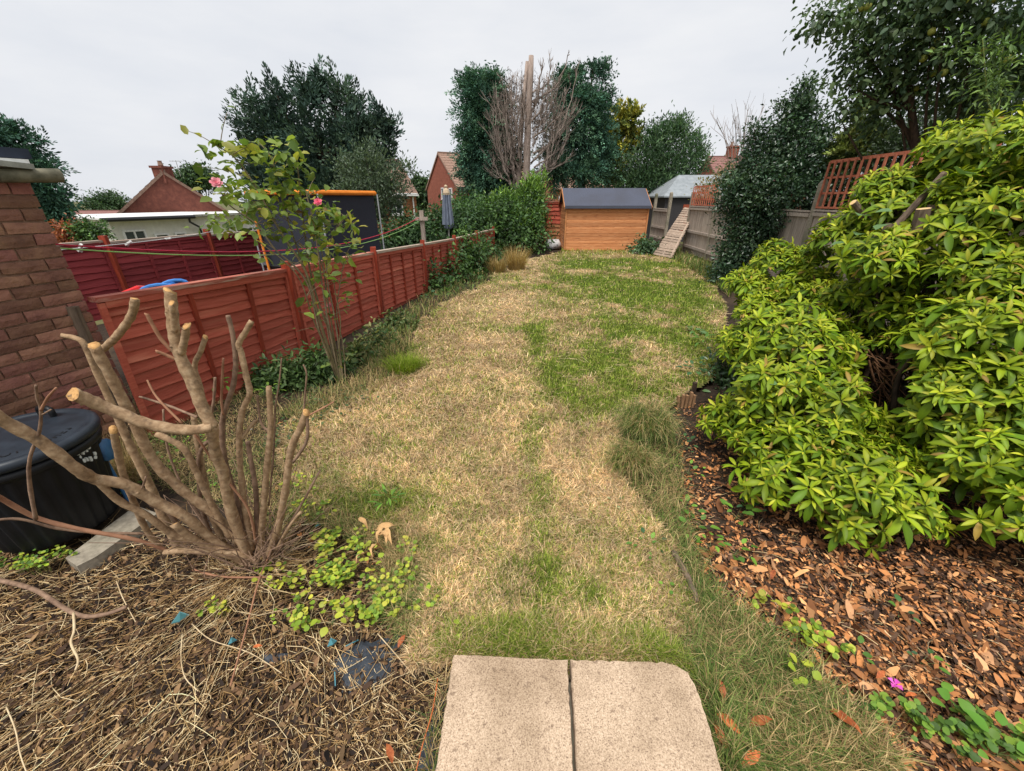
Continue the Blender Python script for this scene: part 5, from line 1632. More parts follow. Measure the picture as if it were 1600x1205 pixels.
# ================================================================== THE BIG YELLOW-GREEN SHRUB
def rosette(seed, n=10, young=True):
    r = random.Random(seed)
    vs, fs, cs = [], [], []
    ga = 2.399963
    for k in range(n):
        f = k / (n - 1)                        # 0 outer/old, 1 inner/young
        el = (-.15 + 1.05 * f ** 1.3) + r.uniform(-.28, .28)
        az = k * ga + r.uniform(-.25, .25)
        L = (.098 - .045 * f) * r.uniform(.62, 1.2)
        Wd = L * r.uniform(.25, .31)
        bend = r.uniform(.5, 1.1)
        h = Vector((math.cos(az), math.sin(az), 0)); s = Vector((-h.y, h.x, 0)); z = Vector((0, 0, 1))
        p = h * .006 + z * (.004 + .012 * f)
        e0 = el
        NS = 4
        prof = [.18, .78, 1.0, .74, .04]
        o = len(vs)
        oldc = Vector((.052, .125, .008)); newc = Vector((.215, .285, .010)); ylw = Vector((.52, .46, .05))
        c = oldc.lerp(newc, min(1, .2 + f * 1.1)) if f < .8 else newc.lerp(ylw, (f - .8) * 2.2)
        c = c * r.uniform(.7, 1.25)
        if r.random() < .04: c = Vector((.30, .20, .04)) * r.uniform(.6, 1.2)
        for i in range(NS + 1):
            w = Wd * prof[i] * .5
            upv = (z * math.cos(e0) - h * math.sin(e0))
            vs += [p - s * w + upv * w * .35, p, p + s * w + upv * w * .35]
            cs += [c, c * 1.25, c]
            d = h * math.cos(e0) + z * math.sin(e0)
            p = p + d * (L / NS)
            e0 -= bend / NS
        for i in range(NS):
            a = o + i * 3
            fs += [(a, a + 1, a + 4, a + 3), (a + 1, a + 2, a + 5, a + 4)]
    return np.array(vs), np.array(fs), np.array([tuple(c) for c in cs])

ROS = [rosette(100 + k, random.choice([7, 9, 10, 12, 13])) for k in range(14)]
M_PIERIS = attr_mat("shrub_leaf", 0.5, 0.2, 0.22, rnd=.3, tint=(1.2, 1.25, .6))
M_PIERIS2 = attr_mat("shrub_leaf_mass", 0.5, 0.2, 0.22, tint=(1.2, 1.25, .6))
ros_me = [np_mesh("leaf_rosette", v, f, M_PIERIS, c) for v, f, c in ROS]

LOBES = [(1228, 440, 76, 52, 4.2, .42), (1172, 465, 38, 38, 4.1, .26), (1178, 515, 36, 40, 3.7, .22), (1160, 550, 22, 28, 3.8, .18), (1245, 545, 90, 62, 2.9, .38), (1256, 640, 96, 90, 2.36, .34), (1192, 662, 54, 54, 2.46, .24), (1300, 745, 104, 66, 1.88, .30), (1360, 800, 74, 40, 1.70, .22), (1215, 735, 62, 50, 2.05, .2),
         (1412, 326, 76, 44, 3.5, .34), (1348, 382, 60, 38, 3.6, .34), (1490, 290, 74, 42, 3.4, .36), (1560, 240, 84, 56, 3.2, .42), (1440, 410, 124, 48, 2.85, .36), (1370, 450, 64, 38, 3.1, .26), (1560, 350, 94, 72, 2.7, .4), (1580, 440, 94, 62, 2.4, .36),
         (1530, 530, 96, 72, 2.2, .34), (1490, 622, 66, 62, 2.05, .28), (1570, 645, 80, 72, 1.9, .3), (1545, 730, 74, 56, 1.72, .24), (1600, 800, 54, 40, 1.55, .2), (1425, 712, 46, 34, 2.0, .18), (1400, 770, 46, 30, 1.78, .18), (1280, 480, 34, 28, 3.4, .25), (1670, 350, 90, 190, 2.4, .5), (1690, 620, 80, 140, 1.9, .4), (1720, 800, 70, 60, 1.6, .3), (1650, 740, 60, 60, 1.7, .3), (1800, 450, 110, 150, 2.4, .5), (1830, 700, 100, 110, 1.8, .4), (1410, 500, 36, 20, 2.8, .18), (1350, 545, 44, 36, 2.85, .2), (1430, 560, 36, 40, 2.6, .2), (1340, 660, 40, 40, 2.4, .2), (1440, 660, 34, 30, 2.3, .15)]
pts_, nrm_, lobe_ = [], [], []
for li, (px, py, rx, ry, d_, rd) in enumerate(LOBES):
    # each lobe is a heap of smaller leafy heads, leafy above and outside, bare and dark beneath
    c, r3 = blob(px, py, rx * .86, ry * .86, d_, rd * .9)
    area = r3[0] * r3[2] + r3[0] * r3[1] + r3[1] * r3[2]
    nh = int(area * 46) + 4
    u = sph(nh)
    u[:, 2] = np.where(u[:, 2] < -.55, -u[:, 2], u[:, 2])
    for h in range(nh):
        hc = c + u[h] * r3 * rng.uniform(.72, 1.02)
        hr = rng.uniform(.085, .17)
        k = int(70 * hr * hr / .0156) + 5
        k = int(k * .29) + 5
        v = sph(k)
        ok = (v[:, 2] > -.25 - .3 * rng.random(k)) & ((v * u[h]).sum(1) > -.5)
        v = v[ok]
        pts_.append(hc + v * np.array([1.15, 1.15, .75]) * hr * rng.uniform(.8, 1.05, (len(v), 1)))
        nrm_.append(unit(v * .75 + u[h] * .45))
pts_ = np.concatenate(pts_); nrm_ = np.concatenate(nrm_)
# a hollow with bare twigs stays open
hx, hy, hzc = proj(pts_)
hole = ((((hx - 1390) / 46) ** 2 + ((hy - 598) / 58) ** 2) < 1) | ((((hx - 1480) / 30) ** 2 + ((hy - 785) / 40) ** 2) < 1)
front = hzc < 3.6
keepm = ~(hole & front) & (pts_[:, 2] > .02)
pts_, nrm_ = pts_[keepm], nrm_[keepm]
up_ = unit(nrm_ * .75 + np.array([0, -.12, .55]) + rng.normal(size=pts_.shape) * .22)
PB = Vector((2.75, 2.55, -.08))
pieris = empty("spreading_shrub", PB, "big spreading shrub with glossy yellow green leaf whorls on the right", "shrub")
q = MB()
def stems_(a, b_, r0, r1, wob=.06, n=6):
    pts = [Vector(a).lerp(Vector(b_), i / n) + Vector((random.gauss(0, wob), random.gauss(0, wob), random.gauss(0, wob * .6))) * (0 if i in (0, n) else 1) for i in range(n + 1)]
    q.tube(catmull(pts, 3), np.linspace(r0, r1, n * 3 + 1), 6, bump=.06)
for li, (px, py, rx, ry, d_, rd) in enumerate(LOBES):
    c = P(px, py, d_)
    for _ in range(3):
        stems_(PB + Vector((random.uniform(-.3, .3), random.uniform(-.3, .3), 0)), c + Vector((random.uniform(-.15, .15), random.uniform(-.15, .15), random.uniform(-.05, .15))), random.uniform(.018, .034), .006)
q.build("stem", M_BARKDK, pieris, True, loc=-PB)
# bare twigs in the hollow, sawn stumps higher up
q = MB()
for k in range(46):
    a = P(random.uniform(1335, 1400), random.uniform(540, 600), 2.75 + random.uniform(-.1, .3)); b_ = P(random.uniform(1340, 1460), random.uniform(560, 680), 2.45 + random.uniform(-.15, .2))
    stems_(a, b_, random.uniform(.004, .008), .002, .025, 4)
q.build("bare_twigs", noise_mat("bare_brown_twig", [(0.3, lin(96, 66, 48)), (0.7, lin(150, 110, 80))], scale=20, rough=.9), pieris, loc=-PB)
M_CUT = noise_mat("sawn_wood", [(0.3, lin(196, 158, 104)), (0.7, lin(226, 196, 146))], scale=30, rough=.85, bump=.1)
for (x0, y0, x1, y1, r_, d_) in [(1437, 350, 1443, 326, .040, 2.85), (1450, 348, 1460, 320, .034, 2.9), (1365, 395, 1392, 350, .03, 2.95), (1345, 330, 1333, 316, .025, 3.4), (1432, 318, 1476, 270, .02, 3.0), (1350, 500, 1362, 400, .045, 3.1), (1352, 560, 1350, 470, .045, 3.1)]:
    s_ = MB(); a, b_ = P(x0, y0, d_), P(x1, y1, d_); s_.tube([a - (b_ - a), a, b_], [r_ * 1.1, r_, r_ * .95], 9, mi=0, cap1=1, bump=.05)
    s_.build("sawn_limb", [M_BARK, M_CUT], pieris, loc=-PB)
# 300 whorls that show largest become parts, the rest one mass
sx, sy, sz = proj(pts_)
vis = (sx > -40) & (sx < 1640) & (sy > 0) & (sy < 1205)
outer = (nrm_ * (np.array([0, 0, CAM_H]) - pts_)).sum(1) > 0
score = np.where(vis & outer, 1 / sz, 0)
order = np.argsort(-score)
def frame_(up, spin):
    up = Vector(up)
    qx = Vector((0, 0, 1)).rotation_difference(up)
    return qx @ Matrix.Rotation(spin, 3, 'Z').to_quaternion()
acc_v, acc_f, acc_c, off = [], [], [], 0
for rank, i in enumerate(order):
    k = int(rng.integers(0, len(ROS)))
    qt = frame_(up_[i], rng.uniform(0, 6.28))
    s_ = float(np.clip(rng.normal(1.0, .26), .45, 1.6)) * (1.0 + .06 * max(0, sz[i] - 3))
    if rank < 300:
        o = place("leaf_rosette", ros_me[k], pieris, Vector(pts_[i]) - PB)
        o.rotation_euler = qt.to_euler()
        o.scale = (s_, s_, s_)
    else:
        v, f, c = ROS[k]
        Rm = np.array(qt.to_matrix())
        acc_v.append(v @ Rm.T * s_ + pts_[i]); acc_f.append(f + off); acc_c.append(np.clip(c * rng.uniform(.72, 1.2), 0, 1)); off += len(v)
o = place("foliage", np_mesh("foliage", np.concatenate(acc_v), np.concatenate(acc_f), M_PIERIS2, np.concatenate(acc_c)), pieris, -PB)
o["kind"] = "stuff"
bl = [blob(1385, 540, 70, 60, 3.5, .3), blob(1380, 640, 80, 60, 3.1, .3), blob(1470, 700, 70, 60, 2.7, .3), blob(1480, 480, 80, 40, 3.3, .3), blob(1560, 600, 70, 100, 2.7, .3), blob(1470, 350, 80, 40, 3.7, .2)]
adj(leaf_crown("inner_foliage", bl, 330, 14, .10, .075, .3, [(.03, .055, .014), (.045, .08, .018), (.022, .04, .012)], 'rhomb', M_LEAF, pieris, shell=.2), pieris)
# darker plants at its left foot, ivy leaves on top
bl = [blob(1125, 600, 26, 34, 3.9, .2), blob(1110, 640, 24, 18, 3.7, .15), blob(1140, 560, 22, 24, 4.1, .2), blob(1095, 625, 16, 12, 3.8, .1)]
e = tree("dark_shrub", "small dark leaved shrub at the left foot of the yellow green shrub", "shrub", (bl[0][0][0], bl[0][0][1]))
q = MB(); q.tube([(0, 0, -.08), (0, 0, .35)], [.015, .006], 6); q.build("stem", M_BARKDK, e)
adj(leaf_crown("foliage", bl, 110, 14, .07, .06, .4, [(.035, .075, .03), (.055, .105, .04), (.08, .14, .05)], 'oval', M_GLOSS, e, shell=.2), e)
e = tree("ivy", "pale green ivy with broad leaves climbing through the sawn limbs of the shrub", "ivy", (2.9, 3.7))
q = MB(); q.tube(catmull([(2.9, 3.7, -.05), P(1375, 480, 3.6), P(1350, 400, 3.6), P(1400, 335, 3.55), P(1500, 280, 3.4)], 5), .008, 5); q.build("stem", M_BARK, e, loc=-e.location)
M_IVY = attr_mat("ivy_leaf", .5, .2, .3)
tv, tf_ = TEMPL['oval']
ivm = np_mesh("leaf", np.array(tv) * np.array([1, .95, 1]), np.array(tf_), M_IVY, np.tile(np.array([(.12, .22, .08)]), (7, 1)))
for px, py, d_, s_ in [(1325, 380, 3.2, .11), (1352, 338, 3.1, .12), (1388, 350, 2.9, .11), (1395, 330, 2.9, .09), (1500, 272, 2.85, .14), (1318, 392, 3.2, .10), (1345, 365, 3.1, .09), (1372, 392, 2.8, .09), (1215, 600, 2.2, .05)]:
    place("leaf", ivm, e, P(px, py, d_) - e.location, (random.uniform(-.4, .2), random.uniform(-.3, .3), random.uniform(2.4, 4.2)), (s_,) * 3)

# ================================================================== BEDS: BARK, DRY STEMS, GROUND COVER
MULCH = [(1052, 640), (1130, 615), (1180, 640), (1640, 700), (1700, 1240), (1405, 1240), (1290, 1085), (1190, 990), (1105, 925), (1080, 870), (1062, 780), (1062, 710)]
def chips(name, poly, n, l0, l1, cols, z, w0=.28, w1=.55, tilt=.35):
    pos, tt = scatter_px(n, poly, z)
    n = len(pos)
    pos[:, 2] = soil_z(pos[:, 0], pos[:, 1]) + .004 + np.abs(rng.normal(0, .012, n))
    az = rng.uniform(0, 2 * np.pi, n)
    ax = unit(np.stack([np.cos(az), np.sin(az), rng.normal(0, tilt, n)], 1))
    nr = unit(np.stack([rng.normal(0, tilt, n), rng.normal(0, tilt, n), np.ones(n)], 1))
    L = rng.uniform(l0, l1, n) * np.clip(rng.normal(1, .25, n), .5, 1.8)
    return leaves(name, pos, ax, nr, L, L * rng.uniform(w0, w1, n), palette(n, cols, .25), 'chip', M_CHIP, None, "stuff")
ORANGE = [lin(190, 128, 78), lin(156, 104, 64), lin(116, 76, 48), lin(206, 150, 100), lin(84, 58, 42, .9), lin(60, 44, 34, .9), lin(128, 98, 76, .9), lin(72, 52, 40, .9), lin(96, 70, 54, .9)]
BROWNC = [lin(92, 70, 52, .8), lin(70, 52, 40, .8), lin(120, 92, 66, .8), lin(52, 40, 32, .8), lin(148, 118, 84, .8), lin(44, 34, 28, .8)]
chips("bark_mulch", MULCH, 30000, .011, .038, ORANGE, -.07)
chips("bark_mulch", [(1600, 690), (2500, 760), (3000, 1240), (1650, 1240)], 22000, .014, .045, ORANGE, -.07)
chips("bark_fines", MULCH, 16000, .006, .018, ORANGE + BROWNC, -.065)
chips("leaf_litter", MULCH, 3000, .03, .065, ORANGE[:4] + [lin(200, 150, 108, .9)], -.06, .32, .5, .5)
LBED = [(-60, 850), (105, 860), (215, 800), (330, 840), (400, 800), (470, 800), (560, 850), (640, 920), (690, 1000), (715, 1035), (690, 1240), (-120, 1240)]
chips("bed_mulch", LBED, 30000, .012, .034, BROWNC, -.07)
chips("bed_litter", [(430, 660), (560, 640), (640, 780), (690, 860), (690, 1000), (560, 900), (430, 860)], 2600, .015, .04, BROWNC + ORANGE[:2], -.06, .3, .5, .4)

def sticks(name, pos, az, L, r, curve, colr, rise=0.0, mat=None, parent=None, kind="stuff"):
    """thin bent three-sided stems"""
    n = len(pos)
    h = np.stack([np.cos(az), np.sin(az), np.zeros(n)], 1)
    s = np.stack([-np.sin(az), np.cos(az), np.zeros(n)], 1)
    z = np.array([0, 0, 1.0])
    rise = np.broadcast_to(rise, (n,))
    rings = []
    for f in (0, .34, .67, 1.0):
        c = pos + h * (L * f)[:, None] + s * (curve * L * (f * (1 - f) * 4))[:, None] + z * (rise * L * f)[:, None]
        rr_ = (r * (1 - .35 * f))[:, None]
        rings.append(np.stack([c + z * rr_, c + s * rr_ * .87 - z * rr_ * .5, c - s * rr_ * .87 - z * rr_ * .5], 1))
    V = np.stack(rings, 1).reshape(-1, 3)
    tf = []
    for k in range(3):
        for j in range(3):
            tf.append((k * 3 + j, k * 3 + (j + 1) % 3, (k + 1) * 3 + (j + 1) % 3, (k + 1) * 3 + j))
    F_ = (np.array(tf)[None] + (np.arange(n) * 12)[:, None, None]).reshape(-1, 4)
    o = place(name, np_mesh(name, V, F_, mat or M_STICK, np.repeat(colr, 12, 0)), parent)
    if kind: o["kind"] = kind
    return o
STEMC = [lin(188, 156, 108), lin(160, 128, 84), lin(214, 188, 142), lin(120, 92, 62, .9), lin(96, 72, 50, .9), lin(228, 206, 164)]
pos, tt = scatter_px(9500, LBED, -.06)
n = len(pos)
pos[:, 2] = soil_z(pos[:, 0], pos[:, 1]) + rng.uniform(.004, .035, n)
root = np.array(G(400, 885, 0))
ar = np.arctan2(pos[:, 1] - root[1], pos[:, 0] - root[0])
az = np.where(rng.random(n) < .55, ar + rng.normal(0, .55, n), rng.uniform(0, 6.28, n))
L = rng.gamma(2.0, .055, n).clip(.03, .42)
sticks("dry_stems", pos, az, L, rng.uniform(.0009, .0024, n), rng.normal(0, .10, n), palette(n, STEMC, .2), rng.normal(0, .05, n))
# straw-like stems round the stump
a_ = rng.uniform(0, 6.28, 420); rr0 = .10 * np.sqrt(rng.random(420)) * 1.6
pos = np.stack([root[0] + rr0 * np.cos(a_), root[1] + rr0 * np.sin(a_) - .03, np.full(420, .02)], 1)
sticks("stump_straw", pos, a_ + rng.normal(0, 1.0, 420), rng.gamma(2, .08, 420).clip(.05, .4), rng.uniform(.0008, .002, 420), rng.normal(0, .22, 420), palette(420, STEMC, .2), rng.normal(-.02, .12, 420))
# a scatter on the mulch and border
pos, tt = scatter_px(900, MULCH, -.05); n = len(pos)
sticks("fallen_twigs", pos, rng.uniform(0, 6.28, n), rng.gamma(2, .04, n).clip(.03, .25), rng.uniform(.0008, .002, n), rng.normal(0, .1, n), palette(n, STEMC, .25), rng.normal(0, .05, n))
# loose straw on the lawn
pos, tt = scatter_px(5200, LAWN_PX, .012); n = len(pos)
sticks("loose_straw", pos, rng.uniform(0, 6.28, n), rng.uniform(.05, .16, n), np.maximum(.0010, .0005 * tt), rng.normal(0, .15, n), palette(n, [lin(206, 182, 136), lin(184, 158, 112), lin(220, 200, 158)], .12), rng.normal(.02, .05, n))

# single long stems that can be picked out
M_RED = noise_mat("reddish_stem", [(0.3, lin(130, 90, 68)), (0.7, lin(168, 124, 96))], scale=14, rough=.8, bump=.2)
M_PALE = noise_mat("pale_stem", [(0.3, lin(180, 156, 120)), (0.7, lin(214, 194, 158))], scale=14, rough=.8, bump=.2)
M_BRANCH = noise_mat("cut_branch_bark", [(0.25, lin(112, 88, 64)), (0.5, lin(156, 128, 98)), (0.75, lin(192, 166, 134))], scale=34, detail=9, stretch=(1, 1, 1), rough=.85, bump=.9, bdist=.006, big=(30, lin(104, 84, 66), .55, .75))
M_BRANCHD = noise_mat("thin_branch_bark", [(0.3, lin(92, 70, 56)), (0.7, lin(156, 128, 106))], scale=24, rough=.85, bump=.4, bdist=.004)
M_ENDS = noise_mat("sawn_end", [(0.3, lin(150, 106, 62)), (0.5, lin(200, 156, 100)), (0.7, lin(128, 92, 60))], scale=50, rough=.85, bump=.4, bdist=.004)
def lie(name, label, cat, pl, r, mat, z=.01, group=None):
    p = [G(x, y, z + (rest[0] if rest else 0)) for (x, y, *rest) in pl]
    q = MB(); c = catmull([v - p[0] for v in p], 4); q.tube(c, np.linspace(r, r * .7, len(c)), 6, cap0=0, cap1=0, bump=.06)
    return tag(q.build(name, mat, None, True, loc=p[0]), label, cat, group)
lie("cut_branch", "bent brown cut branch lying at the left edge of the bed", "branch", [(-40, 900, .03), (0, 907, .03), (55, 922, .03), (100, 950, .01), (130, 963, .0), (165, 960, .0), (198, 948, .01)], .0125, M_BRANCHD, .0)
lie("pale_root", "pale crooked twig pointing down from the bent cut branch", "twig", [(115, 958, 0), (116, 985, 0), (111, 1005, 0), (122, 1030, 0), (118, 1047, 0)], .0055, M_PALE)
lie("dry_stem_piece", "long thin red brown stem leaning from the stump's root to the ground", "stem", [(431, 815, .10), (422, 862, .06), (405, 905, .03), (384, 985, .01), (360, 1072, .0)], .0048, M_RED)
lie("dry_stem_piece", "short red brown stem crossing below the stump", "stem", [(302, 890, .03), (330, 898, .02), (360, 902, .02), (417, 902, .02)], .0065, M_RED)
for pl, lab in [([(182, 908), (190, 930), (200, 950), (212, 972)], "pale stem right of the bent branch's tip"), ([(300, 975), (330, 1000), (390, 1020), (440, 1052)], "long pale stem left of the black membrane"), ([(10, 1105), (24, 1140), (32, 1180), (45, 1215)], "pale stem near the photo's lower left corner"),
                ([(285, 990), (283, 1030), (290, 1060), (310, 1080)], "curved pale stem in the middle of the dry bed"), ([(590, 990), (625, 1030), (650, 1060)], "pale stem lying across the right edge of the black membrane")]:
    lie("dry_stem_piece", lab, "stem", pl, .0026, M_PALE, -.03)
lie("orange_stalk", "orange brown stalk lying along the slab's left edge", "stem", [(684, 1060, .03), (676, 1110, .03), (660, 1165, .03), (648, 1215, .02)], .0026, plain("orange_stalk_skin", lin(190, 104, 56), .7), .02)

# ---- the cut-back shrub
root3 = G(400, 880, 0)
stump = empty("cut_back_shrub", root3, "pruned shrub of thick bare sawn branches in the left bed", "shrub")
def branch(pl, r0, r1, d0, d1, mat=0, cut0=False, cut1=False, name="branch", n=9):
    if len(pl) == 2:
        pl = [pl[0], ((pl[0][0] + pl[1][0]) / 2, (pl[0][1] + pl[1][1]) / 2), pl[1]]
    k = len(pl)
    pts = []
    for i, (x, y) in enumerate(pl):
        f = i / (k - 1)
        pts.append(P(x, y, d0 + (d1 - d0) * f))
    c = catmull(pts, 5)
    m_ = len(c)
    rad = []
    for i in range(m_):
        f = i / (m_ - 1)
        d_ = d0 + (d1 - d0) * f
        x, y = pl[min(int(f * (k - 1)), k - 1)]
        rpx = (r0 + (r1 - r0) * f) * .68
        t_ = d_ / ray(x, y)[1]
        rad.append(rpx * t_ / FPX * (1 + .07 * math.sin(i * 1.9 + x)))
    q = MB()
    q.tube([p - root3 for p in c], rad, n, mi=0, cap0=(1 if cut0 else 0), cap1=(1 if cut1 else 0), bump=.05)
    def ragged(o0, a_, b2):
        dr = (a_ - b2).normalized(); ph = random.uniform(0, 6.28); sl = random.uniform(.3, 1.0)
        for j in range(n):
            v = Vector(q.v[o0 + j]); r_ = (v - (a_ - root3)).length
            q.v[o0 + j] = tuple(v + dr * r_ * (sl * math.cos(2 * math.pi * j / n + ph) + random.uniform(-.25, .25)))
    if cut0: ragged(0, c[0], c[1])
    if cut1: ragged((m_ - 1) * n, c[-1], c[-2])
    # bud scars
    for _ in range(max(1, m_ // 6)):
        i = random.randint(1, m_ - 2)
        dr = Vector((random.uniform(-1, 1), random.uniform(-1, 1), random.uniform(-1, 1))).normalized()
        a = c[i] - root3
        q.tube([a + dr * rad[i] * .7, a + dr * rad[i] * 1.18], [rad[i] * .38, rad[i] * .16], 6, cap1=0)
    q.build(name, [M_BRANCH if mat == 0 else (M_RED if mat == 2 else M_BRANCHD), M_ENDS], stump, True)
B_ = 1.49
branch([(-50, 618), (0, 655), (60, 688), (120, 733), (150, 749), (195, 757), (240, 782), (290, 808), (330, 842), (385, 882)], 14, 10, 1.12, B_)
branch([(150, 748), (185, 782), (230, 806), (268, 834), (300, 845)], 8, 7, 1.28, 1.42)
branch([(114, 616), (140, 626), (175, 641), (234, 663), (290, 672), (332, 667)], 15, 11, 1.22, 1.36, cut0=True)
branch([(266, 455), (269, 490), (273, 526), (284, 562), (303, 603), (318, 640), (332, 668)], 12, 13, 1.40, 1.37, cut0=True)
branch([(291, 509), (289, 528), (283, 552)], 8, 8, 1.36, 1.38, cut0=True)
branch([(268, 473), (270, 495), (273, 518)], 6, 6, 1.37, 1.38, cut0=True)
branch([(332, 664), (336, 705), (350, 742), (362, 800), (388, 868)], 11, 12, 1.37, B_)
branch([(147, 540), (173, 588), (204, 648), (240, 720), (285, 766), (332, 802), (378, 850)], 11, 10, 1.40, 1.52, cut0=True)
branch([(211, 467), (208, 487), (196, 508), (178, 530), (160, 546)], 9, 8, 1.48, 1.52, cut0=True)
branch([(95, 524), (116, 528), (131, 537), (146, 570), (178, 640), (205, 700), (230, 750), (255, 808), (282, 862)], 5, 10, 1.55, 1.55, cut0=True)
branch([(177, 672), (184, 705), (193, 742), (212, 792), (230, 830), (255, 862)], 7.5, 6, 1.30, 1.44, cut0=True)
branch([(272, 819), (300, 841), (332, 857), (375, 867), (408, 880)], 8, 8, 1.36, B_, cut0=True)
branch([(256, 863), (300, 861), (360, 868), (402, 880)], 6, 8, 1.42, B_, mat=0)
branch([(-20, 768), (0, 778), (60, 810), (135, 829), (210, 843), (262, 860)], 6, 4, 1.18, 1.44, mat=2)
branch([(-20, 815), (30, 811), (90, 826), (150, 832), (225, 834)], 3, 3, 1.22, 1.44, mat=1, n=6)
branch([(56, 602), (58, 622), (64, 641), (61, 676), (47, 715), (46, 754), (56, 812)], 2.6, 4, 1.18, 1.22, mat=1, n=6)
branch([(88, 606), (74, 622), (64, 641)], 2.2, 3, 1.17, 1.18, mat=2, n=6)
branch([(80, 640), (66, 648)], 1.6, 2, 1.17, 1.18, mat=1, n=5)
branch([(356, 493), (362, 515), (367, 545), (368, 575), (363, 607), (350, 645), (347, 675), (352, 722), (372, 790), (392, 862)], 5, 6.5, 1.52, 1.50, mat=1)
branch([(393, 502), (384, 518), (373, 537), (377, 552), (385, 588), (390, 616), (378, 645), (374, 700), (381, 785), (394, 858)], 6.5, 6.5, 1.50, 1.50, cut0=True)
branch([(349, 560), (346, 620), (349, 648)], 2.5, 3, 1.50, 1.50, mat=2, n=6)
branch([(420, 604), (422, 640), (423, 672), (418, 720), (413, 780), (407, 850), (405, 875)], 6, 8, 1.52, 1.52, cut0=True)
branch([(402, 618), (405, 645), (410, 665), (421, 674)], 2.2, 3, 1.52, 1.52, mat=1, n=6)
branch([(479, 644), (470, 668), (455, 702), (445, 770), (434, 825), (418, 872)], 8, 8, 1.50, 1.52, cut0=True)
branch([(479, 652), (481, 680), (474, 700), (458, 722)], 4, 3.5, 1.50, 1.50, mat=1, n=6)
branch([(474, 570), (479, 584), (477, 612), (475, 642)], 1.8, 2.2, 1.52, 1.52, mat=1, n=5)
branch([(522, 628), (500, 640), (481, 650)], 1.6, 2.4, 1.55, 1.5, mat=2, n=5)
branch([(321, 527), (314, 548), (304, 573), (313, 605), (320, 640), (325, 660)], 5.5, 6, 1.46, 1.42, cut0=True)
branch([(229, 490), (240, 510), (252, 530), (270, 549)], 4, 4.5, 1.36, 1.38, mat=2, cut0=True, n=7)
branch([(244, 549), (258, 554), (275, 562)], 3.4, 4, 1.35, 1.38, mat=2, cut0=True, n=7)
branch([(218, 620), (260, 633), (308, 652)], 2.4, 3.2, 1.50, 1.40, mat=1, n=6)
branch([(230, 594), (246, 622), (285, 662)], 2.0, 3, 1.48, 1.42, mat=2, n=6)
branch([(244, 678), (285, 699), (304, 732), (318, 762), (338, 802), (360, 840)], 7, 7, 1.46, 1.50)
branch([(300, 672), (348, 742), (388, 796), (400, 850)], 2.4, 3, 1.40, 1.48, mat=2, n=6)
branch([(400, 657), (390, 668), (376, 686)], 4.2, 4, 1.54, 1.5, cut0=True, n=7)
branch([(500, 735), (470, 790), (440, 840), (420, 880)], 2.5, 4, 1.56, 1.52, mat=1, n=6)
branch([(470, 800), (450, 826), (430, 862)], 3.5, 4, 1.46, 1.50, mat=0, n=6)
branch([(342, 705), (325, 690), (310, 720), (315, 790), (330, 840)], 4, 5, 1.55, 1.54, mat=1, n=6)
branch([(303, 650), (308, 690), (318, 740), (330, 800), (350, 850)], 6, 7, 1.58, 1.55, mat=0, n=7)
branch([(255, 640), (262, 700), (290, 770), (330, 830)], 2.2, 3.2, 1.58, 1.54, mat=1, n=5)
branch([(336, 590), (334, 625), (330, 660), (338, 720), (355, 800)], 3, 4, 1.58, 1.55, mat=1, n=6)
branch([(387, 690), (392, 720), (400, 770), (402, 850)], 5, 6, 1.58, 1.54, mat=1, n=6)
branch([(440, 560), (436, 600), (430, 640), (428, 700), (420, 790)], 1.5, 2.5, 1.60, 1.56, mat=1, n=5)
branch([(225, 770), (238, 790), (262, 800), (290, 838)], 4, 5, 1.36, 1.44, mat=1, n=6)
branch([(228, 745), (222, 762), (212, 770), (205, 772)], 2, 3.4, 1.34, 1.36, mat=1, n=6)
# thin tangled twigs in among the branches
q = MB()
for k in range(70):
    a = random.uniform(0, 6.28)
    b0 = Vector((random.uniform(-.12, .12), random.uniform(-.08, .10), random.uniform(.0, .05)))
    dr = Vector((math.cos(a) * .8, math.sin(a) * .5, random.uniform(.3, 1.3))).normalized()
    L_ = random.uniform(.15, .55)
    p1 = b0 + dr * L_ * .5 + Vector((random.gauss(0, .03), random.gauss(0, .03), 0)); p2 = b0 + dr * L_ + Vector((random.gauss(0, .06), random.gauss(0, .06), random.gauss(0, .05)))
    q.tube(catmull([b0, p1, p2], 4), np.linspace(.0036, .0014, 9), 5)
    if random.random() < .5:
        q.tube([p1, p1 + Vector((random.gauss(0, .07), random.gauss(0, .05), random.uniform(.02, .14)))], [.0022, .001], 4)
q.build("tangle", M_PALE if False else M_BRANCHD, stump)["kind"] = "stuff"
q = MB()
q.lathe([(.12, -.10), (.10, -.05), (.07, .0), (.03, .02)], 14, mod=lambda i, an: .02 * math.sin(4 * an + i) + .012 * math.sin(9 * an))
q.build("root_base", M_BARKDK, stump, True)

# ---- black bin
M_BIN = noise_mat("bin_plastic", [(0.3, (.006, .0065, .008)), (0.7, (.012, .0125, .014))], scale=12, rough=.48, bump=.15, bdist=.002, big=(5, (.022, .023, .022), .6, .9), spec=.3)
M_LID = noise_mat("bin_lid", [(0.3, lin(30, 35, 42)), (0.7, lin(46, 53, 62))], scale=9, rough=.42, bump=.15, bdist=.002, big=(7, lin(70, 76, 82), .6, .85))
bc = Vector((-2.66, 1.77, .02))
BSC = .86
bin_ = empty("black_bin", bc, "ribbed black plastic bin with a domed grey lid beside the brick wall", "bin")
bin_.scale = (BSC, BSC, BSC)
q = MB()
rib = lambda i, an: (.011 * math.cos(28 * an) if 1 <= i <= 6 else 0)
q.lathe([(.28, 0), (.29, .02), (.30, .10), (.315, .25), (.33, .38), (.342, .48), (.348, .54), (.352, .555), (.372, .56), (.378, .575), (.378, .60), (.365, .612), (.345, .615)], 136, mod=rib)
q.build("body", M_BIN, bin_, True)
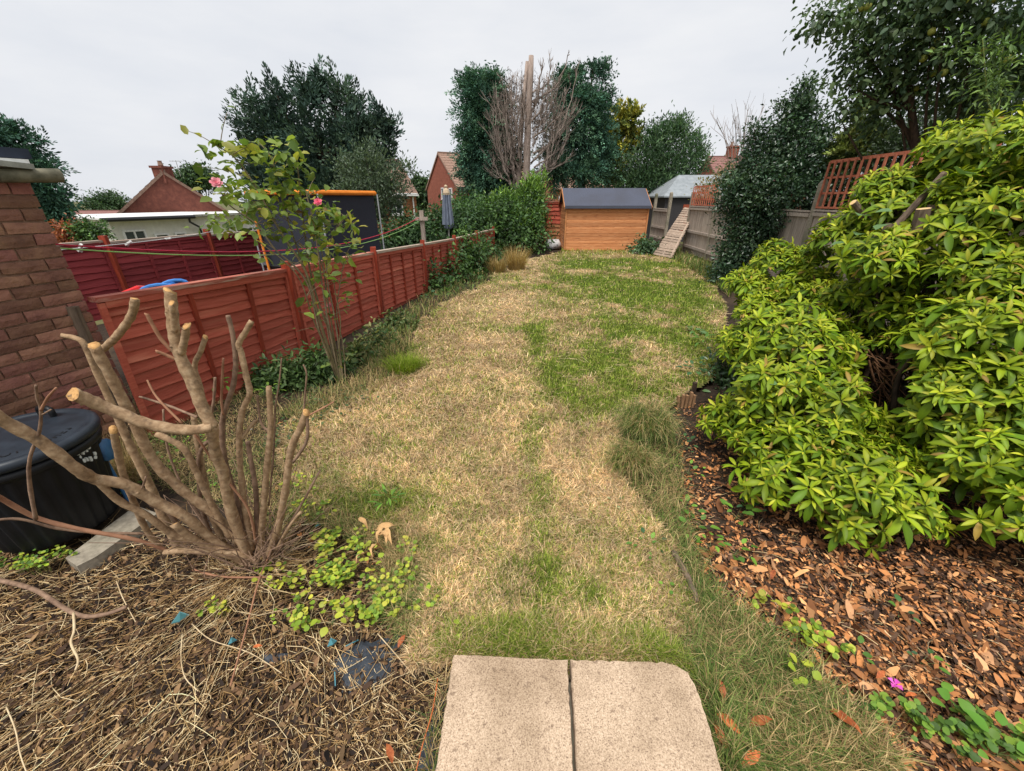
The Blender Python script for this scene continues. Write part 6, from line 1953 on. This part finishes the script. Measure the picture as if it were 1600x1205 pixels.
q = MB()
q.lathe([(.366, .622), (.385, .625), (.392, .645), (.388, .668), (.372, .682), (.352, .686), (.336, .680), (.328, .672), (.318, .674), (.300, .682), (.20, .694), (.10, .700), (.01, .702)], 64)
lid = q.build("lid", M_LID, bin_, True)
q = MB(); hp = [(-.06, .06, .69), (-.055, .06, .735), (.055, .06, .745), (.06, .06, .69)]
q.tube(catmull([Vector(p) for p in hp], 4), .017, 8); q.build("handle", M_BIN, lid, True, loc=(-.06, .20, 0), rot=(0, 0, R(-15)))
def glyph(ch, size):
    cu = bpy.data.curves.new("glyph", 'FONT')
    cu.body = ch; cu.size = size; cu.extrude = .0022; cu.align_x = 'CENTER'; cu.resolution_u = 2
    ob = bpy.data.objects.new("glyph", cu); COL.objects.link(ob)
    dg = bpy.context.evaluated_depsgraph_get()
    me = ob.evaluated_get(dg).to_mesh()
    vs = [v.co.copy() for v in me.vertices]; fs = [tuple(p.vertices) for p in me.polygons]
    ob.evaluated_get(dg).to_mesh_clear()
    bpy.data.objects.remove(ob); bpy.data.curves.remove(cu)
    return vs, fs
q = MB()
txt = "NO HOT ASHES"
for i, ch in enumerate(txt):
    if ch == ' ': continue
    an = R(-82 + i * 9.2)
    vs, fs = glyph(ch, .062)
    # letters stand round the rim, their tops towards the centre
    rot = Matrix.Rotation(an + math.pi / 2, 3, 'Z')
    cpos = Vector((math.cos(an), math.sin(an), 0)) * .292
    q.add([cpos + rot @ v + Vector((0, 0, .684 - .06 * (v.y * .0))) for v in vs], fs)
q.build("lettering", M_BIN, lid)["kind"] = "stuff"
q = MB()
for (px, py, w, h) in [(120, 709, .012, .014), (127.5, 706, .010, .022), (132.5, 701, .014, .012), (137, 699.5, .012, .014), (134, 705, .007, .01), (146.5, 709, .011, .016), (147.5, 715, .013, .012), (140.5, 717, .011, .019), (134.5, 718, .006, .018), (130, 719.5, .009, .016), (124, 714, .006, .012)]:
    a, f, u = ray(px, py)
    # meet the bin's side (a cone of about .33)
    dv = Vector((a, f, u)) / BSC; o_ = (Vector((0, 0, CAM_H)) - bc) / BSC
    best = None
    for s_ in np.linspace(1.6, 2.6, 1500):
        p = o_ + dv * s_
        if 0 < p.z < .56 and math.hypot(p.x, p.y) < .318 + .06 * p.z:
            best = p; break
    if best is None: continue
    nrm = Vector((best.x, best.y, 0)).normalized(); tn = Vector((-nrm.y, nrm.x, 0)); up = Vector((0, 0, 1))
    pts = [best + nrm * .009 + tn * (w * math.cos(k * .785) * random.uniform(.7, 1.1)) + up * (h * math.sin(k * .785) * random.uniform(.75, 1.1)) for k in range(8)]
    q.add(pts + [p - nrm * .012 for p in pts], [tuple(range(8)), tuple(reversed(range(8, 16)))] + [(k, (k + 1) % 8, 8 + (k + 1) % 8, 8 + k) for k in range(8)])
q.build("paint_marks", plain("flaked_white_paint", lin(206, 210, 204), .7), bin_)
pb_ = P(157, 704, 1.95)
q = MB(); q.lathe([(.02, -.07), (.06, -.05), (.055, .02), (.035, .06), (.01, .07)], 12, mod=lambda i, an: .014 * math.sin(3 * an + i * 2) + .01 * math.sin(7 * an))
q.tube([(0, 0, -.06), (0.01, 0, -.5)], .012, 5)
tag(q.build("blue_bag", plain("blue_plastic", lin(54, 100, 142), .4), None, True, loc=pb_), "crumpled blue plastic showing behind the black bin", "bag")

# concrete edging beside the bin
pl = [G(102, 872, .0), G(212, 790, .0), G(246, 802, .0), G(150, 870, .0), G(120, 885, .0)]
q = MB(); c0 = pl[0].copy()
top = [p - c0 for p in pl]
q.add([p + Vector((0, 0, -.12)) for p in top] + [p for p in top], [tuple(range(5, 10)), tuple(reversed(range(5)))] + [(k, (k + 1) % 5, 5 + (k + 1) % 5, 5 + k) for k in range(5)])
tag(q.build("edging_slab", M_CONC, None, loc=c0), "dirty concrete edging slab between the bin and the cut back shrub", "paving slab")

# ---- weed membrane: torn black sheet
M_SHEET = noise_mat("black_membrane", [(0.3, lin(34, 38, 44)), (0.7, lin(62, 68, 76))], scale=120, rough=.6, bump=.3, bdist=.002, big=(6, lin(84, 90, 98), .55, .8))
M_TEAL = plain("teal_thread", lin(72, 128, 138), .6)
def sheet(pl, label, lines=()):
    g = [G(x, y, .0) for x, y in pl]
    c0 = sum(g, Vector()) / len(g)
    q = MB()
    ring = []
    n = len(g)
    for i in range(n):
        for f in (0, .33, .66):
            p = g[i].lerp(g[(i + 1) % n], f) - c0
            ring.append(p * random.uniform(.78, 1.1))
    m_ = len(ring)
    rings = []
    for s_, zz in ((1, -.075), (.8, -.045), (.45, -.05), (.15, -.042)):
        rings.append([p * s_ + Vector((0, 0, zz + random.uniform(-.012, .012))) for p in ring])
    for r_ in rings: q.v.extend([tuple(p) for p in r_])
    for a in range(3):
        for i in range(m_):
            j = (i + 1) % m_
            q.f.append((a * m_ + i, a * m_ + j, (a + 1) * m_ + j, (a + 1) * m_ + i)); q.m.append(0)
    q.f.append(tuple(3 * m_ + i for i in range(m_))); q.m.append(0)
    o = q.build("weed_membrane", M_SHEET, None, True, loc=c0)
    tag(o, label, "membrane", "scraps of black weed membrane")
    for (x0, y0, x1, y1) in lines:
        a, b_ = G(x0, y0, -.03) - c0, G(x1, y1, -.03) - c0
        k = MB(); k.bar(a, b_, .004, .003); k.build("thread", M_TEAL, o)
sheet([(508, 1040), (512, 1015), (545, 990), (600, 980), (640, 965), (632, 1000), (600, 1060), (560, 1085), (530, 1075)], "largest scrap of torn black weed membrane, in the bed left of the slabs", [(540, 1010, 560, 1000), (523, 1050, 524, 1072)])
sheet([(672, 1110), (690, 1060), (700, 1060), (684, 1215), (640, 1215), (655, 1165)], "black membrane edge beside the slab's left side")
sheet([(676, 985), (686, 965), (702, 968), (700, 985), (688, 995)], "small black membrane scrap at the lawn edge above the slabs")
sheet([(400, 1010), (450, 1005), (452, 1022), (410, 1030)], "narrow black membrane scrap under the red brown stem", [])
for x, y, s_, lab in [(278, 962, 15, "teal plastic scrap in the dry bed, the larger one"), (360, 998, 8, "teal plastic scrap near the red brown stem's foot"), (517, 1000, 9, "bright blue plastic strip at the top of the membrane"), (496, 816, 9, "teal plastic scrap in the ground cover")]:
    g_ = G(x, y, -.005)
    k = s_ / 615 * 1.5
    q = MB(); q.add([(-k * .8, -k * .5, -.03), (k * .6, -k * .6, -.01), (k * .7, k * .7, -.03), (-k * .5, k * .8, -.012), (-k * .8, -k * .5, -.033), (k * .6, -k * .6, -.013), (k * .7, k * .7, -.033), (-k * .5, k * .8, -.015)], [(0, 1, 2, 3), (7, 6, 5, 4)])
    tag(q.build("plastic_scrap", M_TEAL if y != 962 else plain("teal_scrap", lin(62, 112, 116), .6), None, loc=g_), lab, "scrap", "teal plastic scraps")

# ---- creeping ground cover with small round leaves
GC = [(.30, .40, .035), (.40, .44, .05), (.20, .31, .03), (.13, .22, .028), (.46, .44, .06)]
GC2 = [(.10, .20, .03), (.15, .27, .035), (.07, .14, .028), (.22, .34, .04)]
def cover(name, ctrs, n, s0, s1, cols, z=.0, lift=.05, templ='disc'):
    P_, w = [], []
    tot = sum(rx * ry for _, _, rx, ry in ctrs)
    for x, y, rx, ry in ctrs:
        k = max(4, int(1.9 * n * rx * ry / tot))
        a = rng.uniform(0, 6.28, k); q_ = np.sqrt(rng.random(k))
        pos, _t = Gn(x + rx * q_ * np.cos(a), y + ry * q_ * np.sin(a), z)
        P_.append(pos)
    pos = np.concatenate(P_); n = len(pos)
    pos[:, 2] = z + rng.uniform(0, lift, n)
    az = rng.uniform(0, 6.28, n)
    ax = unit(np.stack([np.cos(az), np.sin(az), rng.normal(0, .25, n)], 1))
    nr = unit(np.stack([rng.normal(0, .3, n), rng.normal(-.12, .3, n), np.ones(n)], 1))
    L = rng.uniform(s0, s1, n) * .62
    keep_ = vnoise(pos[:, 0] * 22, pos[:, 1] * 22, 71, 2) > .5
    pos, ax, nr, L = pos[keep_], ax[keep_], nr[keep_], L[keep_]
    n = len(pos)
    V, F_, C = leaf_arrays(pos, ax, nr, L, L * .95, palette(n, cols, .2), templ)
    # thin stalks down to the soil
    m_ = n
    base = pos + np.array([0, 0, -1]) * (pos[:, 2:3] - z + .03)
    s = np.array([.0012, 0, 0])
    V2 = np.stack([base - s, base + s, pos], 1).reshape(-1, 3)
    F2 = np.arange(m_ * 3).reshape(-1, 3) + len(V)
    C2 = np.tile(np.array([(.16, .17, .05)]), (m_ * 3, 1))
    o = place(name, np_mesh(name, np.concatenate([V, V2]), np.concatenate([F_, F2]), M_LEAF, np.concatenate([C, C2])))
    o["kind"] = "stuff"
    return o
cover("creeping_ground_cover", [(640, 880, 20, 40), (440, 905, 40, 20), (660, 940, 24, 20), (470, 760, 30, 16), (500, 800, 34, 12), (480, 795, 26, 12), (545, 850, 46, 24), (515, 850, 30, 18), (500, 870, 24, 14), (560, 935, 60, 26), (590, 950, 40, 20), (575, 965, 34, 16), (500, 930, 40, 22), (465, 970, 34, 14), (530, 905, 40, 20), (620, 915, 26, 14), (545, 900, 40, 20)], 900, .022, .045, GC)
cover("creeping_ground_cover", [(1195, 950, 22, 10), (1225, 955, 24, 8), (1250, 985, 26, 10), (1280, 1000, 24, 10), (1310, 1020, 16, 10), (1265, 1008, 16, 6), (1190, 935, 10, 8)], 80, .03, .05, GC)
cover("creeping_ground_cover", [(1390, 1110, 40, 12), (1430, 1135, 60, 16), (1500, 1140, 60, 18), (1480, 1125, 50, 14), (1550, 1170, 60, 22), (1590, 1160, 30, 24), (1360, 1108, 24, 10)], 460, .02, .05, GC2)
cover("creeping_ground_cover", [(60, 875, 46, 10), (40, 885, 40, 8), (95, 868, 24, 6), (20, 868, 24, 8)], 260, .018, .032, GC2 + GC[:2])
cover("creeping_ground_cover", [(180, 785, 22, 16), (175, 800, 16, 8), (220, 755, 20, 20), (260, 720, 40, 24), (300, 690, 40, 20), (250, 690, 30, 16), (340, 750, 30, 16)], 330, .018, .034, GC2)
cover("creeping_ground_cover", [(340, 955, 22, 10), (352, 965, 14, 6), (325, 960, 14, 6), (395, 940, 14, 8)], 60, .022, .036, GC)
cover("border_leaves", [(460, 620, 50, 20), (520, 640, 50, 16), (480, 660, 40, 14), (440, 690, 30, 16), (560, 620, 30, 12)], 420, .03, .05, [(.06, .11, .035), (.10, .14, .05), (.16, .13, .07), (.05, .08, .03)], 0, .06, 'oval')

# ---- separate weeds
def weed(px, py, n, s_, cols, label, z=-.05, h=.06, spread_=.10, cat="weed", templ='big', ratio=.62, group=None):
    g_ = np.array(G(px, py, z))
    az = np.arange(n) * 2.4 + rng.uniform(-.4, .4, n)
    r_ = spread_ * np.sqrt((np.arange(n) + .6) / n)
    pos = g_ + np.stack([np.cos(az) * r_, np.sin(az) * r_, h * (.55 + .6 * rng.random(n))], 1)
    el = rng.normal(.15, .3, n)
    ax = unit(np.stack([np.cos(az), np.sin(az), el], 1))
    nr = unit(np.stack([rng.normal(0, .2, n), rng.normal(0, .2, n), np.ones(n)], 1))
    L = s_ * .72 * rng.uniform(.6, 1.25, n)
    V, F_, C = leaf_arrays(pos, ax, nr, L, L * ratio, palette(n, cols, .15), templ)
    side = np.stack([-np.sin(az), np.cos(az), np.zeros(n)], 1) * .0016
    b0 = np.tile(g_, (n, 1)) + side * 2
    V2 = np.stack([b0 - side, b0 + side, pos], 1).reshape(-1, 3)
    F2 = np.arange(n * 3).reshape(-1, 3) + len(V)
    C2 = np.tile(np.array([(.12, .16, .05)]), (n * 3, 1))
    o = place("weed", np_mesh("weed", np.concatenate([V, V2]) - g_, np.concatenate([F_, F2]), M_LEAF, np.concatenate([C, C2])), None, tuple(g_))
    return tag(o, label, cat, group)
GRN = [(.12, .26, .03), (.17, .33, .04), (.09, .20, .03)]
DGR = [(.05, .13, .045), (.07, .16, .05), (.04, .10, .04)]
YGR = [(.32, .42, .04), (.42, .46, .05)]
weed(1148, 868, 9, .085, GRN, "bright strawberry-like weed at the corner of the bark bed", spread_=.09)
weed(1082, 832, 10, .07, GRN, "bright leafy weed on the lawn edge above the strawberry-like one", spread_=.11)
weed(1072, 800, 7, .06, GRN, "small bright weed topmost on the bark bed's edge", spread_=.07)
weed(1110, 856, 6, .06, GRN, "bright weed between the lawn edge and the strawberry-like one", spread_=.07)
weed(1150, 812, 9, .075, GRN, "leafy weed standing alone in the bark, right of the lawn edge", h=.09, spread_=.08)
weed(1168, 806, 7, .06, DGR, "dark blue green weed touching the lone leafy weed in the bark", h=.08, spread_=.07)
weed(1012, 855, 10, .05, DGR + GRN, "flat weed at the lawn's right edge", z=.0, h=.03, spread_=.09)
weed(610, 796, 18, .09, GRN, "feathery green weed on the lawn's left edge", z=0, h=.10, spread_=.07, ratio=.22)
weed(735, 998, 10, .05, YGR, "yellow green seedling just above the left slab", z=0, h=.05, spread_=.06)
weed(585, 895, 7, .05, YGR, "large yellow green lobed leaf plant above the ground cover", z=0, h=.08, spread_=.05, ratio=.9)
weed(520, 975, 7, .05, YGR, "yellow green lobed leaf plant at the foot of the ground cover", z=0, h=.06, spread_=.06, ratio=.9)
weed(1244, 1058, 9, .045, YGR, "yellow green ruffled weed in the grass right of the slabs", z=0, h=.07, spread_=.04, ratio=.9)
weed(1440, 1038, 6, .05, DGR + GRN, "small green weed above the pink petal", spread_=.06)
weed(1405, 965, 4, .05, DGR + GRN, "tiny weed alone in the middle of the bark", spread_=.05)
weed(1335, 1028, 4, .05, GRN, "small weed at the upper end of the lower right ground cover", spread_=.04)
weed(1560, 1180, 8, .085, [(.11, .26, .03), (.15, .31, .04)], "broad leaved weed in the lower right corner", z=.0, h=.06, spread_=.10, ratio=.7)
weed(1490, 1112, 5, .075, [(.11, .26, .03), (.15, .31, .04)], "broad round leaved weed in the ground cover", z=.0, h=.06, spread_=.06, ratio=.8)
weed(1085, 520, 8, .16, [(.10, .2, .06), (.14, .24, .09)], "broad leaved weed in the lawn by the shrub", z=0, h=.05, spread_=.08, ratio=.55)
weed(1098, 540, 14, .13, GRN, "spiky bright weed in the lawn in front of the broad leaved one", z=0, h=.12, spread_=.14, ratio=.3)
weed(1041, 922, 3, .04, GRN, "single round leaved weed on the lawn's right edge", z=0, h=.04, spread_=.03, templ='disc', ratio=.9)
weed(350, 612, 26, .10, GRN, "bright fern-like plant behind the cut back shrub", z=0, h=.20, spread_=.18, ratio=.34, cat="fern")
weed(425, 622, 16, .09, [(.2, .33, .05), (.14, .27, .04)], "small fern-like plant right of the larger fern", z=0, h=.12, spread_=.10, ratio=.34, cat="fern")
weed(670, 470, 12, .12, DGR, "dark weed in front of the low bramble", z=0, h=.12, spread_=.16)
weed(960, 788, 5, .04, [(.2, .25, .12)], "grey green flat weed in the straw", z=0, h=.02, spread_=.05)
weed(1090, 585, 16, .10, DGR, "dark leafy weed between the lawn and the dark shrub", z=0, h=.10, spread_=.2)
weed(1065, 700, 12, .06, DGR, "dark weed in the gap between tussock and shrub", z=-.04, h=.06, spread_=.12)
weed(1075, 740, 9, .05, DGR + GRN, "low weed on the bark beside the paler tussock", z=-.04, h=.05, spread_=.10)
# pachysandra-like low plants at the fence foot
for px, py, rx, ry, d_, lab in [(440, 588, 44, 26, 3.8, "low dark leafy clump at the fence foot left of the rose"), (500, 572, 40, 26, 4.0, "low dark leafy clump directly behind the rose stems"), (396, 604, 36, 20, 3.85, "low dark leafy clump nearest the maroon end of the fence"),
                           (585, 540, 34, 26, 5.0, "mixed green clump on the border right of the rose"), (625, 508, 30, 20, 5.8, "low leafy clump beyond the border's bright grass"), (560, 560, 24, 16, 4.5, "pale green clump beside the rose's dry grass"), (468, 606, 40, 18, 3.95, "dark leafy clump in front of the others at the fence foot")]:
    bl = [blob(px + dx * rx, py + dy * ry, rx * .55, ry * .6, d_) for dx, dy in ((0, 0), (-.7, .2), (.7, .2), (0, -.5), (.2, .6))]
    g_ = P(px, py, d_)
    e = tree("border_plant", lab, "plant", (g_.x, d_), "low plants along the red fence")
    q = MB()
    for b in bl: q.tube([(0, 0, -.05), Vector(b[0]) - e.location], [.006, .003], 4)
    q.build("stem", M_BARKDK, e)
    cols = [(.045, .09, .025), (.07, .125, .035), (.10, .16, .05)] if px < 520 else [(.07, .13, .04), (.13, .18, .06), (.20, .20, .07)]
    adj(leaf_crown("foliage", bl, 110, 13, .065, .058, .4, cols, 'oval', M_LEAF, e, shell=.1), e)

# ---- fallen leaves and petal
M_FALL = noise_mat("fallen_leaf_skin", [(0.25, lin(112, 58, 34)), (0.5, lin(172, 92, 50)), (0.75, lin(204, 128, 76))], scale=5, detail=8, rough=.6, bump=.3, rnd=.3)
fv = []
def fallen_mesh():
    vs, fs = [], []
    NS = 6
    for i in range(NS + 1):
        f = i / NS
        w = .36 * math.sin(math.pi * min(.98, max(.04, f)) ** .85)
        c = .20 * math.sin(f * 3.1) + .05 * math.sin(f * 9) + .06 * f
        vs += [(f, -w * .5, c + .12 * w), (f, 0, c), (f, w * .5, c + .10 * w)]
    for i in range(NS):
        a = i * 3
        fs += [(a, a + 1, a + 4, a + 3), (a + 1, a + 2, a + 5, a + 4)]
    q = MB(); q.add(vs, fs)
    return q.mesh("fallen_leaf", M_FALL, True)
flm = fallen_mesh()
FL = [(1172, 1136, .085, 0.1, .03, "orange fallen leaf lying flat in the grass, right of the cut slab corner"), (1118, 1115, .09, -.9, .05, "curled orange leaf against the right slab's edge"), (1130, 1092, .06, 1.4, .06, "upright orange leaf above the curled one by the slab"), (1290, 1110, .11, -1.1, .03, "long red brown leaf in the grass before the bark"),
      (1160, 1195, .08, .4, .04, "orange leaf at the bottom edge beside the slab"), (1135, 1170, .07, 1.9, .03, "brown leaf in the gap beside the right slab"), (622, 1012, .055, 1.2, .02, "orange leaf right of the black membrane"), (613, 1192, .06, 2.2, .0, "orange leaf at the bottom edge left of the slabs"),
      (1415, 1088, .045, .0, -.03, "pale brown leaf below the pink petal"), (395, 1012, .04, .1, .0, "small orange leaf under the red brown stem"), (1370, 1060, .05, .4, -.03, "folded orange leaf left of the pink petal"), (1205, 905, .06, .8, -.03, "orange leaf at the edge of the bark by the creeping plants")]
for x, y, L_, az_, z_, lab in FL:
    o = place("fallen_leaf", flm, None, G(x, y, z_), (random.uniform(-.3, .3), random.uniform(-.35, .1), az_), (L_, L_ * 1.15, L_))
    tag(o, lab, "leaf", "fallen orange leaves")
q = MB()
for k in range(4):
    a = k * 1.5
    q.add([(0, 0, 0), (.02 * math.cos(a), .02 * math.sin(a), .012), (.026 * math.cos(a + .6), .026 * math.sin(a + .6), .006), (.018 * math.cos(a + 1.2), .018 * math.sin(a + 1.2), .014)], [(0, 1, 2, 3)])
tag(q.build("pink_petal", plain("petal_pink", lin(210, 84, 180), .6), None, loc=G(1398, 1070, -.02)), "magenta pink petals lying on the bark", "petal")
# big dry hosta-like leaf
M_DRYLF = noise_mat("dry_leaf_skin", [(0.3, lin(176, 134, 86)), (0.7, lin(214, 176, 124))], scale=8, stretch=(1, 10, 1), rough=.8, bump=.4)
dl = empty("withered_plant", G(592, 850, 0), "withered tan leaves curled on the ground cover", "withered leaf")
for k, (x, y, L_, az_) in enumerate([(600, 838, .16, -.9), (588, 828, .13, .3), (598, 858, .12, -1.7), (584, 876, .12, -2.2), (575, 826, .10, 2.6), (606, 846, .12, -1.3), (594, 838, .10, -.4), (602, 866, .09, -2.6), (590, 848, .10, 1.1)]):
    place("leaf", flm if False else bpy.data.meshes["fallen_leaf"].copy(), dl, G(x, y, .03) - dl.location, (random.uniform(-.8, .8), random.uniform(-.5, .3), az_), (L_ * .8, L_ * .8, L_ * 2.2)).data.materials[0] = M_DRYLF

# ---- rotten edging log and stake on the lawn's right edge
q = MB(); a, b_ = G(1052, 862, .015), G(1090, 940, .015)
c = catmull([Vector(), (b_ - a) * .5 + Vector((.008, 0, .004)), b_ - a], 5); q.tube(c, [.014, .017, .016, .015, .017, .014, .016, .015, .014, .013, .010], 9, cap0=0, cap1=0, bump=.12)
tag(q.build("edging_log", M_BARK, None, True, loc=a), "thin rotten edging log along the lawn's right edge", "log")
g_ = G(1079, 632, -.1)
q = MB(); q.bar((0, 0, 0), (.0, .0, .24), .04, .03); tag(q.build("edging_stake", M_BARKDK, None, loc=g_), "dark stake stub at the lawn corner by the dark shrub", "stake")
g_ = G(1058, 640, -.1)
q = MB()
for k in range(5): q.bar((k * .035, 0, 0), (k * .035 + random.uniform(-.01, .01), 0, .17 + random.uniform(-.03, .02)), .032, .02)
tag(q.build("edging_boards", noise_mat("split_wood", [(0.3, lin(120, 88, 62)), (0.7, lin(168, 132, 98))], scale=8, stretch=(8, 8, 1), rough=.9, bump=.4), None, loc=g_), "short split wooden edging where the lawn steps down to the bark", "edging")
# stones
M_STONE = noise_mat("pale_stone", [(0.3, lin(140, 130, 116)), (0.7, lin(186, 178, 162))], scale=10, rough=.9, bump=.3)
for x, y, s_, lab in [(1095, 402, .16, "pale stone in the long grass by the right fence"), (945, 990, .026, "small grey stone above the right slab"), (994, 397, .10, "flat pale stone at the shed's right foot"), (1026, 390, .13, "white lump of rubble beside the leaning pallet"), (390, 672, .02, "white pebble behind the cut back shrub")]:
    q = MB(); q.lathe([(.3, -.2), (.9, 0), (1.0, .25), (.75, .55), (.3, .7), (.02, .72)], 10, mod=lambda i, an: .16 * math.sin(2 * an + i) + .08 * math.sin(5 * an))
    o = q.build("stone", M_STONE, None, True, loc=G(x, y, 0)); o.scale = (s_, s_ * .8, s_ * .8); o.rotation_euler.z = random.uniform(0, 6)
    tag(o, lab, "stone")

# ================================================================== THE ROSE
RB = G(528, 592, 0)
rose = empty("rose_bush", RB, "leggy tall rose with many bare stems and yellow green leaves by the red fence", "rose bush")
M_RSTEM = noise_mat("rose_stem", [(0.3, lin(98, 88, 66)), (0.7, lin(146, 130, 104))], scale=14, rough=.85, bump=.3)
M_RGREEN = noise_mat("green_rose_stem", [(0.3, lin(92, 84, 58)), (0.7, lin(128, 116, 84))], scale=14, rough=.7, bump=.2)
DR = RB.y
tips = []
def rstem(pl, r0, r1, dz, mat, nm="stem"):
    pts = [P(x, y, DR + dz * (i / (len(pl) - 1))) for i, (x, y) in enumerate(pl)]
    c = catmull(pts, 5)
    q = MB(); q.tube([p - RB for p in c], np.linspace(r0, r1, len(c)), 6, bump=.06)
    q.build(nm, mat, rose, True)
    return c
stems = []
for pl, r0, r1, dz in [([(530, 594), (512, 540), (496, 488), (478, 425), (440, 365), (404, 300), (370, 250), (330, 222)], .016, .004, -.25), ([(528, 592), (508, 530), (490, 470), (476, 420), (458, 370), (440, 310), (425, 250), (404, 222)], .014, .004, .1),
                       ([(534, 592), (520, 530), (500, 480), (486, 430), (478, 380), (470, 310), (464, 250), (462, 222)], .014, .004, .2), ([(536, 592), (528, 530), (520, 480), (512, 440), (512, 390), (530, 350), (548, 330)], .010, .003, .1),
                       ([(530, 590), (516, 520), (504, 450), (498, 400), (490, 350), (478, 300)], .011, .004, -.1), ([(526, 590), (500, 520), (484, 452), (462, 418), (430, 390), (400, 350), (360, 322), (345, 300)], .012, .004, -.3),
                       ([(540, 594), (536, 540), (526, 490), (532, 440), (540, 400), (552, 380)], .008, .003, .3), ([(532, 592), (518, 545), (510, 500), (508, 440), (500, 370), (494, 310)], .009, .003, .35), ([(534, 590), (530, 545), (532, 500), (522, 440), (536, 420), (545, 395)], .007, .0025, 0),
                       ([(528, 590), (510, 545), (490, 500), (470, 440), (440, 405), (395, 372)], .009, .003, -.35), ([(531, 590), (522, 530), (512, 470), (505, 420), (486, 380), (450, 340), (420, 290)], .010, .003, .15)]:
    stems.append(rstem(pl, r0, r1, dz, random.choice([M_RSTEM, M_RSTEM, M_RGREEN])))
q = MB()
for c in stems:
    for _ in range(7):
        i = random.randint(len(c) // 3, len(c) - 2)
        v = Vector((random.uniform(-1, 1), random.uniform(-1, 1), random.uniform(.0, .7))).normalized() * random.uniform(.12, .36)
        q.tube(catmull([c[i] - RB, c[i] + v * .5 - RB, c[i] + v + Vector((0, 0, -.03)) - RB], 3), np.linspace(.004, .0015, 7), 4)
        tips.append(c[i] + v); tips.append(c[i] + v * .6)
q.build("side_shoots", M_RSTEM, rose)["kind"] = "stuff"
RC = [(.17, .25, .04), (.24, .32, .055), (.11, .18, .04), (.34, .34, .06), (.14, .20, .05), (.40, .36, .07), (.24, .15, .06)]
M_ROSE = attr_mat("rose_leaf", .45, .38, .4, rnd=.2)
tv, tf_ = TEMPL['oval']
rlm = [np_mesh("leaf", np.array(tv) * np.array([1, .66, 1]) , np.array(tf_), M_ROSE, np.tile(np.array([c]), (7, 1))) for c in RC]
cl = [((400, 225, 60, 12), 16), ((345, 232, 24, 14), 22), ((370, 258, 22, 18), 12), ((395, 235, 22, 18), 26), ((425, 255, 28, 26), 40), ((462, 245, 20, 30), 40), ((440, 290, 40, 26), 60), ((400, 310, 44, 26), 60), ((365, 300, 34, 26), 36), ((350, 345, 30, 20), 30), ((390, 355, 40, 20), 40),
      ((480, 320, 40, 26), 60), ((505, 345, 30, 24), 44), ((530, 335, 18, 14), 16), ((520, 325, 16, 8), 10), ((480, 365, 50, 22), 34), ((545, 355, 16, 14), 14), ((425, 365, 14, 10), 10), ((545, 382, 18, 10), 12), ((330, 350, 16, 12), 10), ((440, 400, 70, 14), 8), ((420, 330, 40, 20), 40), ((360, 280, 20, 20), 14), ((490, 385, 30, 14), 16), ((330, 290, 14, 14), 10), ((520, 380, 30, 20), 14), ((520, 470, 20, 50), 10), ((530, 560, 30, 20), 14)]
lp = []
for (px, py, rx, ry), k in cl:
    c, r3 = blob(px, py, rx, ry, DR + random.uniform(-.25, .2), .28)
    for _ in range(int(k * 1.05)):
        u = sph(1)[0] * rng.random() ** .4
        lp.append(Vector(c + u * r3))
random.shuffle(lp)
for k, p in enumerate(lp[:300]):
    s_ = random.uniform(.045, .092)
    place("leaf", random.choices(rlm, [5, 5, 4, 2, 4, 1, .6])[0], rose, p - RB, (random.uniform(-.7, .7), random.uniform(-.2, .9), random.uniform(0, 6.28)), (s_,) * 3)
rest = np.array([tuple(p) for p in lp[300:]] + [tuple(t_) for t_ in tips])
n = len(rest)
ax = unit(rng.normal(size=(n, 3)) * np.array([1, 1, .5]) + np.array([0, 0, -.3])); nr = unit(rng.normal(size=(n, 3)) * .5 + np.array([0, 0, 1]))
Lr = rng.uniform(.05, .12, n)
leaves("foliage", rest - np.array(RB), ax, nr, Lr, Lr * .64, palette(n, RC[:5], .2), 'oval', M_ROSE, rose, "stuff")
M_PINK = noise_mat("rose_pink", [(0.3, lin(222, 120, 140)), (0.7, lin(240, 170, 176))], scale=30, rough=.6, bump=.1)
M_PINK2 = noise_mat("rose_deep_pink", [(0.3, lin(222, 84, 118)), (0.7, lin(236, 120, 144))], scale=30, rough=.6, bump=.1)
def bloom(px, py, d_, r_, mat):
    q = MB()
    for ring, (nn_, el, sc) in enumerate([(6, .25, 1.0), (5, .75, .8), (4, 1.15, .55)]):
        for k in range(nn_):
            a = k * 2 * math.pi / nn_ + ring * .5
            h = Vector((math.cos(a), math.sin(a), 0)); s = Vector((-h.y, h.x, 0)); z = Vector((0, 0, 1))
            L_ = r_ * sc
            p1 = h * L_ * .55 * math.cos(el) + z * L_ * .55 * math.sin(el); p2 = h * L_ * math.cos(el * .8) + z * L_ * math.sin(el * .9)
            q.add([(0, 0, 0), p1 - s * L_ * .42, p2 - s * L_ * .25, p2 + h * .06 * L_, p2 + s * L_ * .25, p1 + s * L_ * .42], [(0, 1, 2, 3), (0, 3, 4, 5)])
    o = q.build("bloom", mat, rose, loc=P(px, py, d_) - RB, rot=(R(55), random.uniform(-.4, .4), random.uniform(-.5, .5)))
bloom(338, 286, DR - .3, .045, M_PINK); bloom(497, 316, DR - .05, .036, M_PINK2); bloom(515, 478, DR + .1, .03, M_PINK)
